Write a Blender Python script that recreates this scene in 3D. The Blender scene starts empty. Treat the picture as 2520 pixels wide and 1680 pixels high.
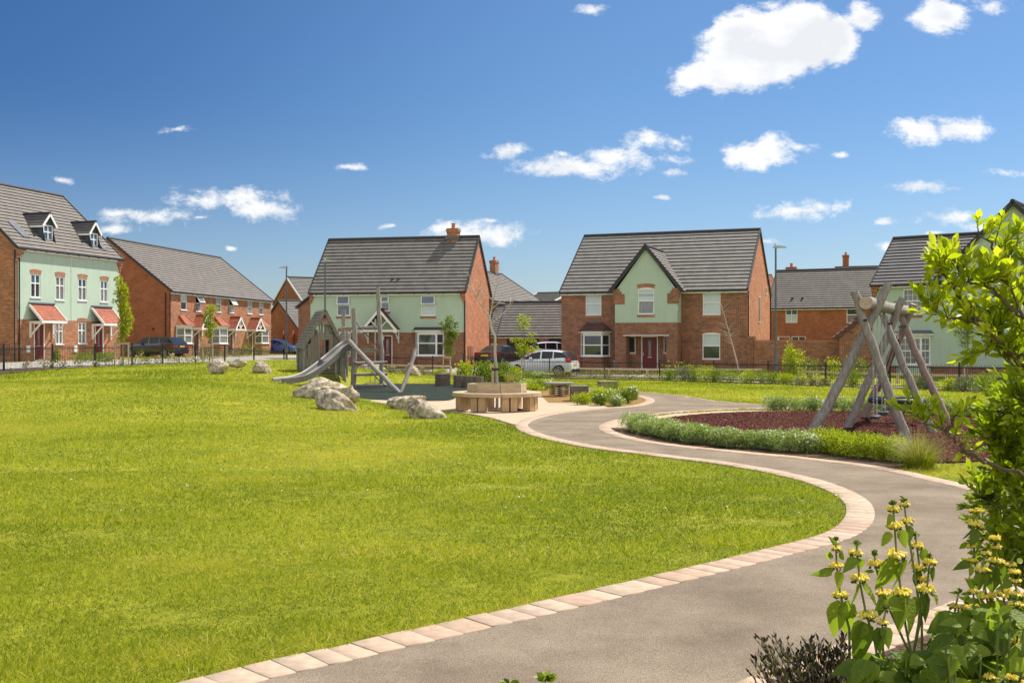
import bpy, bmesh, math, random
import numpy as np
from mathutils import Vector, Matrix
from mathutils.geometry import tessellate_polygon
PI = math.pi
R = math.radians
random.seed(7)
sc = bpy.context.scene
COL = sc.collection

# ------------------------------------------------------------------ camera
EYE, FOC, CX, HY = 1.65, 2600.0, 1260.0, 845.0      # eye height, focal length in photo pixels, principal x, horizon y
cam_d = bpy.data.cameras.new('camera')
cam = bpy.data.objects.new('camera', cam_d); COL.objects.link(cam)
cam.location = (0, 0, EYE); cam.rotation_euler = (R(90), 0, 0)
cam_d.sensor_width = 36.0; cam_d.lens = FOC / 2520 * 36.0
cam_d.shift_y = 5 / 2520.0
cam_d.clip_start = 0.1; cam_d.clip_end = 6000
sc.camera = cam

# ------------------------------------------------------------------ sun, sky, exposure
SUN_AZ, SUN_EL = 50.0, 54.0                          # azimuth to the right of the view direction, elevation
sun_d = bpy.data.lights.new('sun', 'SUN'); sun_d.energy = 4.9; sun_d.angle = R(0.5); sun_d.color = (1.0, 0.94, 0.84)
sun = bpy.data.objects.new('sun', sun_d); COL.objects.link(sun)
sv = Vector((math.sin(R(SUN_AZ)) * math.cos(R(SUN_EL)), math.cos(R(SUN_AZ)) * math.cos(R(SUN_EL)), math.sin(R(SUN_EL))))
sun.rotation_euler = sv.to_track_quat('Z', 'Y').to_euler()
sun.location = sv * 60
sc.view_settings.view_transform = 'Standard'
sc.view_settings.look = 'None'
sc.view_settings.gamma = 1.0
sc.view_settings.exposure = 0.5

W = bpy.data.worlds.new('World'); sc.world = W; W.use_nodes = True
nt = W.node_tree; nt.nodes.clear()
def WN(t, **k):
    n = nt.nodes.new(t)
    for a, b in k.items(): setattr(n, a, b)
    return n
def wmath(op, a, b=None, clamp=False):
    n = WN('ShaderNodeMath', operation=op); n.use_clamp = clamp
    for i, q in enumerate((a, b)):
        if q is None: continue
        if isinstance(q, (int, float)): n.inputs[i].default_value = q
        else: nt.links.new(q, n.inputs[i])
    return n.outputs[0]
sky = WN('ShaderNodeTexSky'); sky.sky_type = 'NISHITA'; sky.sun_disc = False
sky.sun_elevation = R(SUN_EL); sky.sun_rotation = R(SUN_AZ)
sky.air_density = 1.0; sky.dust_density = 0.7; sky.ozone_density = 3.0
tc = WN('ShaderNodeTexCoord'); sep = WN('ShaderNodeSeparateXYZ'); nt.links.new(tc.outputs['Generated'], sep.inputs[0])
# deep clear-air blue, deepest on the side of the sky away from the sun
az = WN('ShaderNodeMapRange'); az.interpolation_type = 'SMOOTHSTEP'; nt.links.new(sep.outputs[0], az.inputs[0]); az.inputs[1].default_value = -0.52; az.inputs[2].default_value = 0.12
dk = WN('ShaderNodeMix', data_type='RGBA'); nt.links.new(az.outputs[0], dk.inputs['Factor']); dk.inputs['A'].default_value = (.17,.30,.47,1); dk.inputs['B'].default_value = (.37,.51,.64,1)
el = WN('ShaderNodeMapRange'); el.interpolation_type = 'SMOOTHSTEP'; nt.links.new(sep.outputs[2], el.inputs[0]); el.inputs[1].default_value = -0.02; el.inputs[2].default_value = 0.24
dk2 = WN('ShaderNodeMix', data_type='RGBA'); nt.links.new(el.outputs[0], dk2.inputs['Factor']); dk2.inputs['A'].default_value = (.54,.59,.68,1); nt.links.new(dk.outputs['Result'], dk2.inputs['B']); dk = dk2
hs = WN('ShaderNodeMix', data_type='RGBA', blend_type='MULTIPLY'); hs.inputs['Factor'].default_value = 1.0
nt.links.new(sky.outputs[0], hs.inputs['A']); nt.links.new(dk.outputs['Result'], hs.inputs['B'])
yc = wmath('MAXIMUM', sep.outputs[1], 0.05)
cu = wmath('DIVIDE', sep.outputs[0], yc); cv = wmath('DIVIDE', sep.outputs[2], yc)
cmb = WN('ShaderNodeCombineXYZ'); nt.links.new(cu, cmb.inputs[0]); nt.links.new(cv, cmb.inputs[1])
def noise(scale, detail, vec, rough=0.55, sy=1.0):
    mp = WN('ShaderNodeMapping'); mp.inputs['Scale'].default_value = (1, sy, 1); nt.links.new(vec, mp.inputs[0])
    n = WN('ShaderNodeTexNoise'); n.inputs['Scale'].default_value = scale; n.inputs['Detail'].default_value = detail
    n.inputs['Roughness'].default_value = rough; nt.links.new(mp.outputs[0], n.inputs['Vector']); return n
wn = noise(9, 3, cmb.outputs[0])
wsub = WN('ShaderNodeVectorMath', operation='SUBTRACT'); nt.links.new(wn.outputs['Color'], wsub.inputs[0]); wsub.inputs[1].default_value = (.5, .5, .5)
wsc = WN('ShaderNodeVectorMath', operation='SCALE'); nt.links.new(wsub.outputs[0], wsc.inputs[0]); wsc.inputs['Scale'].default_value = 0.030
wad = WN('ShaderNodeVectorMath', operation='ADD'); nt.links.new(cmb.outputs[0], wad.inputs[0]); nt.links.new(wsc.outputs[0], wad.inputs[1])
# cumulus clouds, as directions in the sky: (azimuth x, height y, half width, half height), in photo units
CL = [(1640,163,95,40),(1720,112,115,82),(1830,88,115,72),(1915,98,62,58),(1975,40,45,34),(1600,188,58,20),(1760,150,120,40),
 (2160,38,66,42),(2275,10,40,16),(2110,303,70,30),(2205,298,80,25),(2120,325,50,16),(1755,350,85,38),(1820,345,50,14),(1760,375,40,20),(2113,436,72,13),
 (1845,488,100,20),(2185,501,56,16),(2032,513,34,9),(1335,379,155,24),(1395,362,62,22),(1470,322,60,20),(1550,324,32,14),(1537,402,32,10),
 (1562,370,30,10),(1168,343,54,14),(795,393,36,9),(520,462,135,22),(600,486,86,22),(355,494,92,17),(270,481,40,9),(262,521,42,8),
 (133,413,28,8),(410,300,34,8),(1095,541,118,22),(1035,530,50,16),(528,569,14,5),(1355,15,26,11),(2310,396,40,12),(1770,14,38,14),(1515,464,22,5),
 (1923,357,18,5),(890,527,26,5),(1760,552,22,6),(2040,570,24,8),(2145,541,22,5),(2260,525,40,12),(455,502,22,4),(1125,516,34,5),(1290,350,20,8)]
acc = None
for (x, y, rx, ry) in CL:
    k = 2520 / 2352.0
    cxx, cyy, rxx, ryy = (x * k - CX) / FOC, (HY - y * k) / FOC, rx * k / FOC * 1.08, ry * k / FOC * 1.2
    n = WN('ShaderNodeVectorMath', operation='MULTIPLY_ADD')
    nt.links.new(wad.outputs[0], n.inputs[0]); n.inputs[1].default_value = (1 / rxx, 1 / ryy, 0); n.inputs[2].default_value = (-cxx / rxx, -cyy / ryy, 0)
    l = WN('ShaderNodeVectorMath', operation='LENGTH'); nt.links.new(n.outputs[0], l.inputs[0])
    m = wmath('MULTIPLY', wmath('SUBTRACT', 1.0, l.outputs['Value']), max(.75, min(3.2, ry / 22.0)))
    acc = m if acc is None else wmath('MAXIMUM', acc, m)
n1 = noise(46, 10, wad.outputs[0], 0.68, 1.5); n2 = noise(11, 4, cmb.outputs[0], 0.5, 1.6)
dn = wmath('ADD', wmath('MULTIPLY', wmath('MAXIMUM', acc, -1.0), 1.15), wmath('MULTIPLY', wmath('SUBTRACT', n1.outputs[0], 0.5), 3.3))
dn = wmath('ADD', wmath('ADD', dn, .14), wmath('MULTIPLY', wmath('SUBTRACT', n2.outputs[0], 0.5), 0.5))
mr = WN('ShaderNodeMapRange'); mr.interpolation_type = 'SMOOTHSTEP'; nt.links.new(dn, mr.inputs[0])
mr.inputs[1].default_value = 0.0; mr.inputs[2].default_value = 1.15; mr.inputs[3].default_value = 0; mr.inputs[4].default_value = 0.97
front = wmath('GREATER_THAN', sep.outputs[1], 0.06)
alpha = wmath('MULTIPLY', mr.outputs[0], front)
n3 = noise(15, 4, cmb.outputs[0], 0.5, 1.6)
shade = WN('ShaderNodeMapRange'); nt.links.new(wmath('ADD', n3.outputs[0], wmath('MULTIPLY', wmath('SUBTRACT', 1.2, wmath('MINIMUM', dn, 2.4)), 0.06)), shade.inputs[0])
shade.inputs[1].default_value = 0.38; shade.inputs[2].default_value = 0.56
ccol = WN('ShaderNodeMix', data_type='RGBA'); nt.links.new(shade.outputs[0], ccol.inputs['Factor'])
ccol.inputs['A'].default_value = (5.15, 5.3, 5.5, 1); ccol.inputs['B'].default_value = (6.3, 6.3, 6.35, 1)
mx = WN('ShaderNodeMix', data_type='RGBA'); nt.links.new(alpha, mx.inputs['Factor'])
nt.links.new(hs.outputs['Result'], mx.inputs['A']); nt.links.new(ccol.outputs['Result'], mx.inputs['B'])
# added bright broken cloud, unseen behind the camera, to fill the shaded house fronts
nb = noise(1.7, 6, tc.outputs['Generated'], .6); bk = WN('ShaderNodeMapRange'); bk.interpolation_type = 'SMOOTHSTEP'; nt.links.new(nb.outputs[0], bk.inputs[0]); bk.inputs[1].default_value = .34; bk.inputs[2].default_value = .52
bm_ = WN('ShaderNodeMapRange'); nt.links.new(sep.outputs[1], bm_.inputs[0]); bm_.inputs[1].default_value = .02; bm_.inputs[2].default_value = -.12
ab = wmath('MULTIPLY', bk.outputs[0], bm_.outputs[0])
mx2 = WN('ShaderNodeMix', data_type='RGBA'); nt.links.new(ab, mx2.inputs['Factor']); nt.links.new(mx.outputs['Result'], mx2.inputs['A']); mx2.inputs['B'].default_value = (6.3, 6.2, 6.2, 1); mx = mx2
bg = WN('ShaderNodeBackground'); bg.inputs['Strength'].default_value = 0.12
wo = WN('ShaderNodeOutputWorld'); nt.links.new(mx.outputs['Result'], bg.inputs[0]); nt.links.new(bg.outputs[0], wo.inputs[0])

# ------------------------------------------------------------------ materials
def mat(name, col, rough=0.7, var=0.0, vscale=4.0, bump=0.0, bscale=30.0, metal=0.0, spec=0.5, col2=None, stretch=None, detail=5, fine=None):
    m = bpy.data.materials.new(name); m.use_nodes = True; t = m.node_tree; b = t.nodes['Principled BSDF']
    b.inputs['Roughness'].default_value = rough; b.inputs['Metallic'].default_value = metal
    b.inputs['Specular IOR Level'].default_value = spec
    b.inputs['Base Color'].default_value = (*col, 1)
    tcn = t.nodes.new('ShaderNodeTexCoord'); vec = tcn.outputs['Object']
    if stretch:
        mp = t.nodes.new('ShaderNodeMapping'); mp.inputs['Scale'].default_value = stretch; t.links.new(vec, mp.inputs[0]); vec = mp.outputs[0]
    if var or col2:
        n = t.nodes.new('ShaderNodeTexNoise'); n.inputs['Scale'].default_value = vscale; n.inputs['Detail'].default_value = detail
        n.inputs['Roughness'].default_value = 0.65; t.links.new(vec, n.inputs['Vector'])
        r = t.nodes.new('ShaderNodeValToRGB'); r.color_ramp.elements[0].position = 0.33; r.color_ramp.elements[1].position = 0.67
        c2 = col2 if col2 else tuple(min(1, c * (1 + var)) for c in col)
        c1 = col if col2 else tuple(c * (1 - var) for c in col)
        r.color_ramp.elements[0].color = (*c1, 1); r.color_ramp.elements[1].color = (*c2, 1)
        t.links.new(n.outputs[0], r.inputs[0]); out = r.outputs[0]
        if fine:
            n2 = t.nodes.new('ShaderNodeTexNoise'); n2.inputs['Scale'].default_value = fine[0]; n2.inputs['Detail'].default_value = 3; t.links.new(vec, n2.inputs['Vector'])
            mr2 = t.nodes.new('ShaderNodeMapRange'); t.links.new(n2.outputs[0], mr2.inputs[0])
            mr2.inputs[1].default_value = 0.3; mr2.inputs[2].default_value = 0.7; mr2.inputs[3].default_value = 1 - fine[1]; mr2.inputs[4].default_value = 1 + fine[1]
            vm = t.nodes.new('ShaderNodeVectorMath'); vm.operation = 'SCALE'; t.links.new(out, vm.inputs[0]); t.links.new(mr2.outputs[0], vm.inputs['Scale']); out = vm.outputs[0]
        t.links.new(out, b.inputs['Base Color'])
    if bump:
        n = t.nodes.new('ShaderNodeTexNoise'); n.inputs['Scale'].default_value = bscale; n.inputs['Detail'].default_value = 6; t.links.new(vec, n.inputs['Vector'])
        bp = t.nodes.new('ShaderNodeBump'); bp.inputs['Strength'].default_value = bump; bp.inputs['Distance'].default_value = 0.02
        t.links.new(n.outputs[0], bp.inputs['Height']); t.links.new(bp.outputs[0], b.inputs['Normal'])
    return m
def brick(name, c1, c2, mortar, bw=0.225, rh=0.075, ms=0.012, rough=0.85, off=0.5, var=0.25, dark=None):
    m = bpy.data.materials.new(name); m.use_nodes = True; t = m.node_tree; b = t.nodes['Principled BSDF']; b.inputs['Roughness'].default_value = rough
    uv = t.nodes.new('ShaderNodeUVMap')
    def bk(a, c, seed):
        n = t.nodes.new('ShaderNodeTexBrick'); n.inputs['Scale'].default_value = 1; n.inputs['Brick Width'].default_value = bw; n.inputs['Row Height'].default_value = rh
        n.inputs['Mortar Size'].default_value = ms; n.inputs['Mortar Smooth'].default_value = 0.15; n.offset = off; n.inputs['Bias'].default_value = seed
        n.inputs['Color1'].default_value = (*a, 1); n.inputs['Color2'].default_value = (*c, 1); n.inputs['Mortar'].default_value = (*mortar, 1)
        t.links.new(uv.outputs[0], n.inputs['Vector']); return n
    n = bk(c1, c2, 0.0)
    ns = t.nodes.new('ShaderNodeTexNoise'); ns.inputs['Scale'].default_value = 1.3; ns.inputs['Detail'].default_value = 7; ns.inputs['Roughness'].default_value = 0.7; t.links.new(uv.outputs[0], ns.inputs['Vector'])
    mr2 = t.nodes.new('ShaderNodeMapRange'); t.links.new(ns.outputs[0], mr2.inputs[0]); mr2.inputs[1].default_value = .3; mr2.inputs[2].default_value = .7
    mr2.inputs[3].default_value = 1 - var; mr2.inputs[4].default_value = 1 + var
    vm = t.nodes.new('ShaderNodeVectorMath'); vm.operation = 'SCALE'; t.links.new(n.outputs['Color'], vm.inputs[0]); t.links.new(mr2.outputs[0], vm.inputs['Scale'])
    t.links.new(vm.outputs[0], b.inputs['Base Color'])
    bp = t.nodes.new('ShaderNodeBump'); bp.inputs['Strength'].default_value = 0.5; bp.inputs['Distance'].default_value = 0.01; bp.invert = True
    t.links.new(n.outputs['Fac'], bp.inputs['Height']); t.links.new(bp.outputs[0], b.inputs['Normal'])
    return m
def leafmat(name, ramp, trans=0.35, rough=0.5, attr='rnd', spec=0.35):
    """ramp: list of (pos, rgb); colour picked by each leaf's own random number"""
    m = bpy.data.materials.new(name); m.use_nodes = True; t = m.node_tree; b = t.nodes['Principled BSDF']; o = t.nodes['Material Output']
    a = t.nodes.new('ShaderNodeAttribute'); a.attribute_name = attr
    r = t.nodes.new('ShaderNodeValToRGB'); els = r.color_ramp.elements
    while len(els) < len(ramp): els.new(0.5)
    for e, (p, c) in zip(els, ramp): e.position = p; e.color = (*c, 1)
    t.links.new(a.outputs['Fac'], r.inputs[0]); t.links.new(r.outputs[0], b.inputs['Base Color'])
    b.inputs['Roughness'].default_value = rough; b.inputs['Specular IOR Level'].default_value = spec
    tr = t.nodes.new('ShaderNodeBsdfTranslucent')
    g = t.nodes.new('ShaderNodeMix'); g.data_type = 'RGBA'; g.blend_type = 'MULTIPLY'; g.inputs['Factor'].default_value = 1; g.inputs['B'].default_value = (1.5, 1.6, 0.7, 1)
    t.links.new(r.outputs[0], g.inputs['A']); t.links.new(g.outputs['Result'], tr.inputs[0])
    mxs = t.nodes.new('ShaderNodeMixShader'); mxs.inputs[0].default_value = trans
    t.links.new(b.outputs[0], mxs.inputs[1]); t.links.new(tr.outputs[0], mxs.inputs[2]); t.links.new(mxs.outputs[0], o.inputs[0])
    return m

M = {}
M['brick_red'] = brick('brick_red', (.37,.108,.040), (.24,.064,.027), (.38,.23,.14), ms=0.006)
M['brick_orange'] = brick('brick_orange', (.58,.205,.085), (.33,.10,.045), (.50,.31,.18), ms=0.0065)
M['brick_brown'] = brick('brick_brown', (.32,.100,.048), (.10,.042,.030), (.46,.31,.20), ms=0.0085)
M['brick_front'] = brick('brick_front', (.46,.150,.060), (.17,.062,.032), (.46,.31,.19), ms=0.0085)
M['brick_wall'] = brick('brick_wall', (.40,.135,.06), (.14,.06,.036), (.46,.31,.19), ms=0.008)
M['soldier'] = brick('soldier_brick', (.40,.12,.055), (.26,.075,.042), (.42,.3,.2), bw=.075, rh=.225, ms=.01, off=0.0)
M['roof'] = brick('roof_tile', (.180,.170,.152), (.142,.134,.122), (.11,.104,.095), bw=.33, rh=.33, ms=.004, rough=.75, var=.16)
M['roof_warm'] = brick('roof_tile_warm', (.180,.158,.138), (.142,.126,.112), (.115,.10,.09), bw=.33, rh=.33, ms=.004, rough=.75, var=.16)
M['roof_dark'] = brick('roof_tile_dark', (.125,.117,.115), (.100,.095,.095), (.08,.075,.075), bw=.33, rh=.33, ms=.004, rough=.7, var=.16)
M['tile_red'] = brick('red_tile', (.42,.125,.06), (.30,.085,.042), (.15,.05,.03), bw=.17, rh=.14, ms=.009, rough=.8)
M['tile_brown'] = brick('brown_tile', (.16,.07,.05), (.10,.05,.04), (.05,.03,.03), bw=.17, rh=.14, ms=.009, rough=.8)
M['render'] = mat('sage_render', (.43,.535,.425), .9, .05, 1.6, .2, 60, stretch=(1.6,1.6,.45), fine=(30,.04))
M['white'] = mat('white_upvc', (.80,.80,.78), .35, .03, 3)
M['white_wood'] = mat('white_timber', (.78,.77,.74), .5, .05, 8)
M['dark'] = mat('black_plastic', (.012,.013,.016), .4, .15, 4)
M['ridge'] = mat('ridge_tile', (.03,.03,.034), .6, .2, 8)
M['lead'] = mat('lead_sheet', (.10,.115,.14), .5, .2, 6)
M['lead_dark'] = mat('dormer_cladding', (.065,.085,.115), .5, .15, 4)
M['door_red'] = mat('red_door_paint', (.15,.008,.012), .35, .06, 5)
M['door_black'] = mat('black_garage_door', (.014,.012,.012), .5, .1, 5, stretch=(14,1,1))
M['meter'] = mat('brown_meter_box', (.25,.10,.05), .6, .08, 5)
M['terracotta'] = mat('terracotta', (.50,.17,.08), .8, .15, 8)
def glass(name, c, rough=.03, v=.35, sc_=1.4):
    return mat(name, c, rough, v, sc_, spec=1.0)
M['glass'] = glass('window_glass', (.035,.047,.055))
M['glass_blue'] = glass('window_glass_blue', (.05,.10,.17), .05, .25)
M['blind'] = mat('glass_with_blind', (.50,.58,.60), .12, .04, 2, spec=.8)
M['curtain'] = mat('glass_with_curtain', (.07,.085,.09), .06, .3, 3, spec=.9, col2=(.30,.31,.31), stretch=(9,9,.6))
M['concrete'] = mat('pale_paving', (.40,.37,.33), .9, .08, 1.2, .2, 40, fine=(30,.08))
M['road'] = mat('block_road', (.33,.30,.27), .9, .10, .6, .2, 40, fine=(20,.1))
M['asphalt'] = mat('fine_asphalt', (.182,.143,.104), .95, .0, 1.1, .55, 160, col2=(.305,.246,.182), fine=(190,.55), detail=8)
M['resin'] = mat('resin_gravel', (.50,.385,.27), .9, .07, 1.5, .4, 150, fine=(85,.25))
M['grit'] = mat('ochre_grit', (.26,.16,.055), .95, .15, 2.5, .5, 90, fine=(60,.3))
M['safety'] = mat('dark_green_rubber', (.028,.038,.029), .9, .2, 2.5, .5, 90, fine=(28,.6))
M['mulch'] = mat('maroon_rubber_mulch', (.085,.027,.016), .9, .25, 3, 1.0, 60, fine=(38,.75))
M['soil'] = mat('bark_soil', (.09,.06,.042), .95, .3, 4, 1.0, 50, fine=(35,.6))
M['kerb'] = mat('kerb_stone', (.50,.43,.36), .85, .12, 3, .3, 60)
M['weathered'] = mat('weathered_log', (.195,.17,.15), .85, .0, 5, .8, 22, col2=(.37,.34,.31), stretch=(5,5,1.2), fine=(40,.15))
M['weathered_pink'] = mat('weathered_log_pinkish', (.21,.15,.125), .85, .0, 5, .6, 22, col2=(.34,.255,.22), stretch=(5,5,1.2), fine=(40,.15))
M['logend'] = mat('log_end_grain', (.46,.38,.29), .85, .2, 22, .4, 60)
M['plank'] = mat('grey_weathered_plank', (.17,.155,.13), .85, .0, 5, .5, 30, col2=(.34,.31,.26), stretch=(8,8,1.0), fine=(40,.15))
M['oak'] = mat('oak_board', (.42,.31,.185), .75, .0, 3, .3, 30, col2=(.54,.42,.27), stretch=(1.5,1.5,9), fine=(30,.12))
M['oak_leg'] = mat('oak_leg', (.42,.27,.13), .75, .0, 3, .3, 30, col2=(.54,.38,.21), stretch=(9,9,1.2), fine=(30,.12))
M['dark_timber'] = mat('aged_dark_timber', (.105,.080,.062), .85, .0, 3, .3, 30, col2=(.19,.15,.115), stretch=(2,2,9), fine=(30,.15))
M['steel'] = mat('galvanised_steel', (.50,.51,.52), .35, .1, 10, metal=.8)
M['slide'] = mat('grey_slide_shell', (.125,.118,.106), .45, .08, 4)
M['slide_in'] = mat('slide_bed_metal', (.22,.21,.19), .45, .08, 4, metal=.2)
M['lamp'] = mat('lamp_post_paint', (.095,.115,.125), .4, .1, 8)
M['lamp_head'] = mat('lamp_head_grey', (.42,.45,.48), .4, .05, 8)
M['rubber'] = mat('black_rubber', (.02,.022,.027), .5, .2, 10)
M['rope'] = mat('dark_rope', (.02,.02,.024), .8, .3, 60)
M['fence'] = mat('black_railing', (.014,.016,.02), .45, .1, 10)
M['fence_green'] = mat('dark_green_railing', (.01,.05,.045), .45, .1, 10)
M['rail_wood'] = mat('pale_knee_rail', (.60,.48,.34), .8, .12, 5)
M['stake'] = mat('tree_stake', (.44,.34,.22), .85, .15, 9)
M['bark'] = mat('young_bark', (.22,.18,.13), .9, .25, 12, .5, 40, stretch=(6,6,1.5))
M['bark_brown'] = mat('shrub_bark', (.13,.095,.06), .9, .25, 12, .5, 40, stretch=(6,6,1.5))
M['bark_pale'] = mat('pale_bark', (.42,.38,.31), .85, .2, 14, .4, 40, stretch=(6,6,1.5))
M['sign_red'] = mat('sign_red', (.45,.02,.03), .5, .05, 5)
M['amber'] = mat('yellow_plate', (.75,.52,.02), .4, .05, 5)
M['red_light'] = mat('red_lens', (.45,.01,.012), .15, .1, 10)
M['clear_light'] = mat('clear_lens', (.6,.62,.65), .1, .1, 10)
M['tyre'] = mat('tyre_rubber', (.02,.02,.02), .8, .1, 10)
M['rim'] = mat('alloy_rim', (.45,.46,.48), .3, .08, 10, metal=.7)
def paint(n, c):
    m = mat(n, c, .25, .03, 2, spec=.8); m.node_tree.nodes['Principled BSDF'].inputs['Coat Weight'].default_value = 1.0; return m
M['paint_white'] = paint('white_car_paint', (.80,.82,.86)); M['paint_black'] = paint('black_car_paint', (.016,.015,.015)); M['paint_blue'] = paint('blue_car_paint', (.008,.07,.38))
M['car_glass'] = mat('car_glass', (.02,.027,.032), .08, .3, 2, spec=.35)

# rocks
def rockmat():
    m = mat('weathered_boulder', (.20,.165,.12), .9, .0, 2.6, 1.0, 10, col2=(.60,.53,.41), detail=12, fine=(12,.45))
    t = m.node_tree; b = t.nodes['Principled BSDF']; src = b.inputs['Base Color'].links[0].from_socket
    tcn = t.nodes.new('ShaderNodeTexCoord'); n = t.nodes.new('ShaderNodeTexNoise'); n.inputs['Scale'].default_value = 3.4; n.inputs['Detail'].default_value = 8; n.inputs['Roughness'].default_value = .7
    t.links.new(tcn.outputs['Object'], n.inputs['Vector'])
    r = t.nodes.new('ShaderNodeMapRange'); t.links.new(n.outputs[0], r.inputs[0]); r.inputs[1].default_value = .52; r.inputs[2].default_value = .62
    mxx = t.nodes.new('ShaderNodeMix'); mxx.data_type = 'RGBA'; t.links.new(r.outputs[0], mxx.inputs['Factor']); t.links.new(src, mxx.inputs['A']); mxx.inputs['B'].default_value = (.30,.215,.125,1)
    t.links.new(mxx.outputs['Result'], b.inputs['Base Color']); return m
M['rock'] = rockmat()
for k_ in ('asphalt','resin','grit','safety','mulch','soil','road','concrete','rock'): M[k_].node_tree.nodes['Principled BSDF'].inputs['Specular IOR Level'].default_value = .08
# pavers: colour from each paver's own random number
def pavermat():
    m = leafmat('sandstone_paver', [(0,(.39,.27,.19)),(.3,(.48,.345,.24)),(.55,(.42,.32,.235)),(.8,(.50,.385,.275)),(1,(.43,.285,.205))], 0.0, .85)
    t = m.node_tree; b = t.nodes['Principled BSDF']; src = b.inputs['Base Color'].links[0].from_socket
    tcn = t.nodes.new('ShaderNodeTexCoord'); n = t.nodes.new('ShaderNodeTexNoise'); n.inputs['Scale'].default_value = 14; n.inputs['Detail'].default_value = 7; t.links.new(tcn.outputs['Object'], n.inputs['Vector'])
    r = t.nodes.new('ShaderNodeMapRange'); t.links.new(n.outputs[0], r.inputs[0]); r.inputs[1].default_value = .3; r.inputs[2].default_value = .7; r.inputs[3].default_value = .82; r.inputs[4].default_value = 1.12
    vm = t.nodes.new('ShaderNodeVectorMath'); vm.operation = 'SCALE'; t.links.new(src, vm.inputs[0]); t.links.new(r.outputs[0], vm.inputs['Scale']); t.links.new(vm.outputs[0], b.inputs['Base Color'])
    bp = t.nodes.new('ShaderNodeBump'); bp.inputs['Strength'].default_value = .35; bp.inputs['Distance'].default_value = .01; t.links.new(n.outputs[0], bp.inputs['Height']); t.links.new(bp.outputs[0], b.inputs['Normal'])
    return m
M['paver'] = pavermat()
M['grass'] = leafmat('lawn_blades', [(0,(.04,.08,.006)),(.3,(.14,.20,.009)),(.6,(.275,.325,.014)),(.85,(.47,.46,.05)),(.955,(.50,.42,.08)),(1,(.62,.52,.24))], .38, .5, spec=.2)
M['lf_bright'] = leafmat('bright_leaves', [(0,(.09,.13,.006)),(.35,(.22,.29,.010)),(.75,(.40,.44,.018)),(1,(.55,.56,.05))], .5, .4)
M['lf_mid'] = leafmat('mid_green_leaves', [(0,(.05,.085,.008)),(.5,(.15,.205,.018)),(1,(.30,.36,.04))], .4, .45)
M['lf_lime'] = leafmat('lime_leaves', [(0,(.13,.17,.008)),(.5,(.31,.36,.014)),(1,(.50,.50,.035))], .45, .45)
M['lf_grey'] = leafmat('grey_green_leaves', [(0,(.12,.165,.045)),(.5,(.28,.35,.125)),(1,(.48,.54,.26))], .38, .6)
M['lf_rose'] = leafmat('rose_leaves', [(0,(.06,.08,.02)),(.5,(.15,.17,.04)),(.8,(.28,.22,.09)),(1,(.36,.24,.15))], .3, .5)
M['lf_dark'] = leafmat('purple_black_leaves', [(0,(.012,.010,.006)),(.5,(.035,.028,.012)),(.85,(.09,.075,.018)),(1,(.20,.17,.04))], .15, .45)
M['lf_straw'] = leafmat('straw_blades', [(0,(.14,.15,.04)),(.5,(.27,.25,.09)),(1,(.42,.36,.18))], .3, .5)
M['lf_lav'] = leafmat('lavender_blades', [(0,(.07,.10,.04)),(.6,(.14,.17,.08)),(.85,(.20,.18,.24)),(1,(.26,.22,.36))], .25, .6)
M['lf_phlomis'] = leafmat('broad_leaves', [(0,(.085,.14,.018)),(.5,(.19,.26,.028)),(1,(.34,.41,.05))], .5, .55, spec=.3)
M['petal_white'] = leafmat('white_petals', [(0,(.55,.55,.50)),(1,(.80,.80,.76))], .2, .6)
M['petal_yellow'] = leafmat('yellow_petals', [(0,(.66,.46,.05)),(.4,(.88,.72,.09)),(.8,(.90,.80,.20)),(1,(.72,.58,.42))], .25, .55)
M['petal_pink'] = leafmat('dusty_pink_petals', [(0,(.35,.18,.14)),(1,(.55,.40,.33))], .2, .6)
M['chips'] = leafmat('rubber_chips', [(0,(.025,.008,.006)),(.45,(.085,.025,.017)),(.85,(.17,.055,.04)),(.96,(.26,.11,.08)),(1,(.50,.33,.26))], 0.0, .9, spec=.1)
M['calyx'] = leafmat('flower_calyx', [(0,(.07,.11,.012)),(1,(.17,.23,.03))], .2, .6)
M['stemgreen'] = mat('green_stem', (.17,.22,.06), .7, .2, 20)
_t = M['lf_phlomis'].node_tree; _b = _t.nodes['Principled BSDF']; _c = _t.nodes.new('ShaderNodeTexCoord'); _n = _t.nodes.new('ShaderNodeTexVoronoi'); _n.inputs['Scale'].default_value = 95; _t.links.new(_c.outputs['Object'], _n.inputs['Vector'])
_p = _t.nodes.new('ShaderNodeBump'); _p.inputs['Strength'].default_value = .8; _p.inputs['Distance'].default_value = .004; _t.links.new(_n.outputs['Distance'], _p.inputs['Height']); _t.links.new(_p.outputs[0], _b.inputs['Normal'])
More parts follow.
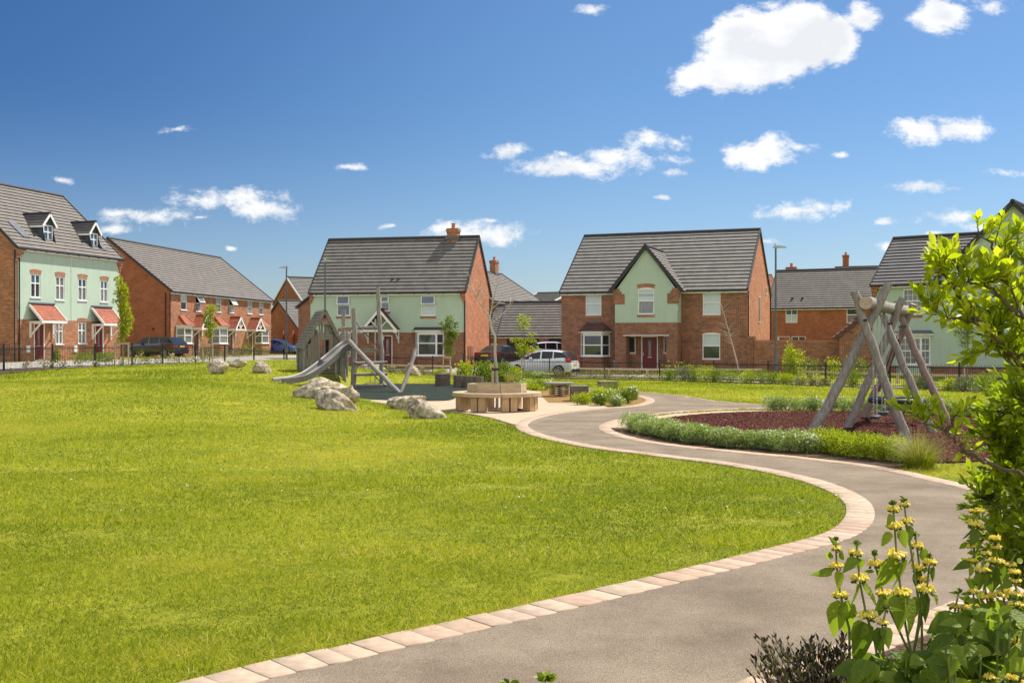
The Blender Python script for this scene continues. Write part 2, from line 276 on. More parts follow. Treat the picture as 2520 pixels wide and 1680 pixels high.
# lawn ground
def lawnmat():
    m = bpy.data.materials.new('lawn_turf'); m.use_nodes = True; t = m.node_tree; b = t.nodes['Principled BSDF']; b.inputs['Roughness'].default_value = .9; b.inputs['Specular IOR Level'].default_value = .1
    tcn = t.nodes.new('ShaderNodeTexCoord')
    def nz(s, d=6, st=None):
        n = t.nodes.new('ShaderNodeTexNoise'); n.inputs['Scale'].default_value = s; n.inputs['Detail'].default_value = d; n.inputs['Roughness'].default_value = .7
        t.links.new(tcn.outputs['Object'], n.inputs['Vector']); return n.outputs[0]
    r = t.nodes.new('ShaderNodeValToRGB'); e = r.color_ramp.elements; e[0].position = .32; e[0].color = (.17,.20,.010,1); e[1].position = .68; e[1].color = (.34,.33,.028,1)
    t.links.new(nz(.55, 8), r.inputs[0])
    r2 = t.nodes.new('ShaderNodeMapRange'); t.links.new(nz(9, 8), r2.inputs[0]); r2.inputs[1].default_value = .3; r2.inputs[2].default_value = .7; r2.inputs[3].default_value = .6; r2.inputs[4].default_value = 1.3
    vm = t.nodes.new('ShaderNodeVectorMath'); vm.operation = 'SCALE'; t.links.new(r.outputs[0], vm.inputs[0]); t.links.new(r2.outputs[0], vm.inputs['Scale']); t.links.new(vm.outputs[0], b.inputs['Base Color'])
    bp = t.nodes.new('ShaderNodeBump'); bp.inputs['Strength'].default_value = .8; bp.inputs['Distance'].default_value = .05; t.links.new(nz(14, 8), bp.inputs['Height']); t.links.new(bp.outputs[0], b.inputs['Normal'])
    return m
M['lawn'] = lawnmat()

# ------------------------------------------------------------------ helpers
MATW = {}
def tag(o, label=None, cat=None, group=None, kind=None):
    if label: o['label'] = label
    if cat: o['category'] = cat
    if group: o['group'] = group
    if kind: o['kind'] = kind
    return o
def thing(name, label, cat, loc=(0,0,0), rz=0.0, group=None):
    o = bpy.data.objects.new(name, None); COL.objects.link(o); o.empty_display_size = .3
    o.location = loc; o.rotation_euler = (0, 0, rz)
    MATW[o.name] = Matrix.Translation(Vector(loc)) @ Matrix.Rotation(rz, 4, 'Z')
    return tag(o, label, cat, group)
def wm(o):
    return MATW.get(o.name, Matrix.Identity(4))
def copy_tree(o, parent=None):
    c = o.copy(); COL.objects.link(c)
    if parent: c.parent = parent
    for ch in list(o.children): copy_tree(ch, c)
    return c
class MB:
    def __init__(s): s.v = []; s.f = []; s.m = []
    def add(s, pts, faces, mi=0):
        b = len(s.v); s.v += [tuple(p) for p in pts]
        for f in faces: s.f.append([b + i for i in f]); s.m.append(mi)
    def poly(s, pts, mi=0): s.add(pts, [list(range(len(pts)))], mi)
    def box(s, x0, x1, y0, y1, z0, z1, mi=0, fn=None):
        p = [(x0,y0,z0),(x1,y0,z0),(x1,y1,z0),(x0,y1,z0),(x0,y0,z1),(x1,y0,z1),(x1,y1,z1),(x0,y1,z1)]
        if fn: p = [fn(*q) for q in p]
        s.add(p, [(0,3,2,1),(4,5,6,7),(0,1,5,4),(1,2,6,5),(2,3,7,6),(3,0,4,7)], mi)
    def beam(s, a, b, w, h, mi=0, up=(0,0,1)):
        a, b = Vector(a), Vector(b); d = (b - a).normalized(); up = Vector(up)
        if abs(d.dot(up)) > .98: up = Vector((1,0,0))
        x = d.cross(up).normalized(); y = x.cross(d).normalized()
        p = [a + x*i*w/2 + y*j*h/2 for i, j in ((-1,-1),(1,-1),(1,1),(-1,1))] + [b + x*i*w/2 + y*j*h/2 for i, j in ((-1,-1),(1,-1),(1,1),(-1,1))]
        s.add(p, [(0,3,2,1),(4,5,6,7),(0,1,5,4),(1,2,6,5),(2,3,7,6),(3,0,4,7)], mi)
    def tube(s, pts, r, n=8, mi=0, cap=True, capm=None):
        pts = [Vector(p) for p in pts]; N = len(pts)
        rr = r if isinstance(r, (list, tuple)) else [r] * N
        b = len(s.v); prev = None
        for i, p in enumerate(pts):
            d = (pts[min(i+1, N-1)] - pts[max(i-1, 0)]).normalized()
            if prev is None:
                x = d.cross(Vector((0,0,1)) if abs(d.z) < .9 else Vector((1,0,0))).normalized()
            else: x = (prev - d * prev.dot(d)).normalized()
            prev = x; y = d.cross(x)
            for k in range(n):
                a = 2*PI*k/n; s.v.append(tuple(p + (x*math.cos(a) + y*math.sin(a)) * rr[i]))
        for i in range(N-1):
            for k in range(n):
                k2 = (k+1) % n; s.f.append([b+i*n+k, b+i*n+k2, b+(i+1)*n+k2, b+(i+1)*n+k]); s.m.append(mi)
        if cap:
            cm = mi if capm is None else capm
            s.f.append([b+k for k in range(n)][::-1]); s.m.append(cm)
            s.f.append([b+(N-1)*n+k for k in range(n)]); s.m.append(cm)
    def lathe(s, prof, n=16, c=(0,0,0), mi=0):
        b = len(s.v)
        for (r, z) in prof:
            for k in range(n):
                a = 2*PI*k/n; s.v.append((c[0]+r*math.cos(a), c[1]+r*math.sin(a), c[2]+z))
        for i in range(len(prof)-1):
            for k in range(n):
                k2 = (k+1) % n; s.f.append([b+i*n+k, b+i*n+k2, b+(i+1)*n+k2, b+(i+1)*n+k]); s.m.append(mi)
        s.f.append([b+k for k in range(n)][::-1]); s.m.append(mi); s.f.append([b+(len(prof)-1)*n+k for k in range(n)]); s.m.append(mi)
    def build(s, name, mats, parent=None, world=False, smooth=False, bevel=0):
        me = bpy.data.meshes.new(name)
        vs = s.v
        if world and parent is not None:
            inv = wm(parent).inverted(); vs = [tuple(inv @ Vector(p)) for p in vs]
        me.from_pydata(vs, [], s.f)
        if not isinstance(mats, (list, tuple)): mats = [mats]
        for m in mats: me.materials.append(M[m] if isinstance(m, str) else m)
        me.polygons.foreach_set('material_index', s.m)
        uv = me.uv_layers.new(name='UVMap').data
        k = Vector((0,0,1))
        for p in me.polygons:
            n = p.normal
            t = k.cross(n)
            if t.length < 1e-3: t = Vector((1,0,0)); bb = Vector((0,1,0))
            else: t.normalize(); bb = n.cross(t)
            for li in p.loop_indices:
                co = me.vertices[me.loops[li].vertex_index].co
                uv[li].uv = (co.dot(t), co.dot(bb))
        if smooth: me.polygons.foreach_set('use_smooth', [True]*len(me.polygons))
        o = bpy.data.objects.new(name, me); COL.objects.link(o)
        if bevel:
            bv = o.modifiers.new('edge', 'BEVEL'); bv.width = bevel; bv.segments = 2; bv.limit_method = 'ANGLE'
        if smooth:
            try: me.set_sharp_from_angle(angle=R(50))
            except Exception: pass
        if parent is not None: o.parent = parent; MATW[o.name] = wm(parent)
        else: MATW[o.name] = Matrix.Identity(4)
        return o
def npmesh(name, V, F, rnd, mats, parent=None, world=False, midx=None, smooth=False):
    """V (n,3), F list of int arrays (each (m,k)), rnd per vertex"""
    me = bpy.data.meshes.new(name)
    if world and parent is not None:
        inv = np.array(wm(parent).inverted()); V = V @ inv[:3,:3].T + inv[:3,3]
    nv = len(V); me.vertices.add(nv); me.vertices.foreach_set('co', np.asarray(V, np.float32).ravel())
    nl = sum(f.size for f in F); npoly = sum(len(f) for f in F)
    me.loops.add(nl); me.loops.foreach_set('vertex_index', np.concatenate([f.ravel() for f in F]).astype(np.int32))
    me.polygons.add(npoly)
    tot = np.concatenate([np.full(len(f), f.shape[1]) for f in F]).astype(np.int32)
    st = np.concatenate([[0], np.cumsum(tot)[:-1]]).astype(np.int32)
    me.polygons.foreach_set('loop_start', st); me.polygons.foreach_set('loop_total', tot)
    if midx is not None: me.polygons.foreach_set('material_index', midx.astype(np.int32))
    if smooth: me.polygons.foreach_set('use_smooth', np.ones(npoly, bool))
    me.update(calc_edges=True)
    at = me.attributes.new('rnd', 'FLOAT', 'POINT'); at.data.foreach_set('value', np.asarray(rnd, np.float32))
    if not isinstance(mats, (list, tuple)): mats = [mats]
    for m in mats: me.materials.append(M[m])
    o = bpy.data.objects.new(name, me); COL.objects.link(o)
    if parent is not None: o.parent = parent; MATW[o.name] = wm(parent)
    return o
def scatter(TV, TF, O, D, U, S, rnd):
    """template (x sideways, y along, z up-normal) placed at O with y->D, z->U; S (N,3) scale. returns V, F, rnd"""
    TV = np.asarray(TV, float); N = len(O); K = len(TV)
    D = D / (np.linalg.norm(D, axis=1, keepdims=True) + 1e-9)
    X = np.cross(D, U); X /= (np.linalg.norm(X, axis=1, keepdims=True) + 1e-9); Z = np.cross(X, D)
    S = np.asarray(S, float)
    if S.ndim == 1: S = np.repeat(S[:, None], 3, 1)
    P = TV[None] * S[:, None, :]
    V = O[:, None, :] + P[..., 0:1] * X[:, None, :] + P[..., 1:2] * D[:, None, :] + P[..., 2:3] * Z[:, None, :]
    base = (np.arange(N) * K)[:, None, None]
    by = {}
    for f in TF: by.setdefault(len(f), []).append(f)
    F = [(np.array(fs)[None] + base).reshape(-1, k) for k, fs in by.items()]
    return V.reshape(-1, 3), F, np.repeat(rnd, K)
DIAMOND = ([(0,0,0),(-.32,.5,.06),(0,1,0),(.32,.5,.06)], [(0,3,2,1)])
LEAF = ([(0,0,0),(-.22,.3,.05),(-.27,.6,.05),(0,1,-.04),(.27,.6,.05),(.22,.3,.05),(0,.3,0),(0,.62,0)],
        [(0,6,1),(1,6,7,2),(2,7,3),(0,5,6),(5,4,7,6),(4,3,7)])
BLADE1 = ([(-.5,0,0),(.5,0,0),(0,1,0)], [(0,1,2)])
BLADE2 = ([(-.5,0,0),(.5,0,0),(.38,.55,.05),(-.38,.55,.05),(0,1,.28)], [(0,1,2,3),(3,2,4)])
def rvec(rng, n):
    v = rng.normal(size=(n,3)); return v / np.linalg.norm(v, axis=1, keepdims=True)

# ------------------------------------------------------------------ photo measurements -> places on the site
def at(x, y, d): return Vector(((x-CX)/FOC*d, d, EYE-(y-HY)/FOC*d))
def fl(x, y):
    d = EYE*FOC/(y-HY); return ((x-CX)/FOC*d, d)
def zm(x0, y0, s): return lambda x, y: (x0+x*s, y0+y*s)
Z1 = zm(0,440,400/1254); Z2 = zm(260,560,500/2063); Z3 = zm(700,520,540/2016); Z4 = zm(1180,600,260/1132); Z5 = zm(1340,540,580/2274)
Z6 = zm(1860,560,360/1411); Z7 = zm(2100,480,420/1317); Z8 = zm(660,680,460/1898); ZB = zm(940,840,480/2352); ZC = zm(1400,860,500/2352)
ZD = zm(1880,660,560/1689); ZE = zm(1980,1180,540/1693); ZF = zm(2160,480,360/688)
def catmull(P, seg=8, closed=False):
    P = [Vector((p[0], p[1])) for p in P]; out = []; n = len(P)
    for i in range(n if closed else n-1):
        p1, p2 = P[i], P[(i+1) % n]; p0 = P[i-1] if (closed or i > 0) else p1*2-p2; p3 = P[(i+2) % n] if (closed or i+2 < n) else p2*2-p1
        for k in range(seg):
            t = k/seg
            out.append(0.5*((2*p1)+(p2-p0)*t+(2*p0-5*p1+4*p2-p3)*t*t+(3*p1-p0-3*p2+p3)*t**3))
    if not closed: out.append(P[-1])
    return [(p.x, p.y) for p in out]
def inpoly(px, py, poly):
    res = np.zeros(px.shape, bool); n = len(poly); j = n-1
    for i in range(n):
        xi, yi = poly[i]; xj, yj = poly[j]
        if yi != yj:
            res ^= ((yi > py) != (yj > py)) & (px < (xj-xi)*(py-yi)/(yj-yi)+xi)
        j = i
    return res
def polydist(px, py, poly):
    d = np.full(px.shape, 1e9); n = len(poly)
    for i in range(n):
        ax, ay = poly[i]; bx, by = poly[(i+1) % n]
        vx, vy = bx-ax, by-ay; L = vx*vx+vy*vy+1e-12
        t = np.clip(((px-ax)*vx+(py-ay)*vy)/L, 0, 1)
        d = np.minimum(d, (px-ax-t*vx)**2+(py-ay-t*vy)**2)
    return np.sqrt(d)
# path edge on the lawn side
B_px = [(250,1790),(450,1735),(648.8,1680),(744.4,1656),(870.7,1628.8),(985.5,1600),(1096.5,1575),(1203.7,1549),(1300,1528),(1480,1485),(1664,1439.8),(1858.6,1391),(1980,1358.6),(2043.8,1342.7),(2101,1323.5),
 (2139.5,1298),(2152.6,1272.5),(2147.5,1247),(2123.5,1224.7),(2075.7,1202),(2008,1180),(1896,1156),(1783.7,1138),(1634,1120),(1484.5,1101),(1409.6,1087.8),(1353.5,1074.7),
 (1316,1061.6),(1299.3,1048.5),(1308.6,1038),(1334.8,1028),(1391,1016.7),(1484.5,1007),(1560,1001.5),(1598,994.5),(1612,986.5),(1600,979),(1574,973.7),(1530,968),(1480,963.5),(1420,959.5),(1370,957)]
C_px = [(1370,952),(1420,954.5),(1480,958.5),(1527.6,962.7),(1591,967.4),(1655,972.7),(1708,980),(1761,988.3),(1825,993.5),(1893,996),(2000,999),(2200,1004),(2500,1010),(2900,1016)]
D_px = [(2900,1024),(2500,1019),(2200,1012),(2000,1007),(1900,1005),(1782.6,1007),(1655,1014),(1570,1024),(1506,1036),(1478.7,1046.5),(1472.7,1053.5),(1480.8,1062),(1517,1075.5),(1591,1091.5),(1697.6,1104.5),(1804,1115),
 (1900,1124),(2012,1136),(2145,1154),(2254,1178),(2347,1199),(2395,1213),(2480,1240),(2600,1262),(3000,1290)]
N_px = [(3000,1340),(2600,1383),(2481,1425),(2350,1480),(2187,1543),(2012,1607),(1900,1650),(1800,1690),(1650,1760),(1500,1850)]
Bc = catmull([fl(*p) for p in B_px]); Cc = catmull([fl(*p) for p in C_px]); Dc = catmull([fl(*p) for p in D_px]); Nc = catmull([fl(*p) for p in N_px])
ASPH = Bc + Cc + Dc + Nc
# resin apron beside the round bench
RES = [fl(*p) for p in [(1299,1049),(1269,1048),(1205,1029),(1144,1017.5),(1089,1011),(1000,999),(900,994),(860,985),(905,982),(1000,985),(1060,986),(1110,983),(1118,970),(1150,957),(1250,955),(1330,958),(1335,975),(1350,990),(1400,991.5),(1470,990.5),(1520,992),(1545,1001.5),(1484,1007),(1391,1016.7),(1334,1028),(1308,1038)]]
SAFE = catmull([fl(*p) for p in [(820,962),(850,975),(900,983),(1000,986),(1062,987),(1112,984),(1140,966),(1175,957),(1195,952),(1150,947),(1080,944.5),(960,943.5),(880,944.5),(835,951)]], closed=True)
GRIT = [fl(*p) for p in [(1318,958),(1380,955),(1500,961),(1570,973.5),(1598,979),(1608,985.5),(1592,994),(1556,1000),(1500,1003),(1470,993),(1400,992),(1350,991),(1335,977)]]
MUL = catmull([fl(*p) for p in [(1597.7,1041.8),(1634,1031),(1697.6,1022.6),(1761,1018),(1836,1014.8),(1900,1013.5),(2050,1014),(2300,1019),(2520,1028),(2640,1050),(2640,1100),(2500,1125),(2330,1140),(2200,1124),(2050,1112),(1900,1100),(1740,1083),(1640,1066)]], closed=True)
# soil strips: from the near edging to the mulch (under the hedge), planting bed at the camera's feet
BEDN = Dc[8*5+40:]
SOIL1 = catmull([fl(*p) for p in [(1488,1056),(1530,1054),(1600,1058),(1700,1074),(1880,1093),(2000,1104),(2200,1122),(2245,1132),(2210,1152),(2120,1142),(2012,1128),(1900,1117),(1804,1109),(1697,1099),(1591,1086),(1520,1070)]], closed=True)
SOIL2 = [fl(*p) for p in [(3000,1352),(2620,1396),(2500,1438),(2370,1497),(2210,1562),(2035,1628),(1925,1672),(1800,1722),(1650,1800),(1500,1900)]] + [(1.0,1.5),(5.5,1.5)]
SWR = [fl(*p) for p in [(1520,1040),(1580,1030),(1655,1019.5),(1782,1012),(1900,1010),(1960,1011),(1900,1018),(1760,1024),(1640,1036),(1610,1052),(1560,1056),(1488,1056),(1484,1050)]]

FLAT = Bc[:8*28+1] + [fl(*p) for p in [(1269,1048),(1205,1029),(1144,1017.5),(1089,1011),(1000,999),(900,994),(850,983),(815,962),(835,948),(880,943),(1100,942),(1250,946),(1370,950)]] + Cc + [fl(3300,1020), (30,12), (12,1), (1,1), (-1.5,3.5)]
# terrain heights
CTRL = [(0,3,0),(6,3,0),(0,6,0),(6,8,0),(-2,10,0),(4,14,0),(12,12,0),(2,20,0),(9,20,0),(15,22,0),(3,28,0),(10,28,-.02),(2,36,0),(8,36,-.05),(-3,41,0),(5,43,-.12),(14,38,-.1),
 (-3.5,5,0),(-4,9,.05),(-7,12,.10),(-6,17,.14),(-10,18,.20),(-13,24,.40),(-16,32,.47),(-8.3,26,.56),(-10.6,25,.55),(-8,20.5,.20),(-12,20,.26),(-20,10,.15),(-30,30,.5),(-4.4,22,.06),(-2.9,24,.03),(-6.3,26.5,.33),(-4.6,26.5,.22),(-3.0,26,.12),(-1.4,21.5,.02),(-7.5,22,.24)]
for (x, d, z) in [(9,42,.54),(129,46,.55),(234,48.5,.56),(400,54,.56),(553,58,.52),(699,64,.2),(900,64,-.02),(1065,62,-.18),(1352,60,-.25),(1623,56,-.27),(1890,51,-.25),(2032,47,-.22),(2361,41,-.15),
                  (684,35.5,.39),(640,38,.55),(600,42,.66),(530,38.5,.60),(700,44,.88),(770,46,.86),(850,47,.62),(640,48,.80),(740,38,.52),(800,40,.50),(950,48,.28),(1040,50,.08),(830,36,.12),(770,32,.30),(1200,50,-.1),(1250,47,-.08)]:
    CTRL.append(((x-CX)/FOC*d, d, z))
CTRL += [(-28,60,.6),(-25.6,69,.6),(-26,82,.62),(-22.7,100,.62),(-13.4,70.3,.2),(-3,68,.05),(3.2,68.8,-.03),(14.4,64.5,-.05),(20.5,60,-.05),(32,50,-.05),(-60,60,.6),(60,60,-.1),(0,150,.1),(-60,150,.6),(60,150,0),(25,8,0),(30,25,0),
 (-19,75,.45),(-14,85,.4),(0,58,-.25),(10,58,-.27),(18,52,-.25)]
CT = np.array(CTRL)
def tps_k(r2): return np.where(r2 > 1e-9, r2*np.log(r2+1e-12), 0.0)
_n = len(CT); _A = np.zeros((_n+3, _n+3)); _S = 30.0
_c = CT[:, :2]/_S
_d2 = ((_c[:, None]-_c[None])**2).sum(-1); _A[:_n, :_n] = tps_k(_d2)+np.eye(_n)*2e-4
_A[:_n, _n] = 1; _A[:_n, _n+1:] = _c; _A[_n, :_n] = 1; _A[_n+1:, :_n] = _c.T
_w = np.linalg.solve(_A, np.concatenate([CT[:, 2], [0,0,0]]))
def terrain(X, Y):
    X = np.atleast_1d(np.asarray(X, float)); Y = np.atleast_1d(np.asarray(Y, float)); sh = X.shape; x = X.ravel(); y = Y.ravel(); out = np.zeros(len(x))
    for a in range(0, len(x), 60000):
        xs = np.clip(x[a:a+60000], -70, 70)/_S; ys = np.clip(y[a:a+60000], 0, 155)/_S
        r2 = (xs[:, None]-_c[None, :, 0])**2+(ys[:, None]-_c[None, :, 1])**2
        h = tps_k(r2) @ _w[:_n]+_w[_n]+_w[_n+1]*xs+_w[_n+2]*ys
        xx, yy = x[a:a+60000], y[a:a+60000]
        near = (yy < 60)
        k = np.ones(len(xs))
        if near.any():
            ins = inpoly(xx[near], yy[near], FLAT[::2]); dd = polydist(xx[near], yy[near], FLAT[::4])
            dd = np.where(ins, 0, dd); s_ = np.clip(dd/2.2, 0, 1); k[near] = s_*s_*(3-2*s_)
        out[a:a+60000] = np.clip(h, -.4, 1.1)*k
    return out.reshape(sh)
def tz(x, y): return float(terrain(x, y)[0])
def gp(x, y, dmax=200):
    d = EYE*FOC/max(y-HY, 12); 
    for _ in range(25):
        X = (x-CX)/FOC*d; z = tz(X, d); d += .5*((EYE-z)*FOC/max(y-HY, 12)-d); d = min(d, dmax)
    return Vector(((x-CX)/FOC*d, d, tz((x-CX)/FOC*d, d)))
def gd(x, d):
    X = (x-CX)/FOC*d; return Vector((X, d, tz(X, d)))
def tzv(x, y): return Vector((x, y, tz(x, y)))

# ------------------------------------------------------------------ ground and hard surfaces
def axis(lo, hi, fine_lo, fine_hi, step, grow=1.25):
    a = list(np.arange(fine_lo, fine_hi+1e-6, step)); s = step; p = fine_hi
    while p < hi: s *= grow; p += s; a.append(p)
    s = step; p = fine_lo
    while p > lo: s *= grow; p -= s; a.insert(0, p)
    return np.array(a)
gx = axis(-2500, 2500, -32, 40, .5); gy = axis(-300, 4500, 0, 72, .5)
GX, GY = np.meshgrid(gx, gy); GZ = terrain(GX, GY)
nx, ny = len(gx), len(gy)
idx = np.arange(nx*ny).reshape(ny, nx)
Fq = np.stack([idx[:-1,:-1], idx[:-1,1:], idx[1:,1:], idx[1:,:-1]], -1).reshape(-1, 4)
g = npmesh('ground', np.stack([GX, GY, GZ], -1).reshape(-1, 3), [Fq], np.zeros(nx*ny), 'lawn', smooth=True)
tag(g, kind='structure', label='sunlit green lawn rising to a low mound on the left')
def sheet(name, poly, z, m, label):
    tris = tessellate_polygon([[Vector((p[0], p[1], 0)) for p in poly]])
    mb = MB(); mb.add([(p[0], p[1], z) for p in poly], [list(t) for t in tris])
    o = mb.build(name, m)
    if o.data.polygons[0].normal.z < 0: o.data.flip_normals()
    return tag(o, label, kind='structure')
sheet('path', ASPH, .012, 'asphalt', 'curving grey brown asphalt footpath through the park')
sheet('resin_path', RES, .008, 'resin', 'buff resin gravel apron around the round bench')
sheet('rubber_surface', SAFE, .018, 'safety', 'dark green rubber play surface under the climbing frame')
sheet('grit_surface', GRIT, .015, 'grit', 'ochre grit surface around the spring table')
sheet('mulch_bed', MUL, .022, 'mulch', 'maroon rubber mulch under the swing set')
sheet('soil_bed', SOIL1, .016, 'soil', 'dark soil strip beneath the near low hedge')
sheet('planting_bed', SOIL2, .010, 'soil', 'dark soil bed in the near right corner')
sheet('swing_apron', SWR, .013, 'resin', 'buff resin apron at the tip of the swing bed')
# pavers: boxes along a curve, offset to one side
def pavers(name, curve, side, width, step, label, z=.017, gap=.006, seed=1, skip=None, crs=1):
    rng = random.Random(seed); P = [Vector(p) for p in curve]; cum = [0]
    for a, b in zip(P, P[1:]): cum.append(cum[-1]+(b-a).length)
    def pt(s):
        s = max(0, min(cum[-1]-1e-5, s)); i = np.searchsorted(cum, s, side='right')-1; i = min(i, len(P)-2)
        t = (s-cum[i])/(cum[i+1]-cum[i]+1e-9); return P[i].lerp(P[i+1], t)
    def nrm(s):
        d = (pt(s+.12)-pt(s-.12)).normalized(); return Vector((-d.y, d.x))*side
    V = []; F = []; Rn = []; s = 0
    while s < cum[-1]-step:
        L = step*rng.uniform(.8, 1.25); a, b = s+gap/2, s+L-gap/2
        if not (skip and skip(pt(s))):
            for c in range(crs):
                w0 = c*width/crs+(gap/2 if c else 0); w1 = (c+1)*width/crs-(gap/2 if c < crs-1 else 0)
                q = [pt(a)+nrm(a)*w0, pt(b)+nrm(b)*w0, pt(b)+nrm(b)*w1, pt(a)+nrm(a)*w1]
                base = len(V); dz = rng.uniform(-.002, .003); r_ = rng.random()
                cc = sum(q, Vector((0,0)))/4
                for p in q: V.append((p.x, p.y, -.05))
                for p in q: V.append((p.x, p.y, z+dz-.004))
                for p in q: p2 = p+(cc-p).normalized()*.007; V.append((p2.x, p2.y, z+dz))
                F += [[base+i, base+(i+1)%4, base+4+(i+1)%4, base+4+i] for i in range(4)]+[[base+4+i, base+4+(i+1)%4, base+8+(i+1)%4, base+8+i] for i in range(4)]+[[base+8, base+9, base+10, base+11]]
                Rn += [r_]*12
        s += L
    o = npmesh(name, np.array(V), [np.array(F)], Rn, 'paver')
    me = o.data; bm = bmesh.new(); bm.from_mesh(me); bmesh.ops.recalc_face_normals(bm, faces=bm.faces); bm.to_mesh(me); bm.free()
    return tag(o, label, kind='structure')
pavers('paver_edging', Bc, 1, .265, .175, 'pinkish sandstone paver edging between lawn and path', seed=3)
pavers('bed_edging', Dc, 1, .24, .30, 'pinkish sandstone edging round the swing bed', seed=4, z=.018)
pavers('far_edging', Cc, 1, .10, .45, 'thin pale edging along the far side of the path', seed=5, z=.018)
pavers('near_edging', Nc, 1, .24, .175, 'pinkish sandstone edging beside the planting bed', seed=6)
pavers('resin_edging', catmull([fl(*p) for p in [(1272,1049),(1205,1029.5),(1144,1018),(1089,1011.5),(1000,999.5),(900,994)]]), -1, .12, .5, 'thin pale edging between resin apron and lawn', seed=8, z=.022)
def band(mb, rows, dz, mi=0, sub=1.0):
    """drape a surface between polylines (rows of world xy) on the terrain"""
    A, Bq = rows
    n = max(2, int(max(sum((Vector(b)-Vector(a)).length for a, b in zip(r, r[1:])) for r in (A, Bq))/sub))
    def rs(r):
        c = [0]
        for a, b in zip(r, r[1:]): c.append(c[-1]+(Vector(b)-Vector(a)).length)
        o = []
        for i in range(n+1):
            s = c[-1]*i/n; k = min(len(r)-2, max(0, int(np.searchsorted(c, s, side='right'))-1)); t = (s-c[k])/(c[k+1]-c[k]+1e-9)
            o.append(Vector(r[k]).lerp(Vector(r[k+1]), t))
        return o
    a, b = rs(A), rs(Bq); w = max((p-q).length for p, q in zip(a, b)); m = max(1, int(w/sub))
    X = np.array([[a[i].lerp(b[i], j/m)[:] for j in range(m+1)] for i in range(n+1)])
    Zt = terrain(X[..., 0], X[..., 1])+dz
    pts = [(X[i, j, 0], X[i, j, 1], Zt[i, j]) for i in range(n+1) for j in range(m+1)]
    fs = [(i*(m+1)+j, (i+1)*(m+1)+j, (i+1)*(m+1)+j+1, i*(m+1)+j+1) for i in range(n) for j in range(m)]
    mb.add(pts, fs, mi)
def W2(x, d): return ((x-CX)/FOC*d, d)
FEN = [(-130,37),(9,42),(129,46),(234,48.5),(325,51),(400,53.5),(481,56),(553,58.5),(625,61.5),(699,64)]
FEN2 = [(699,64),(800,64.5),(930,64),(1065,62.5)]
FEN3 = [(1217,61),(1352,60),(1487.5,58),(1623,56),(1756,54),(1890,51),(2032,47),(2190,44),(2361,41),(2560,38)]
fenL = [W2(*p) for p in FEN]; fenR = [W2(*p) for p in FEN3]
def up_normal(o):
    me = o.data; bm = bmesh.new(); bm.from_mesh(me)
    for f in bm.faces:
        if f.normal.z < 0: f.normal_flip()
    bm.to_mesh(me); bm.free()
mb = MB(); band(mb, ([(x-.5, y+.2) for x, y in fenL]+[(-14.8, 74), (-16.2, 94)], [(-28.5, 36), (-28.2, 48), (-27.2, 60), (-24.9, 68), (-23.6, 79), (-20.8, 95)]), .035)
o = mb.build('road', 'concrete'); up_normal(o); tag(o, 'pale paved lane behind the left railings', kind='structure')
mb = MB(); band(mb, ([W2(600,64), W2(760,66.2), W2(1000,65), W2(1217,62.5), W2(1500,60), W2(1760,57), W2(1960,53)], [W2(560,76), W2(760,69), W2(1000,67.5), W2(1217,67.5), W2(1500,63), W2(1760,59.5), W2(1960,55.5)]), .03)
o = mb.build('pavement', 'road'); up_normal(o); tag(o, 'pale pavement in front of the middle houses', kind='structure')
mb = MB(); band(mb, ([W2(1180,62.6), W2(1400,61.2)], [W2(1215,88), W2(1392,88)]), .06)
o = mb.build('driveway', 'road'); up_normal(o); tag(o, 'pale driveway leading to the garages', kind='structure')
mb = MB(); band(mb, ([W2(1760,53.3), W2(2040,47.0), W2(2361,41.2), W2(2700,36)], [W2(1760,54.5), W2(2040,48.3), W2(2361,42.3), W2(2700,37)]), .03)
o = mb.build('footpath', 'concrete'); up_normal(o); tag(o, 'pale footpath strip behind the right railings', kind='structure')
BEDL = ([(x+1.5, y-.9) for x, y in fenL[:-1]], [(x-.45, y+.15) for x, y in fenL[:-1]])
mb = MB(); band(mb, BEDL, .03); o = mb.build('flower_bed', 'soil'); up_normal(o); tag(o, 'brown bark bed in front of the left railings', kind='structure')
BEDR = ([W2(930,60), W2(1100,58.5), W2(1352,57), W2(1487,56), W2(1623,54.2), W2(1756,51.5), W2(1890,48.5), W2(2032,45), W2(2190,42), W2(2361,39), W2(2560,36)], [W2(930,63.6), W2(1065,62.2), W2(1352,59.8), W2(1487,57.8), W2(1623,55.8), W2(1756,53.8), W2(1890,50.8), W2(2032,46.8), W2(2190,43.8), W2(2361,40.8), W2(2560,37.8)])
mb = MB(); band(mb, BEDR, .03); o = mb.build('border_bed', 'soil'); up_normal(o); tag(o, 'bark border in front of the middle and right railings', kind='structure')

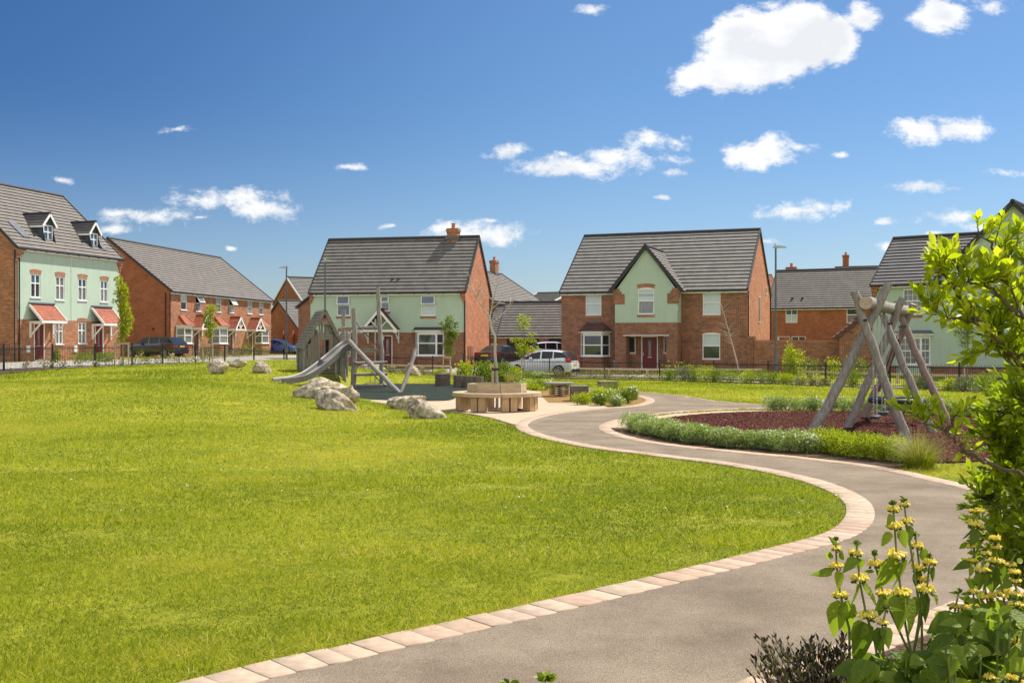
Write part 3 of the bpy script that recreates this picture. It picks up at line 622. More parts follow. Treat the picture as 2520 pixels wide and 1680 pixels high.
# ------------------------------------------------------------------ houses
CAM = Vector((0, 0, EYE))
class House:
    def __init__(s, name, label, cat, xl, dl, xr, dr, z0, depth, eave, ridge, group=None):
        a = Vector(((xl-CX)/FOC*dl, dl, 0)); b = Vector(((xr-CX)/FOC*dr, dr, 0))
        s.o = Vector((a.x, a.y, z0)); s.L = (b-a).length; s.xh = (b-a).normalized(); s.yh = Vector((-s.xh.y, s.xh.x, 0))
        s.D = depth; s.E = eave; s.Rg = ridge
        s.root = thing(name, label, cat, s.o, math.atan2(s.xh.y, s.xh.x), group)
    def uz(s, p, off=0.0):
        d = Vector(((p[0]-CX)/FOC, 1, -(p[1]-HY)/FOC)); t = ((s.o-CAM).dot(s.yh)+off)/d.dot(s.yh)
        q = CAM+d*t-s.o; return q.dot(s.xh), q.z
    def rect(s, z, x0, x1, yt, yb, off=0.0):
        xm = (x0+x1)/2
        u0 = s.uz(z(x0, (yt+yb)/2), off)[0]; u1 = s.uz(z(x1, (yt+yb)/2), off)[0]
        return (u0, u1, s.uz(z(xm, yb), off)[1], s.uz(z(xm, yt), off)[1])
FO, FA, FN = Vector((0,0,0)), Vector((1,0,0)), Vector((0,-1,0))
def pf(o, a, n): return lambda u, v, z: o+a*u+n*v+Vector((0,0,z))      # (u along, v outward, z up)
def wall_panel(mb, o, a, n, u0, u1, z0, z1, ops, zone, zbr=(), ubr=(), rev=.1, revm=None):
    P = pf(o, a, n)
    us = sorted(set([round(q, 4) for q in [u0, u1]+[x for w in ops for x in w[:2]]+list(ubr) if u0-1e-6 <= q <= u1+1e-6]))
    zs = sorted(set([round(q, 4) for q in [z0, z1]+[x for w in ops for x in w[2:4]]+list(zbr) if z0-1e-6 <= q <= z1+1e-6]))
    for i in range(len(us)-1):
        for j in range(len(zs)-1):
            uc, zc = (us[i]+us[i+1])/2, (zs[j]+zs[j+1])/2
            if any(w[0] < uc < w[1] and w[2] < zc < w[3] for w in ops): continue
            mb.poly([P(us[i], 0, zs[j]), P(us[i+1], 0, zs[j]), P(us[i+1], 0, zs[j+1]), P(us[i], 0, zs[j+1])], zone(uc, zc))
    for w in ops:
        m = zone((w[0]+w[1])/2, w[3]+.02) if revm is None else revm
        c = [(w[0], w[2]), (w[1], w[2]), (w[1], w[3]), (w[0], w[3])]
        for k in range(4):
            p, q = c[k], c[(k+1) % 4]
            mb.poly([P(p[0], 0, p[1]), P(p[0], -rev, p[1]), P(q[0], -rev, q[1]), P(q[0], 0, q[1])], m)
def pbox(mb, P, u0, u1, v0, v1, z0, z1, mi=0): mb.box(u0, u1, v0, v1, z0, z1, mi, fn=lambda u, v, z: P(u, v, z))
def window(H, w, style='sash', glass_='glass', lower=None, o=FO, a=FA, n=FN, sill='white', ins=.07, split=.52, bars=None, open_=None, parent=None, fw=.055, arch=0):
    par = parent or H.root
    P = pf(o, a, n); u0, u1, z0, z1 = w; zm_ = z0+(z1-z0)*split
    pane = MB(); fr = MB(); mats = [glass_, lower or glass_]
    if style in ('sash', 'grid'):
        pbox(pane, P, u0+.01, u1-.01, -ins-.03, -ins-.01, z0+.01, zm_, 1)
        if not open_: pbox(pane, P, u0+.01, u1-.01, -ins-.03, -ins-.01, zm_, z1-.01, 0)
    else: pbox(pane, P, u0+.01, u1-.01, -ins-.03, -ins-.01, z0+.01, z1-.01, 0)
    pn = pane.build('window', mats, par)
    f0, f1 = -ins-.008, -ins+.05
    pbox(fr, P, u0, u0+fw, f0, f1, z0, z1); pbox(fr, P, u1-fw, u1, f0, f1, z0, z1)
    pbox(fr, P, u0+fw, u1-fw, f0, f1-.003, z0, z0+fw); pbox(fr, P, u0+fw, u1-fw, f0, f1-.003, z1-fw-(.03 if style == 'sash' else 0), z1)
    um = (u0+u1)/2
    if style in ('sash', 'grid'):
        pbox(fr, P, u0+fw, u1-fw, f0, f1-.006, zm_-.035, zm_+.035)
    if style in ('grid', 'pair'):
        pbox(fr, P, um-.03, um+.03, f0, f1-.009, z0+fw, z1-fw)
    if style == 'top': pbox(fr, P, u0+fw, u1-fw, f0, f1-.006, z0+(z1-z0)*.6, z0+(z1-z0)*.6+.05)
    if bars:
        nb, mb_ = bars
        for (za, zb) in ((z0+fw, zm_-.03), (zm_+.03, z1-fw)):
            for k in range(1, nb): uu = u0+(u1-u0)*k/nb; pbox(fr, P, uu-.011, uu+.011, f0, f0+.022, za, zb)
            for k in range(1, mb_): zz = za+(zb-za)*k/mb_; pbox(fr, P, u0+fw, u1-fw, f0, f0+.019, zz-.011, zz+.011)
    if open_:
        sh = open_
        def Q(u, v, z): k = (z1-z)/(z1-zm_); return P(u, v+sh*k, z+.06*k)
        mb2 = MB(); mb2.box(u0+fw*.6, u1-fw*.6, .0, .02, zm_, z1-.03, 0, fn=lambda u, v, z: Q(u, v, z)); mb2.build('open_pane', [glass_], pn)
        for (x0, x1, za, zb) in ((u0+.01, u0+.07, zm_, z1-.02), (u1-.07, u1-.01, zm_, z1-.02), (u0+.07, u1-.07, zm_, zm_+.06), (u0+.07, u1-.07, z1-.08, z1-.02)):
            fr.box(x0, x1, -.012, .042, za, zb, 0, fn=lambda u, v, z: Q(u, v, z))
    fr.build('frame', 'white', pn)
    if arch:
        am = MB(); K = 10; R0 = []
        for k in range(K+1):
            t = k/K; uu = u0+.002+(u1-u0-.004)*t; R0.append((uu, z1-.001+arch*(1-(2*t-1)**2)))
        am.add([P(uu, .004, z1-.03) for uu, _ in R0]+[P(uu, .004, zz) for uu, zz in R0], [(k, k+1, K+2+k, K+1+k) for k in range(K)])
        am.build('frame_head', 'white', pn)
    if sill == 'white':
        m = MB(); pbox(m, P, u0-.05, u1+.05, -ins+.045, .055, z0-.05, z0-.003); m.build('sill', 'white', pn)
    elif sill == 'soldier':
        m = MB(); pbox(m, P, u0-.02, u1+.02, -ins+.045, .035, z0-.035, z0-.003); m.build('sill', 'white', pn)
        m = MB(); pbox(m, P, u0-.06, u1+.06, -.02, .022, z0-.19, z0-.037); m.build('brick_sill', 'soldier', pn)
    return pn
def arch_head(H, w, rise=.09, th=.215, o=FO, a=FA, n=FN, m='soldier', over=.09):
    P = pf(o, a, n); u0, u1, _, z1 = w; mb = MB(); K = 12; lo = []; hi = []
    for k in range(K+1):
        t = k/K; c = 1-(2*t-1)**2
        lo.append((u0-.0+(u1-u0)*t, z1+rise*c)); hi.append((u0-over+(u1-u0+2*over)*t, z1+th+rise*c*1.1))
    pts = [P(u, .018, z) for u, z in lo]+[P(u, .018, z) for u, z in hi]+[P(u, -.03, z) for u, z in lo]+[P(u, -.03, z) for u, z in hi]
    n_ = K+1
    mb.add(pts, [(k, k+1, n_+k+1, n_+k) for k in range(K)]+[(2*n_+k, 2*n_+k+1, k+1, k) for k in range(K)]+[(n_+k, n_+k+1, 3*n_+k+1, 3*n_+k) for k in range(K)]+[(0, n_, 3*n_, 2*n_), (K, 2*n_+K, 3*n_+K, n_+K)])
    mb.build('arch', m, H.root)
def slope(mb, e0, e1, r0, r1, course=.33, lip=.045, th=.05, mi=0):
    """tiled slope from eave line e0-e1 up to ridge line r0-r1, stepped in real courses"""
    e0, e1, r0, r1 = map(Vector, (e0, e1, r0, r1)); nrm = (e1-e0).cross(r0-e0).normalized()
    if nrm.z < 0: nrm = -nrm
    L = max((r0-e0).length, (r1-e1).length); n = max(1, round(L/course))
    for i in range(n):
        t0, t1 = i/n, (i+1)/n
        a0, a1 = e0.lerp(r0, t0)+nrm*lip, e1.lerp(r1, t0)+nrm*lip; b0, b1 = e0.lerp(r0, t1), e1.lerp(r1, t1)
        mb.poly([a0, a1, b1, b0] if (a1-a0).cross(b0-a0).z > 0 else [b0, b1, a1, a0], mi)
        up_ = (r0-e0).normalized()*lip*1.9; c0, c1 = a0-nrm*(lip+.004)+up_, a1-nrm*(lip+.004)+up_; mb.poly([c0, c1, a1, a0], mi)
        mb.poly([a0, b0, c0], mi); mb.poly([a1, c1, b1], mi)
    mb.poly([e0-nrm*th, e1-nrm*th, r1-nrm*th, r0-nrm*th], mi)
    for p, q in ((e0, r0), (e1, r1), (e0, e1), (r0, r1)): mb.poly([p, q, q-nrm*th, p-nrm*th], mi)
def shell(H, fmats, zone, ops, zbr=(), ubr=(), gable_m=0, back=True, base=-.9, name='wall'):
    """four walls with gables; front wall has real openings"""
    mb = MB(); L, D, E, Rg = H.L, H.D, H.E, H.Rg
    wall_panel(mb, FO, FA, FN, 0, L, base, E, ops, zone, zbr, ubr)
    for x in (0, L):
        pts = [(x, 0, base), (x, D, base), (x, D, E), (x, D/2, Rg), (x, 0, E)]
        mb.poly(pts if x == L else pts[::-1], gable_m)
    mb.poly([(L, D, base), (0, D, base), (0, D, E), (L, D, E)], gable_m)
    return mb.build(name, fmats, H.root)
def roof(H, m='roof', ov=.24, course=.33, vg=.06, gutter=True, fascia=True, ridge_m='ridge', dz=.03, vergem='ridge', zlift=.10, u0=None, u1=None):
    L, D, E, Rg = H.L, H.D, H.E, H.Rg; u0 = -vg if u0 is None else u0; u1 = L+vg if u1 is None else u1
    k = (Rg-E)/(D/2); mb = MB(); zr = Rg+zlift; zl = E+zlift-k*ov
    slope(mb, (u0, -ov, zl), (u1, -ov, zl), (u0, D/2, zr), (u1, D/2, zr), course)
    slope(mb, (u1, D+ov, zl), (u0, D+ov, zl), (u1, D/2, zr), (u0, D/2, zr))
    r = mb.build('roof', m, H.root)
    q = MB(); q.tube([(u0-.02, D/2, zr+.01), (u1+.02, D/2, zr+.01)], .12, 10); q.build('ridge_tiles', ridge_m, r)
    for x in (u0, u1):
        v = MB()
        for y0, y1 in ((-ov, D/2), (D+ov, D/2)):
            v.beam((x, y0, zl-.0), (x, y1, zr-.0), .07, .17)
        v.build('verge', vergem, r)
    if gutter:
        for y in (-ov-.05, D+ov+.05): g = MB(); g.tube([(u0, y, zl-.05), (u1, y, zl-.05)], .062, 8); g.build('gutter', 'dark', H.root)
    if fascia:
        g = MB(); g.box(.0, L, -ov+.03, -.004, zl-.20, zl-.075)
        k2 = int(L/.9)
        for i in range(k2): uu = (i+.5)*L/k2; g.box(uu-.02, uu+.02, -ov-.02, -ov+.03, zl-.15, zl-.08, 1)
        g.build('fascia', ['white', 'dark'], H.root)
    return r
def downpipe(H, u, v, z1, z0=-.3, o=FO, a=FA, n=FN):
    P = pf(o, a, n); g = MB(); g.tube([P(u, v, z1), P(u, v, z0)], .04, 8)
    for z in (z1-.4, (z0+z1)/2, z0+.8): g.tube([P(u, v, z), P(u, v, z-.06)], .052, 8)
    g.build('downpipe', 'dark', H.root)
def chimney(H, u, v, w, d, ztop, zbase, m='brick_front', pots=1, parent=None):
    c = MB(); c.box(u-w/2, u+w/2, v-d/2, v+d/2, zbase, ztop-.30); c.box(u-w/2-.03, u+w/2+.03, v-d/2-.03, v+d/2+.03, ztop-.30, ztop-.22)
    c.box(u-w/2-.055, u+w/2+.055, v-d/2-.055, v+d/2+.055, ztop-.22, ztop-.08); c.box(u-w/2-.02, u+w/2+.02, v-d/2-.02, v+d/2+.02, ztop-.08, ztop)
    c = c.build('chimney', m, H.root)
    for i in range(pots):
        p = MB(); p.lathe([(.15, 0), (.135, .05), (.12, .30), (.145, .31), (.145, .36), (.11, .365), (.10, .2)], 14, (u+(i-(pots-1)/2)*.35, v, ztop)); p.build('chimney_pot', 'terracotta', c, smooth=True)
    l = MB(); l.box(u-w/2-.12, u+w/2+.12, v-d/2-.09, v-d/2+.02, zbase+.45, zbase+.62); l.build('lead_flashing', 'lead', c)
    return c
def front_door(H, w, ins=.06, glass_w=.16, o=FO, a=FA, n=FN, glz=(.42, .88)):
    P = pf(o, a, n); u0, u1, z0, z1 = w; d = MB(); f = .06
    pbox(d, P, u0+f, u1-f, -ins-.04, -ins, z0+.03, z1-f)
    uu0, uu1 = u0+f, u1-f
    for k in range(1, 5): x = uu0+(uu1-uu0)*k/5; pbox(d, P, x-.004, x+.004, -ins, -ins+.004, z0+.08, z0+(z1-z0)*.36)
    dr = d.build('door', 'door_red', H.root)
    b = MB(); pbox(b, P, u0, u0+f, -ins-.04, .0, z0, z1); pbox(b, P, u1-f, u1, -ins-.04, .0, z0, z1); pbox(b, P, u0+f, u1-f, -ins-.04, -.003, z1-f, z1); b.build('door_frame', 'white', dr)
    um = (u0+u1)/2; h = z1-z0; g = MB(); pbox(g, P, um-glass_w/2, um+glass_w/2, -ins, -ins+.008, z0+h*glz[0], z0+h*glz[1]); g.build('door_glass', 'curtain', dr)
    g = MB(); pbox(g, P, um-.13, um+.13, -ins, -ins+.012, z0+h*.37, z0+h*.37+.05); g.build('letter_box', 'steel', dr)
    g = MB(); pbox(g, P, u0+f+.05, u0+f+.08, -ins, -ins+.05, z0+h*.42, z0+h*.52); g.build('handle', 'steel', dr)
    s = MB(); pbox(s, P, u0-.05, u1+.05, -.1, .12, z0-.09, z0-.002); s.build('doorstep', 'kerb', H.root)
def meanto(H, u0, u1, z1, z0, p, m='tile_red'):
    """lean-to door canopy: red tiled slope, white fascia, brackets"""
    c = MB(); slope(c, (u0, -p, z0), (u1, -p, z0), (u0, -.004, z1), (u1, -.004, z1), .14, .012, .02)
    c = c.build('canopy', m, H.root)
    l = MB(); l.box(u0-.02, u1+.02, -.13, -.005, z1-.02, z1+.07); l.build('lead_flashing', 'lead', c)
    f = MB(); f.box(u0-.03, u1+.03, -p-.02, -p+.03, z0-.17, z0-.03); f.box(u0+.02, u1-.02, -p+.03, -.01, z0-.12, z0-.06)
    for x in (u0, u1):
        f.beam((x, -p, z0-.06), (x, -.01, z1-.05), .035, .14)
    f.build('canopy_fascia', 'white_wood', c)
    b = MB()
    for x in (u0+.08, u1-.08):
        b.box(x-.04, x+.04, -.10, -.004, z0-1.02, z0-.12); b.beam((x, -.05, z0-.92), (x, -p+.12, z0-.15), .07, .07); b.box(x-.035, x+.035, -p+.05, -.1, z0-.19, z0-.12)
    b.build('canopy_bracket', 'white_wood', c)
def gable_canopy(H, u0, u1, z0, zr, p, m='tile_red', br=.75, vg='white_wood'):
    um = (u0+u1)/2; c = MB()
    slope(c, (u0, -p, z0), (u0, -.004, z0), (um, -p, zr), (um, -.004, zr), .14, .012, .02)
    slope(c, (u1, -.004, z0), (u1, -p, z0), (um, -.004, zr), (um, -p, zr), .14, .012, .02)
    c = c.build('canopy', m, H.root)
    r = MB(); r.tube([(um, -p-.02, zr+.02), (um, -.0, zr+.02)], .06, 8); r.build('ridge_tiles', m if vg == 'white_wood' else 'ridge', c)
    f = MB()
    for (x, y) in ((u0, z0), (u1, z0)):
        f.beam((x, -p-.03, y-.06), (um, -p-.03, zr-.06), .04, .15)
        sx = 1 if x == u0 else -1
        f.box(min(x, x+.06*sx), max(x, x+.06*sx), -p, -.01, y-.17, y-.03)
        f.box(min(x-.08*sx, x+.16*sx), max(x-.08*sx, x+.16*sx), -p-.06, -p+.02, y-.22, y-.02)
    hh = zr-z0
    f.box(u0+.1, u1-.1, -p-.02, -p+.05, z0-.16, z0-.04)
    f.beam((um, -p+.015, z0-.05), (um, -p+.015, zr-.1), .06, .06); 
    for s_ in (-1, 1): f.beam((um, -p+.01, z0), (um+s_*(u1-u0)*.24, -p+.01, z0+hh*.42), .055, .055)
    f.build('canopy_truss', 'white_wood', c)
    b = MB()
    for x in (u0+.1, u1-.1):
        b.box(x-.035, x+.035, -.09, -.004, z0-br-.15, z0-.1); b.beam((x, -.05, z0-br-.05), (x, -p+.12, z0-.16), .06, .06)
    b.build('canopy_bracket', 'white_wood', c)
def bay(H, u0, u1, zs, zh, p, c_, roofm, zr=None, flat=False, base='brick_front', glz='glass', nf=1, bars=None, zroof=.45, split=.5, brickbase=True, lead=False):
    b = MB(); hd_ = MB(); pts = [(u0, 0), (u0+c_, -p), (u1-c_, -p), (u1, 0)]
    for i in range(3):
        q, r = pts[i], pts[i+1]
        b.poly([(q[0], q[1], -.9), (r[0], r[1], -.9), (r[0], r[1], zs), (q[0], q[1], zs)], 0)
        hd_.poly([(q[0], q[1], zh), (r[0], r[1], zh), (r[0], r[1], zh+.09), (q[0], q[1], zh+.09)], 0)
    b.poly([(x, y, zs) for x, y in pts], 1)
    r = b.build('bay_window', [base, 'white'], H.root); hd_.build('bay_head', 'white', r)
    for i in range(3):
        q, t = Vector((*pts[i], 0)), Vector((*pts[i+1], 0)); a = (t-q).normalized(); n = Vector((a.y, -a.x, 0)); L = (t-q).length
        window(H, (0, L, zs+.03, zh), 'sash', glz, o=q, a=a, n=n, sill=None, ins=.05, fw=.075 if i == 1 else .06, split=split, parent=H.root, bars=bars if i == 1 else ((2, bars[1]) if bars else None))
    s = MB(); s.add([(u0-.08, .0, zs-.03), (u0+c_-.08, -p-.09, zs-.03), (u1-c_+.08, -p-.09, zs-.03), (u1+.08, 0, zs-.03), (u0-.08, .0, zs+.028), (u0+c_-.08, -p-.09, zs+.028), (u1-c_+.08, -p-.09, zs+.028), (u1+.08, 0, zs+.028)],
                  [(0,1,5,4),(1,2,6,5),(2,3,7,6),(4,5,6,7),(3,2,1,0)]); s.build('sill', 'white', r)
    e = .16; z = zh+.085
    P4 = [(u0-e, 0), (u0+c_-e*.9, -p-e), (u1-c_+e*.9, -p-e), (u1+e, 0)]
    f = MB(); f.add([(x, y, z) for x, y in P4]+[(x, y, z+.11) for x, y in P4], [(0,1,5,4),(1,2,6,5),(2,3,7,6),(4,5,6,7),(3,2,1,0)]); f.build('bay_fascia', 'white', r)
    m = MB(); z += .112
    if flat:
        Q = [(u0-.2, .0, z), (u0+c_-e*1.3, -p-e-.06, z), (u1-c_+e*1.3, -p-e-.06, z), (u1+.2, .0, z), (u0-.05, 0, z+zroof), (u1+.05, 0, z+zroof)]
        m.add(Q, [(0,1,4),(1,2,5,4),(2,3,5),(3,2,1,0)]); m.build('bay_roof', roofm, r)
    else:
        a0, a1, a2, a3 = [Vector((x, y, z)) for x, y in ((u0-e-.05, 0), (u0+c_-e, -p-e-.05), (u1-c_+e, -p-e-.05), (u1+e+.05, 0))]
        t0, t1 = Vector((u0+c_+.15, -.02, z+zroof)), Vector((u1-c_-.15, -.02, z+zroof))
        slope(m, a1, a2, t0, t1, .14, .01, .015); m.poly([a0, a1, t0]); m.poly([a2, a3, t1]); br = m.build('bay_roof', roofm, r)
        h = MB(); h.tube([a1, t0], .07, 8); h.tube([a2, t1], .07, 8); h.build('hip_tiles', roofm, br)
        if lead: l = MB(); l.box(t0.x-.05, t1.x+.05, -.06, -.005, z+zroof-.10, z+zroof+.06); l.build('lead_flashing', 'lead', br)
    return r
def kneeler(H, u, z, side, m='brick_front', w=.36, h=.62, y=-.24):
    k = MB()
    for i in range(4):
        ww = w*(1-i*.22); yy = y*(1-i*.24); zz = z-h*i/4
        a, b = (u, u+ww) if side > 0 else (u-ww, u)
        k.box(a, b, yy, -.003, zz-h/4, zz-.002*i)
    k.build('corbel', m, H.root)

# ---- three-storey pair of green-rendered houses, far left
H1 = House('house', 'tall brick and pale green rendered house with two roof dormers, at the left edge', 'house', 36, 60, 296, 69.0, .58, 9.1, 6.62, 10.72)
w_up = [H1.rect(Z1, *r) for r in ((238,313,738,915), (430,498,757,935), (604,670,772,938), (776,833,787,950))]
w_lo = [H1.rect(Z1, *r) for r in ((430,487,1112,1275), (604,667,1108,1270))]
d1, d2 = H1.rect(Z1, 262, 346, 1112, 1385), H1.rect(Z1, 733, 800, 1125, 1368)
d1 = (d1[0], d1[1], .12, d1[3]); d2 = (d2[0], d2[1], .12, d2[3])
zb = H1.uz(Z1(500, 1092))[1]
uL = H1.uz(Z1(136, 800))[0]; uR = H1.L-.12
shell(H1, ['brick_front', 'render', 'brick_red'], lambda u, z: 1 if (z > zb and uL < u < uR and z < H1.E-.2) else 0, w_up+w_lo+[d1, d2], (zb, H1.E-.2), (uL, uR), 0)
roof(H1, 'roof_warm', ov=.20, zlift=.12)
for i, w in enumerate(w_up): window(H1, w, 'grid', 'glass_blue' if i != 1 else 'curtain', lower='curtain' if i != 0 else 'glass', sill='white', split=.62); arch_head(H1, w, .06, .24)
for w in w_lo: window(H1, w, 'grid', 'curtain', sill='white', split=.62); arch_head(H1, w, .06, .22)
for d in (d1, d2): front_door(H1, d)
for (a, b, c, yb, yt, yf) in ((220, 412, 0, 1090, 965, 0), (703, 856, 0, 1112, 990, 0)):
    u0 = H1.uz(Z1(a, yt))[0]; u1 = H1.uz(Z1(b, yt))[0]; z1_ = H1.uz(Z1((a+b)/2, yt))[1]
    fz = H1.uz(Z1((a+b)/2+78, yb), -.95)[1]
    meanto(H1, u0, u1, z1_, fz, .95)
kneeler(H1, 0, H1.E-.05, 1, w=.7, h=.8, y=-.2); kneeler(H1, H1.L, H1.E-.05, -1, w=.45, h=.8, y=-.2)
g = MB()
for i in range(4): g.box(.7, H1.L-.45, -.03-.025*i, -.004, H1.E-.27+i*.055, H1.E-.22+i*.055)
g.build('brick_cornice', 'brick_front', H1.root)
downpipe(H1, -.06, -.3, 6.3, 0, Vector((0,0,0)), Vector((0,1,0)), Vector((-1,0,0)))
downpipe(H1, -.05, .05, 6.4)
kk = (H1.Rg-H1.E)/(H1.D/2)
def dormer(H, uc, w, zs, zh, yf, cheek='lead_dark', zr=None):
    P0 = yf; zr = zr or zh+.62
    dm = MB(); u0, u1 = uc-w/2, uc+w/2
    def yat(z): return (z-.12-H.E)/kk
    for x in (u0, u1): dm.poly([(x, P0, zs), (x, P0, zh), (x, yat(zh), zh), (x, yat(zs), zs)], 0)
    dm.poly([(u0, P0, zh), (u1, P0, zh), (uc, P0, zr)], 0)
    dm.poly([(u0, P0, zs-.2), (u1, P0, zs-.2), (u1, P0, zs+.0), (u0, P0, zs+.0)], 0)
    d = dm.build('dormer', [cheek], H.root)
    e = .16; r = MB(); ex = zr+.05; lo = zh-.04
    yb = yat(zr)+.3; yl = yat(zh)+.1
    slope(r, (u0-e, P0-.2, lo), (u0-e, yl, lo), (uc, P0-.2, ex), (uc, yb, ex), .3, .02, .04)
    slope(r, (u1+e, yl, lo), (u1+e, P0-.2, lo), (uc, yb, ex), (uc, P0-.2, ex), .3, .02, .04)
    r.build('dormer_roof', 'roof_dark', d)
    q = MB(); q.tube([(uc, P0-.22, ex+.03), (uc, yb, ex+.03)], .08, 8); q.build('ridge_tiles', 'ridge', d)
    f = MB(); f.beam((u0-e, P0-.21, lo-.06), (uc, P0-.21, ex-.06), .03, .13); f.beam((u1+e, P0-.21, lo-.06), (uc, P0-.21, ex-.06), .03, .13)
    f.box(u0-e, u0-e+.03, P0-.2, yl-.1, lo-.14, lo-.02); f.box(u1+e-.03, u1+e, P0-.2, yl-.1, lo-.14, lo-.02); f.build('dormer_fascia', 'white', d)
    l = MB(); l.add([(u0-.1, P0-.01, zs-.14), (u1+.1, P0-.01, zs-.14), (u1+.1, P0-.35, zs-.42), (u0-.1, P0-.35, zs-.42)], [(3,2,1,0)]); l.build('lead_apron', 'lead', d)
    window(H, (u0+.04, u1-.04, zs, zh), 'grid', 'glass_blue', o=Vector((0, P0-.05, 0)), sill='white', ins=.04, split=.62, fw=.06)
for (x0, x1, yt, yb, ya) in ((325, 405, 358, 500, 275), (685, 752, 420, 552, 340)):
    off = .62; q = H1.rect(Z1, x0, x1, yt, yb, off); dormer(H1, (q[0]+q[1])/2, q[1]-q[0], q[2], q[3], off, zr=H1.uz(Z1((x0+x1)/2, ya), off)[1])
def rooflight(H, corners, name='roof_window'):
    """lies on the front slope: corners as photo points"""
    nrm = Vector((0, -kk, 1)).normalized(); P = []
    for p in corners:
        d = Vector(((p[0]-CX)/FOC, 1, -(p[1]-HY)/FOC)); dl = Vector((d.dot(H.xh), d.dot(H.yh), d.z)); c = CAM-H.o; cl = Vector((c.dot(H.xh), c.dot(H.yh), c.z))
        q0 = Vector((0, 0, H.E+.17)); t = (q0-cl).dot(nrm)/dl.dot(nrm); P.append(cl+dl*t)
    m = MB(); m.poly([p+nrm*.04 for p in P]); m = m.build(name, 'curtain', H.root)
    f = MB(); 
    for i in range(4): f.beam(P[i], P[(i+1) % 4], .07, .09, up=nrm)
    f.build('frame', 'lead', m)
rooflight(H1, [Z1(65,332), Z1(118,343), Z1(228,452), Z1(180,447)]); rooflight(H1, [Z1(765,500), Z1(782,500), Z1(815,545), Z1(795,545)])
for uu in (.9, 4.9):
    m = MB(); m.box(uu, uu+.28, -.06, -.003, .55, .95); m.build('meter_box', 'white', H1.root)
m = MB(); m.box(-.04, -.003, .35, .85, .45, 1.05); m.box(-.04, -.003, .95, 1.5, .45, 1.05); m.build('meter_box', 'meter', H1.root)
m = MB(); m.tube([(H1.L/2, -.015, zb+.02), (H1.L/2, -.015, H1.E-.3)], .012, 6); m.build('render_joint', 'white', H1.root)

# ---- red brick terrace
H2 = House('terraced_house', 'long red brick terrace of three homes with small red tiled bays and canopies', 'house', 418, 81.5, 667, 100.5, .60, 10.4, 5.15, 9.15)
u_w = [H2.rect(Z2, *r) for r in ((763,825,680,836), (915,972,690,850), (1122,1174,706,858), (1256,1307,722,866), (1442,1489,738,876), (1559,1602,748,884))]
dd = [H2.rect(Z2, *r) for r in ((893,952,1037,1300), (1240,1296,1045,1292), (1451,1494,1050,1278))]
dd = [(a, b, .05, d) for a, b, c, d in dd]
shell(H2, ['brick_front', 'brick_red'], lambda u, z: 0, u_w+dd, gable_m=1)
roof(H2, 'roof_warm', ov=.22)
for i, w in enumerate(u_w): window(H2, w, 'sash', 'blind' if i in (0, 3) else 'curtain', lower='glass' if i in (0, 2, 5) else 'curtain', open_=.34 if i in (1, 3) else None, sill='white')
for d in dd: front_door(H2, d)
for (xa, xb, yt, yb) in ((748,862,1008,1185), (1108,1222,1014,1186), (1543,1640,1022,1182)):
    q = H2.rect(Z2, xa, xb, yt, yb, -.25); bay(H2, q[0], q[1], q[2]+.05, q[3]-.05, .55, .3, 'tile_red', glz='curtain', zroof=.75, base='brick_front')
for d, (za, zr_) in zip(dd, ((1022, 885), (1028, 898), (1030, 912))):
    um = (d[0]+d[1])/2; z0_ = H2.uz(Z2(960, 1022))[1]; gable_canopy(H2, um-.95, um+.95, 2.35, 3.35, .95, 'tile_red')
downpipe(H2, -.05, .05, 5.0); downpipe(H2, -.35, .05, 5.0, 0, Vector((0,0,0)), Vector((0,-1,0)), Vector((-1,0,0)))
for s_ in (1.3, 6.5): 
    m = MB(); m.box(-.05, -.003, s_, s_+.16, 2.1, 2.26); m.build('wall_vent', 'dark', H2.root)

# ---- house with gable toward the camera behind the terrace
def gabled_box(name, label, xl, dl, xr, dr, z0, depth, eave, apex, m='brick_red', rm='roof', verge='white', group=None, cat='house', zbase=-.9):
    """gable end faces the camera: ridge runs away from it"""
    H = House(name, label, cat, xl, dl, xr, dr, z0, depth, eave, apex, group); L, D = H.L, H.D
    b = MB(); b.poly([(0,0,zbase), (L,0,zbase), (L,0,eave), (L/2,0,apex), (0,0,eave)]); b.poly([(L,D,zbase), (0,D,zbase), (0,D,eave), (L/2,D,apex), (L,D,eave)])
    b.poly([(0,D,zbase), (0,0,zbase), (0,0,eave), (0,D,eave)]); b.poly([(L,0,zbase), (L,D,zbase), (L,D,eave), (L,0,eave)]); b.build('wall', m, H.root)
    r = MB(); k = (apex-eave)/(L/2); e = .22; z = eave+.08-k*e
    slope(r, (-e, D, z), (-e, -.12, z), (L/2, D, apex+.08), (L/2, -.12, apex+.08)); slope(r, (L+e, -.12, z), (L+e, D, z), (L/2, -.12, apex+.08), (L/2, D, apex+.08))
    r = r.build('roof', rm, H.root)
    v = MB(); v.beam((-e, -.14, z-.02), (L/2, -.14, apex+.06), .05, .2); v.beam((L+e, -.14, z-.02), (L/2, -.14, apex+.06), .05, .2); v.build('verge', verge, r)
    q = MB(); q.tube([(L/2, -.16, apex+.11), (L/2, D, apex+.11)], .12, 8); q.build('ridge_tiles', 'ridge', r)
    return H
def zat(y, d): return EYE-(y-HY)/FOC*d
e_ = 118
HB = gabled_box('house', 'red brick house with white edged steep gable behind the far end of the terrace', 672, 122, 746, 114, .5, 11, zat(744, 117)-.5, zat(683, 117)-.5, 'brick_red', 'roof', 'white')
HB2 = gabled_box('outhouse', 'low brick side wing with a dark steep roof edge below the white edged gable', 640, 116, 737, 108.5, .5, 7, zat(812, 112)-.5, zat(742, 112)-.5, 'brick_red', 'roof', 'ridge', cat='outhouse')

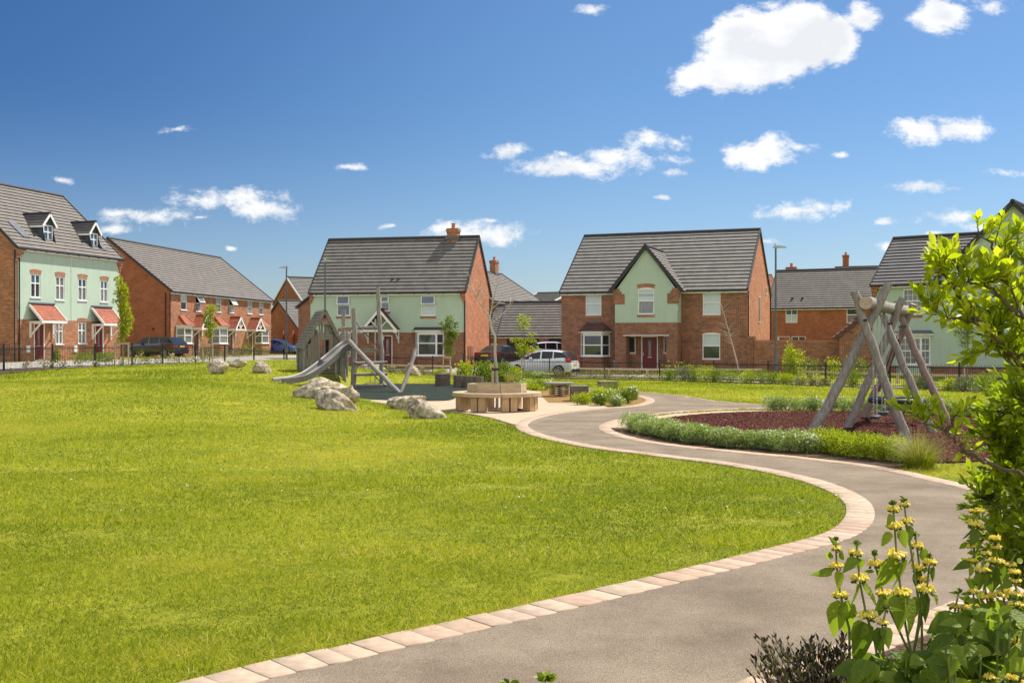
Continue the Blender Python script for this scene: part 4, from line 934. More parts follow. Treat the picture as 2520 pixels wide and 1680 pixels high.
# ---- detached green-rendered house behind the play tower
H3 = House('house', 'sage green rendered and brick detached house with a chimney, behind the climbing frame', 'house', 764, 70.3, 1146, 68, .12, 6.7, 4.98, 8.62)
ops = {k: H3.rect(Z3, *r) for k, r in dict(a=(483,601,775,958), b=(887,963,778,915), c=(1255,1386,773,957)).items()}
lo3 = H3.rect(Z3, 500, 606, 1108, 1328); door3 = H3.rect(Z3, 897, 992, 1138, 1400); door3 = (door3[0], door3[1], .0, door3[3])
zb3 = H3.uz(Z3(1050, 1113))[1]; ul3 = .02; ur3 = H3.L-.02
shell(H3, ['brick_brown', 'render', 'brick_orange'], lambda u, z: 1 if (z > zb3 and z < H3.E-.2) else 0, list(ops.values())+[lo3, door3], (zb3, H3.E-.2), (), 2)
roof(H3, 'roof', ov=.2)
window(H3, ops['a'], 'sash', 'glass_blue', open_=.12, sill='soldier'); window(H3, ops['b'], 'sash', 'glass_blue', open_=.12, sill='soldier', lower='curtain')
window(H3, ops['c'], 'sash', 'glass_blue', open_=.12, sill='soldier', lower='blind'); window(H3, lo3, 'sash', 'glass', sill='white', arch=.05); arch_head(H3, lo3, .06, .22)
front_door(H3, door3)
um = (door3[0]+door3[1])/2-.25
gable_canopy(H3, um-1.15, um+1.15, 2.45, 3.75, .9, 'tile_brown', br=.75, vg='ridge')
q = H3.rect(Z3, 1197, 1445, 1118, 1328, -.35); bay(H3, q[0]-.05, q[1]+.05, q[2], q[3], .6, .32, 'ridge', flat=True, zroof=.2, base='brick_brown', split=.55)
g = MB()
for i in range(4): g.box(.35, H3.L-.35, -.03-.025*i, -.004, H3.E-.28+i*.055, H3.E-.23+i*.055)
g.build('brick_cornice', 'brick_front', H3.root)
kneeler(H3, 0, H3.E-.03, 1, w=.3, h=.75); kneeler(H3, H3.L, H3.E-.03, -1, w=.42, h=.85)
uc = H3.uz(Z3(1552, 200), H3.D/2)[0]; chimney(H3, uc, H3.D/2, .74, .62, H3.uz(Z3(1552, 155), H3.D/2-.3)[1], H3.Rg-.5)
downpipe(H3, H3.L-.06, .05, 4.85)
EO, EA, EN = Vector((H3.L, 0, 0)), Vector((0,1,0)), Vector((1,0,0)); PE = pf(EO, EA, EN)
m = MB(); pbox(m, PE, .5, 1.0, .003, .05, .45, 1.35); pbox(m, PE, 1.1, 1.7, .003, .05, .45, 1.35); m.build('meter_box', 'meter', H3.root)
downpipe(H3, 6.45, .05, 4.85, o=EO, a=EA, n=EN)
m = MB(); m.box(H3.L*.46, H3.L*.46+.14, -.05, -.003, 4.1+.2, 4.25+.2); m.build('wall_vent', 'meter', H3.root)
for uu in (3.1,): m = MB(); m.box(5.05, 5.2, -.12, -.003, 1.75, 2.05); m.build('wall_lamp', 'steel', H3.root)
m = MB(); zz = H3.E+.1+(H3.Rg-H3.E)*.19; yy = (zz-H3.E-.1)/((H3.Rg-H3.E)/(H3.D/2))
for s_ in (0, .42): m.box(5.45+s_, 5.62+s_, yy-.10, yy+.10, zz-.06, zz+.05)
m.build('roof_vent', 'ridge', H3.root)
# rear wing seen past its left end
HW = House('house', 'brown brick house end just behind the left side of the chimneyed green house', 'house', 734, 84, 800, 82, .2, 9, zat(760, 83)-.2, zat(712, 83)+.9, None)
b = MB(); L = HW.L; b.poly([(0,0,-.9), (L,0,-.9), (L,0,zat(706,83)-.2), (0,0,zat(752,84)-.2)]); b.box(0.01, L-.01, .3, 8, -.9, zat(752,84)-.2); b.build('wall', 'brick_brown', HW.root)
b = MB(); b.beam((-.15, -.05, zat(757,84)-.2), (L, -.05, zat(703,83)-.2), .3, .14); b.build('roof', 'ridge', HW.root)

# ---- detached brick house with green gabled bay, centre right
H4 = House('house', 'brown brick detached house with a projecting sage green gable over a recessed red door', 'house', 1381.5, 68.8, 1838.7, 64.5, -.02, 10.6, 5.03, 9.05)
pj = 1.15
uwl, uwr = H4.uz(Z5(680, 900), -pj)[0], H4.uz(Z5(1281, 900), -pj)[0]
A = H4.rect(Z5, 397, 548, 712, 922); C_ = H4.rect(Z5, 1527, 1698, 695, 917); Dn = H4.rect(Z5, 1524, 1695, 1100, 1346)
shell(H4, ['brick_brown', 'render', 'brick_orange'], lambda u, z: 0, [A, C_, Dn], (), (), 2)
window(H4, A, 'sash', 'blind', sill='soldier'); window(H4, C_, 'sash', 'blind', sill='soldier'); window(H4, Dn, 'sash', 'blind', lower='glass', sill='soldier', arch=.07); arch_head(H4, Dn, .08, .23)
roof(H4, 'roof', ov=.2, course=.41)
WO = Vector((0, -pj, 0)); B_ = H4.rect(Z5, 903, 1056, 668, 912, -pj)
zb4 = H4.uz(Z5(980, 994), -pj)[1]; rec = H4.rect(Z5, 783, 1176, 1122, 1452, -pj); rec = (rec[0], rec[1], -.02, rec[3])
wm_ = (uwl+uwr)/2; zf = H4.E; zap = H4.uz(Z5(978, 262), -pj)[1]
k4 = (zap-zf)/((uwr-uwl)/2+.35)
b = MB(); wall_panel(b, WO, FA, FN, uwl, uwr, -.9, zf-.35, [(B_[0], B_[1], B_[2], zf-.35), rec], lambda u, z: 1 if z > zb4 else 0, (zb4,), (), .1)
def wallx(z): return max(0, (z-(zf-.15))/k4)
def rk(u): return zf-.10+(zap-zf)*(1-abs(u-wm_)/((uwr-uwl)/2))
cL, cR = B_[0]-.15, B_[1]+.15; zt_ = B_[3]+.02
wall_panel(b, WO, FA, FN, cL, cR, zf-.35, zt_, [(B_[0], B_[1], zf-.35, B_[3])], lambda u, z: 1, (), (), .1)
b.poly([(uwl, -pj, zf-.35), (cL, -pj, zf-.35), (cL, -pj, rk(cL)), (uwl, -pj, zf-.10)], 1); b.poly([(cR, -pj, zf-.35), (uwr, -pj, zf-.35), (uwr, -pj, zf-.10), (cR, -pj, rk(cR))], 1)
b.poly([(cL, -pj, zt_), (cR, -pj, zt_), (cR, -pj, rk(cR)), (wm_, -pj, zap-.10), (cL, -pj, rk(cL))], 1)
for (x, s_) in ((uwl, -1), (uwr, 1)):
    for (za, zc, mi) in ((-.9, zb4, 0), (zb4, zf-.05, 1)):
        q = [(x, -pj, za), (x, -.0, za), (x, -.0, zc), (x, -pj, zc)]; b.poly(q if s_ > 0 else q[::-1], mi)
# recess walls behind the door opening
rd = 1.0
for x, y in ((rec[0], 1), (rec[1], -1)): b.poly([(x, -pj+.1, -.02), (x, -pj+rd, -.02), (x, -pj+rd, rec[3]), (x, -pj+.1, rec[3])][::y], 0)
b.poly([(rec[0], -pj+.1, rec[3]), (rec[1], -pj+.1, rec[3]), (rec[1], -pj+rd, rec[3]), (rec[0], -pj+rd, rec[3])], 2)
b.poly([(rec[0], -pj+.1, -.02), (rec[0], -pj+rd, -.02), (rec[1], -pj+rd, -.02), (rec[1], -pj+.1, -.02)], 3)
RO = Vector((0, -pj+rd, 0)); dr4 = H4.rect(Z5, 934, 1094, 1128, 1450, -pj+rd); s1 = H4.rect(Z5, 803, 879, 1130, 1290, -pj+rd); s2 = H4.rect(Z5, 1148, 1215, 1130, 1290, -pj+rd)
dr4 = (dr4[0], dr4[1], -.01, rec[3]-.02); s1 = (s1[0], s1[1], s1[2], rec[3]-.02); s2 = (s2[0], min(s2[1], rec[1]+.3), s2[2], rec[3]-.02)
wall_panel(b, RO, FA, FN, rec[0]-.0, rec[1]+.4, -.02, rec[3], [dr4, s1, s2], lambda u, z: 0, (), (), .08)
b.build('gable_wing', ['brick_brown', 'render', 'white', 'kerb'], H4.root)
front_door(H4, dr4, o=RO); window(H4, s1, 'top2', 'glass', o=RO, sill='soldier'); window(H4, s2, 'top2', 'glass', o=RO, sill='soldier')
window(H4, B_, 'sash', 'blind', lower='curtain', o=WO, sill='soldier', arch=.07); arch_head(H4, B_, .08, .24, o=WO)
b = MB(); P = pf(WO, FA, FN); pbox(b, P, rec[0]-.15, rec[1]+.15, .003, .03, rec[3], rec[3]+.05); b.build('door_lintel', 'white', H4.root)
# wing roof running back into the main slope
e = .34; zl = zf-.10+.12-k4*.0; lo = zf-.12; hi = zap+.02; yb_hi = (hi-.1-H4.E)/((H4.Rg-H4.E)/(H4.D/2))
r = MB(); fr_ = -pj-.14
slope(r, (uwl-e, fr_, lo), (uwl-e, -.02, lo), (wm_, fr_, hi), (wm_, yb_hi, hi)); slope(r, (uwr+e, -.02, lo), (uwr+e, fr_, lo), (wm_, yb_hi, hi), (wm_, fr_, hi))
r = r.build('gable_roof', 'roof_warm', H4.root)
v = MB(); v.beam((uwl-e, fr_-.01, lo-.02), (wm_, fr_-.01, hi), .06, .22); v.beam((uwr+e, fr_-.01, lo-.02), (wm_, fr_-.01, hi), .06, .22); v.build('verge', 'ridge', r)
v = MB(); v.tube([(wm_, fr_-.05, hi+.03), (wm_, yb_hi+.1, hi+.03)], .11, 8); v.tube([(uwr+e, .05, lo+.1), (wm_, yb_hi, hi+.02)], .05, 6); v.build('ridge_tiles', 'ridge', r)
for x, s_ in ((uwl, 1), (uwr, -1)):
    k_ = MB()
    for i, (w_, h0, h1) in enumerate(((.30, .0, .16), (.42, .16, .32), (.62, .32, .62), (.62, .62, .95))):
        a, c = (x-.22+i*.05, x+w_) if s_ > 0 else (x-w_, x+.22-i*.05); k_.box(a, c, -pj-.03, -pj+.2, zf+.05-h1, zf+.05-h0)
    k_.build('corbel', 'brick_brown', H4.root)
q = H4.rect(Z5, 341, 611, 1103, 1328, -.35); bay(H4, q[0]-.05, q[1]+.05, q[2]+.05, q[3]-.02, .6, .36, 'tile_brown', zroof=.55, base='brick_brown', glz='glass', lead=True)
EO, EA, EN = Vector((H4.L, 0, 0)), Vector((0,1,0)), Vector((1,0,0)); PE = pf(EO, EA, EN)
for (y0, y1, z0, z1) in ((4.9, 5.5, 3.1, 4.7), (4.9, 5.5, .9, 1.7), (8.3, 8.7, 5.1, 5.5)):
    m = MB(); pbox(m, PE, y0, y1, .002, .02, z0, z1); m = m.build('window', 'glass', H4.root); f = MB()
    for (a_, b_, c_, d_) in ((y0-.05, y0, z0, z1), (y1, y1+.05, z0, z1), (y0-.05, y1+.05, z0-.06, z0), (y0-.05, y1+.05, z1, z1+.05)): pbox(f, PE, a_, b_, .002, .04, c_, d_)
    f.build('frame', 'white', m)
downpipe(H4, .12, .05, 4.9, o=EO, a=EA, n=EN); downpipe(H4, H4.D-.1, .05, 4.9, o=EO, a=EA, n=EN)
m = MB(); m.box(uwr+.06, uwr+.5, -.12, -.003, .55, 1.3); m.build('meter_box', 'meter', H4.root)
m = MB(); m.tube([(uwl-.35, -.06, -.2), (uwl-.35, -.06, .45)], .05, 8); m.tube([(uwl-.35, -.06, .45), (uwl-.35, -.06, .62)], .08, 8); m.build('waste_pipe', 'lamp_head', H4.root)

# ---- garages and houses in the gap
GA = House('garage', 'low brick garage block with black doors under a long pale grey roof', 'garage', 1225, 86, 1408, 84.5, -.1, 6, 2.45, 5.1)
ga = [GA.rect(Z4, *r) for r in ((292,638,985,1230), (740,960,985,1230))]; ga = [(a, b, -.1, d) for a, b, c, d in ga]
shell(GA, ['brick_brown'], lambda u, z: 0, ga); roof(GA, 'roof_warm', ov=.2)
for w in ga:
    m = MB(); m.box(w[0], w[1], .06, .1, w[2], w[3])
    for k in range(1, 14): x = w[0]+(w[1]-w[0])*k/14; m.box(x-.012, x+.012, .048, .06, w[2], w[3])
    m.build('garage_door', 'door_black', GA.root)
GB = House('garage', 'smaller slightly lower garage roof tucked between the garages and the chimneyed house', 'garage', 1200, 90, 1262, 89.5, -.1, 6, 2.5, 5.0); shell(GB, ['brick_brown'], lambda u, z: 0, []); roof(GB, 'roof_warm', ov=.2)
m = MB(); m.box(.1, 1.5, -1.0, -.9, -.4, 1.75); m.box(-.2, .06, -1.0, -.9, -.4, 1.75); m.build('gate', 'rail_wood', GB.root)
dH = 100
HC = House('house', 'brown brick house with a chimney and pale sloping roof behind the garages', 'house', 1210, 92, 1342, 104, 0, 9.4, zat(744, 97), zat(666, 99), None)
shell(HC, ['brick_brown'], lambda u, z: 0, []); roof(HC, 'roof_warm', ov=.2)
uch = HC.uz(Z4(298, 250), HC.D/2)[0]; chimney(HC, HC.L*.86, HC.D/2, .8, .6, HC.Rg+1.35, HC.Rg-.5, 'brick_front')
HD = House('house', 'distant low dark roof with a tiny red gable seen over the garages', 'house', 1285, 121, 1366, 119, 0, 8, zat(742, 120), zat(719, 120), None); shell(HD, ['brick_red'], lambda u, z: 0, []); roof(HD, 'roof', ov=.2, vergem='white')
# ---- red brick house behind the garden wall
H5 = House('house', 'plain red brick house with a long grey roof behind the garden wall', 'house', 1888, 96, 2215, 91, 0, 8.6, zat(756, 95), zat(669, 99.5), None)
w5 = [H5.rect(Z6, *r) for r in ((288,402,770,918), (876,1000,766,918))]; w5b = H5.rect(Z6, 345, 480, 1048, 1180); w5c = H5.rect(Z6, 208, 330, 1048, 1180)
shell(H5, ['brick_red'], lambda u, z: 0, w5+[w5b, w5c]); roof(H5, 'roof_warm', ov=.2)
window(H5, w5[0], 'grid', 'glass_blue', lower='blind', sill=None); window(H5, w5[1], 'sash', 'glass', lower='curtain', sill=None); window(H5, w5b, 'pair', 'glass', sill=None); window(H5, w5c, 'pair', 'blind', sill=None)
chimney(H5, 1.0, H5.D/2+1.6, .9, .6, H5.Rg+.55, H5.Rg-2.2, 'brick_red')
m = MB(); 
for uu in (2.0, 2.9, 9.3, 10.1): zz = H5.E+.1+.9; m.box(uu, uu+.18, .72, .92, zz-.30, zz-.10)
m.build('roof_vent', 'ridge', H5.root)
HE = House('house', 'farther dark roof with a red chimney peeping over the plain red brick house', 'house', 2050, 128, 2230, 125, 0, 8, zat(700, 126), zat(656, 129), None); shell(HE, ['brick_red'], lambda u, z: 0, []); roof(HE, 'roof', ov=.2)
chimney(HE, HE.uz(Z6(868, 360), HE.D/2)[0], HE.D/2, .72, .6, HE.Rg+1.6, HE.Rg-.5, 'brick_red')
HF = House('house', 'distant sliver of red roof just right of the centre house gable', 'house', 1870, 150, 1915, 150, 0, 8, zat(716, 150), zat(678, 154), None); shell(HF, ['brick_red'], lambda u, z: 0, []); roof(HF, 'tile_red', ov=.2)

# ---- green house at the right edge
def xr_for(th, xl, dl, L):
    X = (xl-CX)/FOC*dl+L*math.cos(th); Y = dl-L*math.sin(th); return X/Y*FOC+CX, Y
xr6, dr6 = xr_for(R(38), 2147, 60, 19.0)
H6 = House('house', 'sage green rendered house with a tall front gable behind the leafy shrub, right edge', 'house', 2147, 60, xr6, dr6, -.05, 7.6, zat(700, 60)+.05, 0)
H6.Rg = H6.uz(Z7(285, 352), H6.D/2)[1]
zb6 = H6.uz(Z7(700, 1322))[1]
q6 = H6.rect(Z7, 384, 526, 722, 920); far6 = H6.rect(Z7, 1168, 1300, 745, 862)
shell(H6, ['brick_brown', 'render'], lambda u, z: 1 if z > zb6 and z < H6.E-.18 else 0, [q6, far6], (zb6, H6.E-.18), (), 0)
roof(H6, 'roof_dark', ov=.2)
window(H6, q6, 'sash', 'curtain', sill='soldier', bars=(4, 2)); window(H6, far6, 'sash', 'glass_blue', sill='white', bars=(3, 2))
q = H6.rect(Z7, 318, 582, 1095, 1312, -.3); bay(H6, q[0], q[1], q[2], q[3], .5, .35, 'lead', flat=True, zroof=.18, base='render', glz='curtain', bars=(4, 2))
kneeler(H6, 0, H6.E-.03, 1, w=.42, h=.85)
g = MB()
ug = H6.uz(Z7(632, 690))[0]; ua = H6.uz(Z7(1237, 75))[0]; za = H6.uz(Z7(1237, 75))[1]
for i in range(4): g.box(.42, ug-.1, -.03-.025*i, -.004, H6.E-.27+i*.055, H6.E-.22+i*.055)
g.build('brick_cornice', 'brick_front', H6.root)
uh = min(H6.L*2, ua+(ua-ug)); b = MB(); e6 = H6.E-.05; pr = .06
b.poly([(ug, -pr, e6-.6), (uh, -pr, e6-.6), (uh, -pr, e6), (ua, -pr, za), (ug, -pr, e6)]); b.poly([(ug, 0, e6-.6), (ug, -pr, e6-.6), (ug, -pr, e6), (ug, 0, e6)]); b.build('gable_wing', 'render', H6.root)
r = MB(); slope(r, (ug-.3, -.25, e6-.15), (ug-.3, .6, e6-.15), (ua, -.25, za+.12), (ua, 9, za+.12)); slope(r, (uh+.3, .6, e6-.15), (uh+.3, -.25, e6-.15), (ua, 9, za+.12), (ua, -.25, za+.12)); r = r.build('gable_roof', 'roof_dark', H6.root)
v = MB(); v.beam((ug-.3, -.26, e6-.2), (ua, -.26, za+.1), .08, .22); v.beam((uh+.3, -.26, e6-.2), (ua, -.26, za+.1), .08, .22); v.build('verge', 'ridge', r)
v = MB(); v.tube([(ua, -.3, za+.17), (ua, 9, za+.17)], .12, 8); v.build('ridge_tiles', 'ridge', r)

# ---- garden walls
def garden_wall(name, label, pts, h, m='brick_wall', piers=(), th=.22, steps=None):
    """pts: world (x,y); h: top height above datum list"""
    root = thing(name, label, 'wall', (pts[0][0], pts[0][1], 0))
    w = MB(); c = MB()
    for i in range(len(pts)-1):
        a, b = Vector((*pts[i], 0)), Vector((*pts[i+1], 0)); d = (b-a).normalized(); n = Vector((-d.y, d.x, 0))*th/2; z1 = h[i]
        w.add([a-n+Vector((0,0,-.8)), b-n+Vector((0,0,-.8)), b+n+Vector((0,0,-.8)), a+n+Vector((0,0,-.8)), a-n+Vector((0,0,z1)), b-n+Vector((0,0,z1)), b+n+Vector((0,0,z1)), a+n+Vector((0,0,z1))], [(0,3,2,1),(0,1,5,4),(1,2,6,5),(2,3,7,6),(3,0,4,7),(4,5,6,7)])
        n2 = n*1.12; c.add([a-n2+Vector((0,0,z1+.001)), b-n2+Vector((0,0,z1+.001)), b+n2+Vector((0,0,z1+.001)), a+n2+Vector((0,0,z1+.001)), a-n2+Vector((0,0,z1+.11)), b-n2+Vector((0,0,z1+.11)), b+n2+Vector((0,0,z1+.11)), a+n2+Vector((0,0,z1+.11))], [(0,3,2,1),(0,1,5,4),(1,2,6,5),(2,3,7,6),(3,0,4,7),(4,5,6,7)])
    w.build('wall_face', m, root, world=True); c.build('coping', 'soldier', root, world=True)
    for (x, y, z) in piers:
        p = MB(); p.box(x-.23, x+.23, y-.26, y+.2, -.8, z); p.box(x-.26, x+.26, y-.29, y+.23, z+.001, z+.08); p.build('pier', m, root, world=True)
    return root
rc = H4.o+H4.xh*(H4.L+.02)+H4.yh*.15
gw = [(rc.x, rc.y), W2(1857, 64.2), W2(2160, 61.0)]
garden_wall('garden_wall', 'brown brick garden wall running right from the centre house', gw, [zat(832, 64.3), zat(841, 63)], piers=[(*W2(1930, 64.0), zat(832, 64)), (*W2(2028, 62.9), zat(836, 63))])
garden_wall('garden_wall', 'red brick boundary wall with piers behind the blue car', [W2(668, 108), W2(700, 106), W2(790, 103)], [zat(829, 107), zat(822, 105)], m='brick_red', piers=[(*W2(692, 106), zat(815, 106)), (*W2(716, 105), zat(815, 105))])
SG = gabled_box('outhouse', 'small brown brick building with a dark red sloping roof edge behind the swing legs', 2066, 60.6, 2176, 60.0, -.05, 5, zat(824, 60.4), zat(782, 60.3), 'brick_wall', 'tile_brown', 'tile_brown', cat='outhouse')
# pale open gate boards by the chimneyed house

# ------------------------------------------------------------------ railings, knee rail, street lamps
def railing(name, label, pts, h=1.0, sp=.1, post_every=2.75, m='fence', bow=True, pr=.032, zb=.08, group=None, posts_at=None):
    P = [Vector((x, y)) for x, y in pts]; cum = [0]
    for a, b in zip(P, P[1:]): cum.append(cum[-1]+(b-a).length)
    def pt(s):
        s = max(0, min(cum[-1]-1e-6, s)); i = min(len(P)-2, int(np.searchsorted(cum, s, side='right'))-1); return P[i].lerp(P[i+1], (s-cum[i])/(cum[i+1]-cum[i]))
    root = thing(name, label, 'railing', tuple(tzv(*P[0])), 0, group)
    PS = [c for c in cum] if posts_at == 'pts' else [i*post_every for i in range(int(cum[-1]/post_every)+1)]
    for s in PS:
        q = pt(s); z = tz(q.x, q.y); p = MB(); p.box(q.x-pr, q.x+pr, q.y-pr, q.y+pr, z-.2, z+h+.06); p.box(q.x-pr-.008, q.x+pr+.008, q.y-pr-.008, q.y+pr+.008, z+h+.06, z+h+.085)
        p.build('post', m, root, world=True)
    for a, b in zip(PS, PS[1:]):
        n = max(2, round((b-a)/sp)); mb = MB(); qa, qb = pt(a), pt(b); za, zb_ = tz(qa.x, qa.y), tz(qb.x, qb.y)
        for zz in (zb, h-.12): mb.beam((qa.x, qa.y, za+zz), (qb.x, qb.y, zb_+zz), .012, .035)
        prev = None
        for i in range(1, n):
            t = i/n; q = qa.lerp(qb, t); z = za+(zb_-za)*t
            mb.tube([(q.x, q.y, z+.02), (q.x, q.y, z+h-.06)], .0075, 4, cap=False)
            if i % 2 == 0 and prev is not None:
                pq, pz = prev; K = [(pq.x, pq.y, pz+h-.06)]
                for k in range(1, 4): tt = k/4; w = pq.lerp(q, (1-math.cos(PI*tt))/2); K.append((w.x, w.y, pz+h-.06+.06*math.sin(PI*tt)))
                K.append((q.x, q.y, z+h-.06)); mb.tube(K, .0075, 4, cap=False); prev = None
            else: prev = (q, z)
        mb.build('railing_panel', m, root, world=True)
    return root
railing('railing', 'black bow top railings along the lane on the left', fenL, posts_at='pts')
railing('railing', 'black railings running behind the play mound and tower', [W2(*p) for p in FEN2], posts_at='pts')
railing('railing', 'black bow top railings from the white hatchback to the right edge', fenR, posts_at='pts', h=.98)
railing('railing', 'short dark green railing in front of the black saloon', [W2(1140, 62.2), W2(1182, 62), W2(1240, 61.6)], posts_at='pts', m='fence_green', h=1.15)
def knee_rail(name, label, pts, h=.42):
    root = thing(name, label, 'fence', tuple(tzv(*pts[0])))
    for a, b in zip(pts, pts[1:]):
        A, B = tzv(*a), tzv(*b); r = MB(); r.beam(A+Vector((0,0,h)), B+Vector((0,0,h)), .10, .10); r.build('rail', 'rail_wood', root, world=True)
    for p in pts:
        q = tzv(*p); m = MB(); m.box(q.x-.06, q.x+.06, q.y-.045, q.y+.07, q.z-.2, q.z+h-.052); m.build('post', 'rail_wood', root, world=True)
K1 = [W2(x, 62.6-(x-1217)*.0062) for x in range(1217, 1960, 94)]
knee_rail('knee_rail', 'low pale timber knee rail in front of the centre house', K1)
knee_rail('knee_rail', 'low pale timber knee rail in front of the right green house', [W2(1965, 55.5), W2(2090, 53.0), W2(2210, 50.5), W2(2330, 48), W2(2450, 45.6), W2(2580, 43)])
knee_rail('knee_rail', 'low pale timber rail beyond the play tower by the chimneyed house', [W2(905, 65.4), W2(970, 65.3), W2(1040, 65), W2(1110, 64.8)], h=.35)
def lamp(label, x, d, ytop, side, base=None):
    b = gd(x, d); H = zat(ytop, d)-b.z
    root = thing('street_lamp', label, 'street lamp', tuple(b), 0, 'street lamps around the park')
    p = MB(); p.tube([(0,0,-.3), (0,0,1.35), (0,0,1.40)], [.085,.085,.075], 12); p.tube([(0,0,1.4), (0,0,H-.05)], [.06,.048], 12)
    p.build('pole', 'lamp', root, smooth=True)
    h = MB(); s = side
    K = [(-.14,.05,-.02),(-.06,.10,.01),(.1,.13,.015),(.36,.09,-.01),(.56,.03,-.03)]
    top = [(x_*s, -w, H+.08+t) for x_, w, t in K]; top2 = [(x_*s, w, H+.08+t) for x_, w, t in K]; bt = [(x_*s, -w*.9, H-.02) for x_, w, t in K]; bt2 = [(x_*s, w*.9, H-.02) for x_, w, t in K]
    n = len(K); h.add(top+top2+bt+bt2, [(i,i+1,n+i+1,n+i) for i in range(n-1)]+[(2*n+i,3*n+i,3*n+i+1,2*n+i+1) for i in range(n-1)]+[(i,2*n+i,2*n+i+1,i+1) for i in range(n-1)]+[(n+i,n+i+1,3*n+i+1,3*n+i) for i in range(n-1)]+[(0,n,3*n,2*n),(n-1,3*n-1,4*n-1,2*n-1)])
    h.tube([(0,0,H-.06),(0,0,H+.03)], .065, 10); hd = h.build('lamp_head', 'lamp_head', root)
    c = MB(); c.tube([(-.02*s,0,H+.1),(-.02*s,0,H+.2)], .04, 8); c.build('photocell', 'lamp_head', hd)
    return root
lamp('dark street lamp post right of the red brick terrace', 705, 75, 659, -1)
lamp('street lamp rising behind the playhouse roof', 800, 63, 643, 1)
lamp('tall grey street lamp beside the centre house and garden wall', 1909, 56, 609, 1)

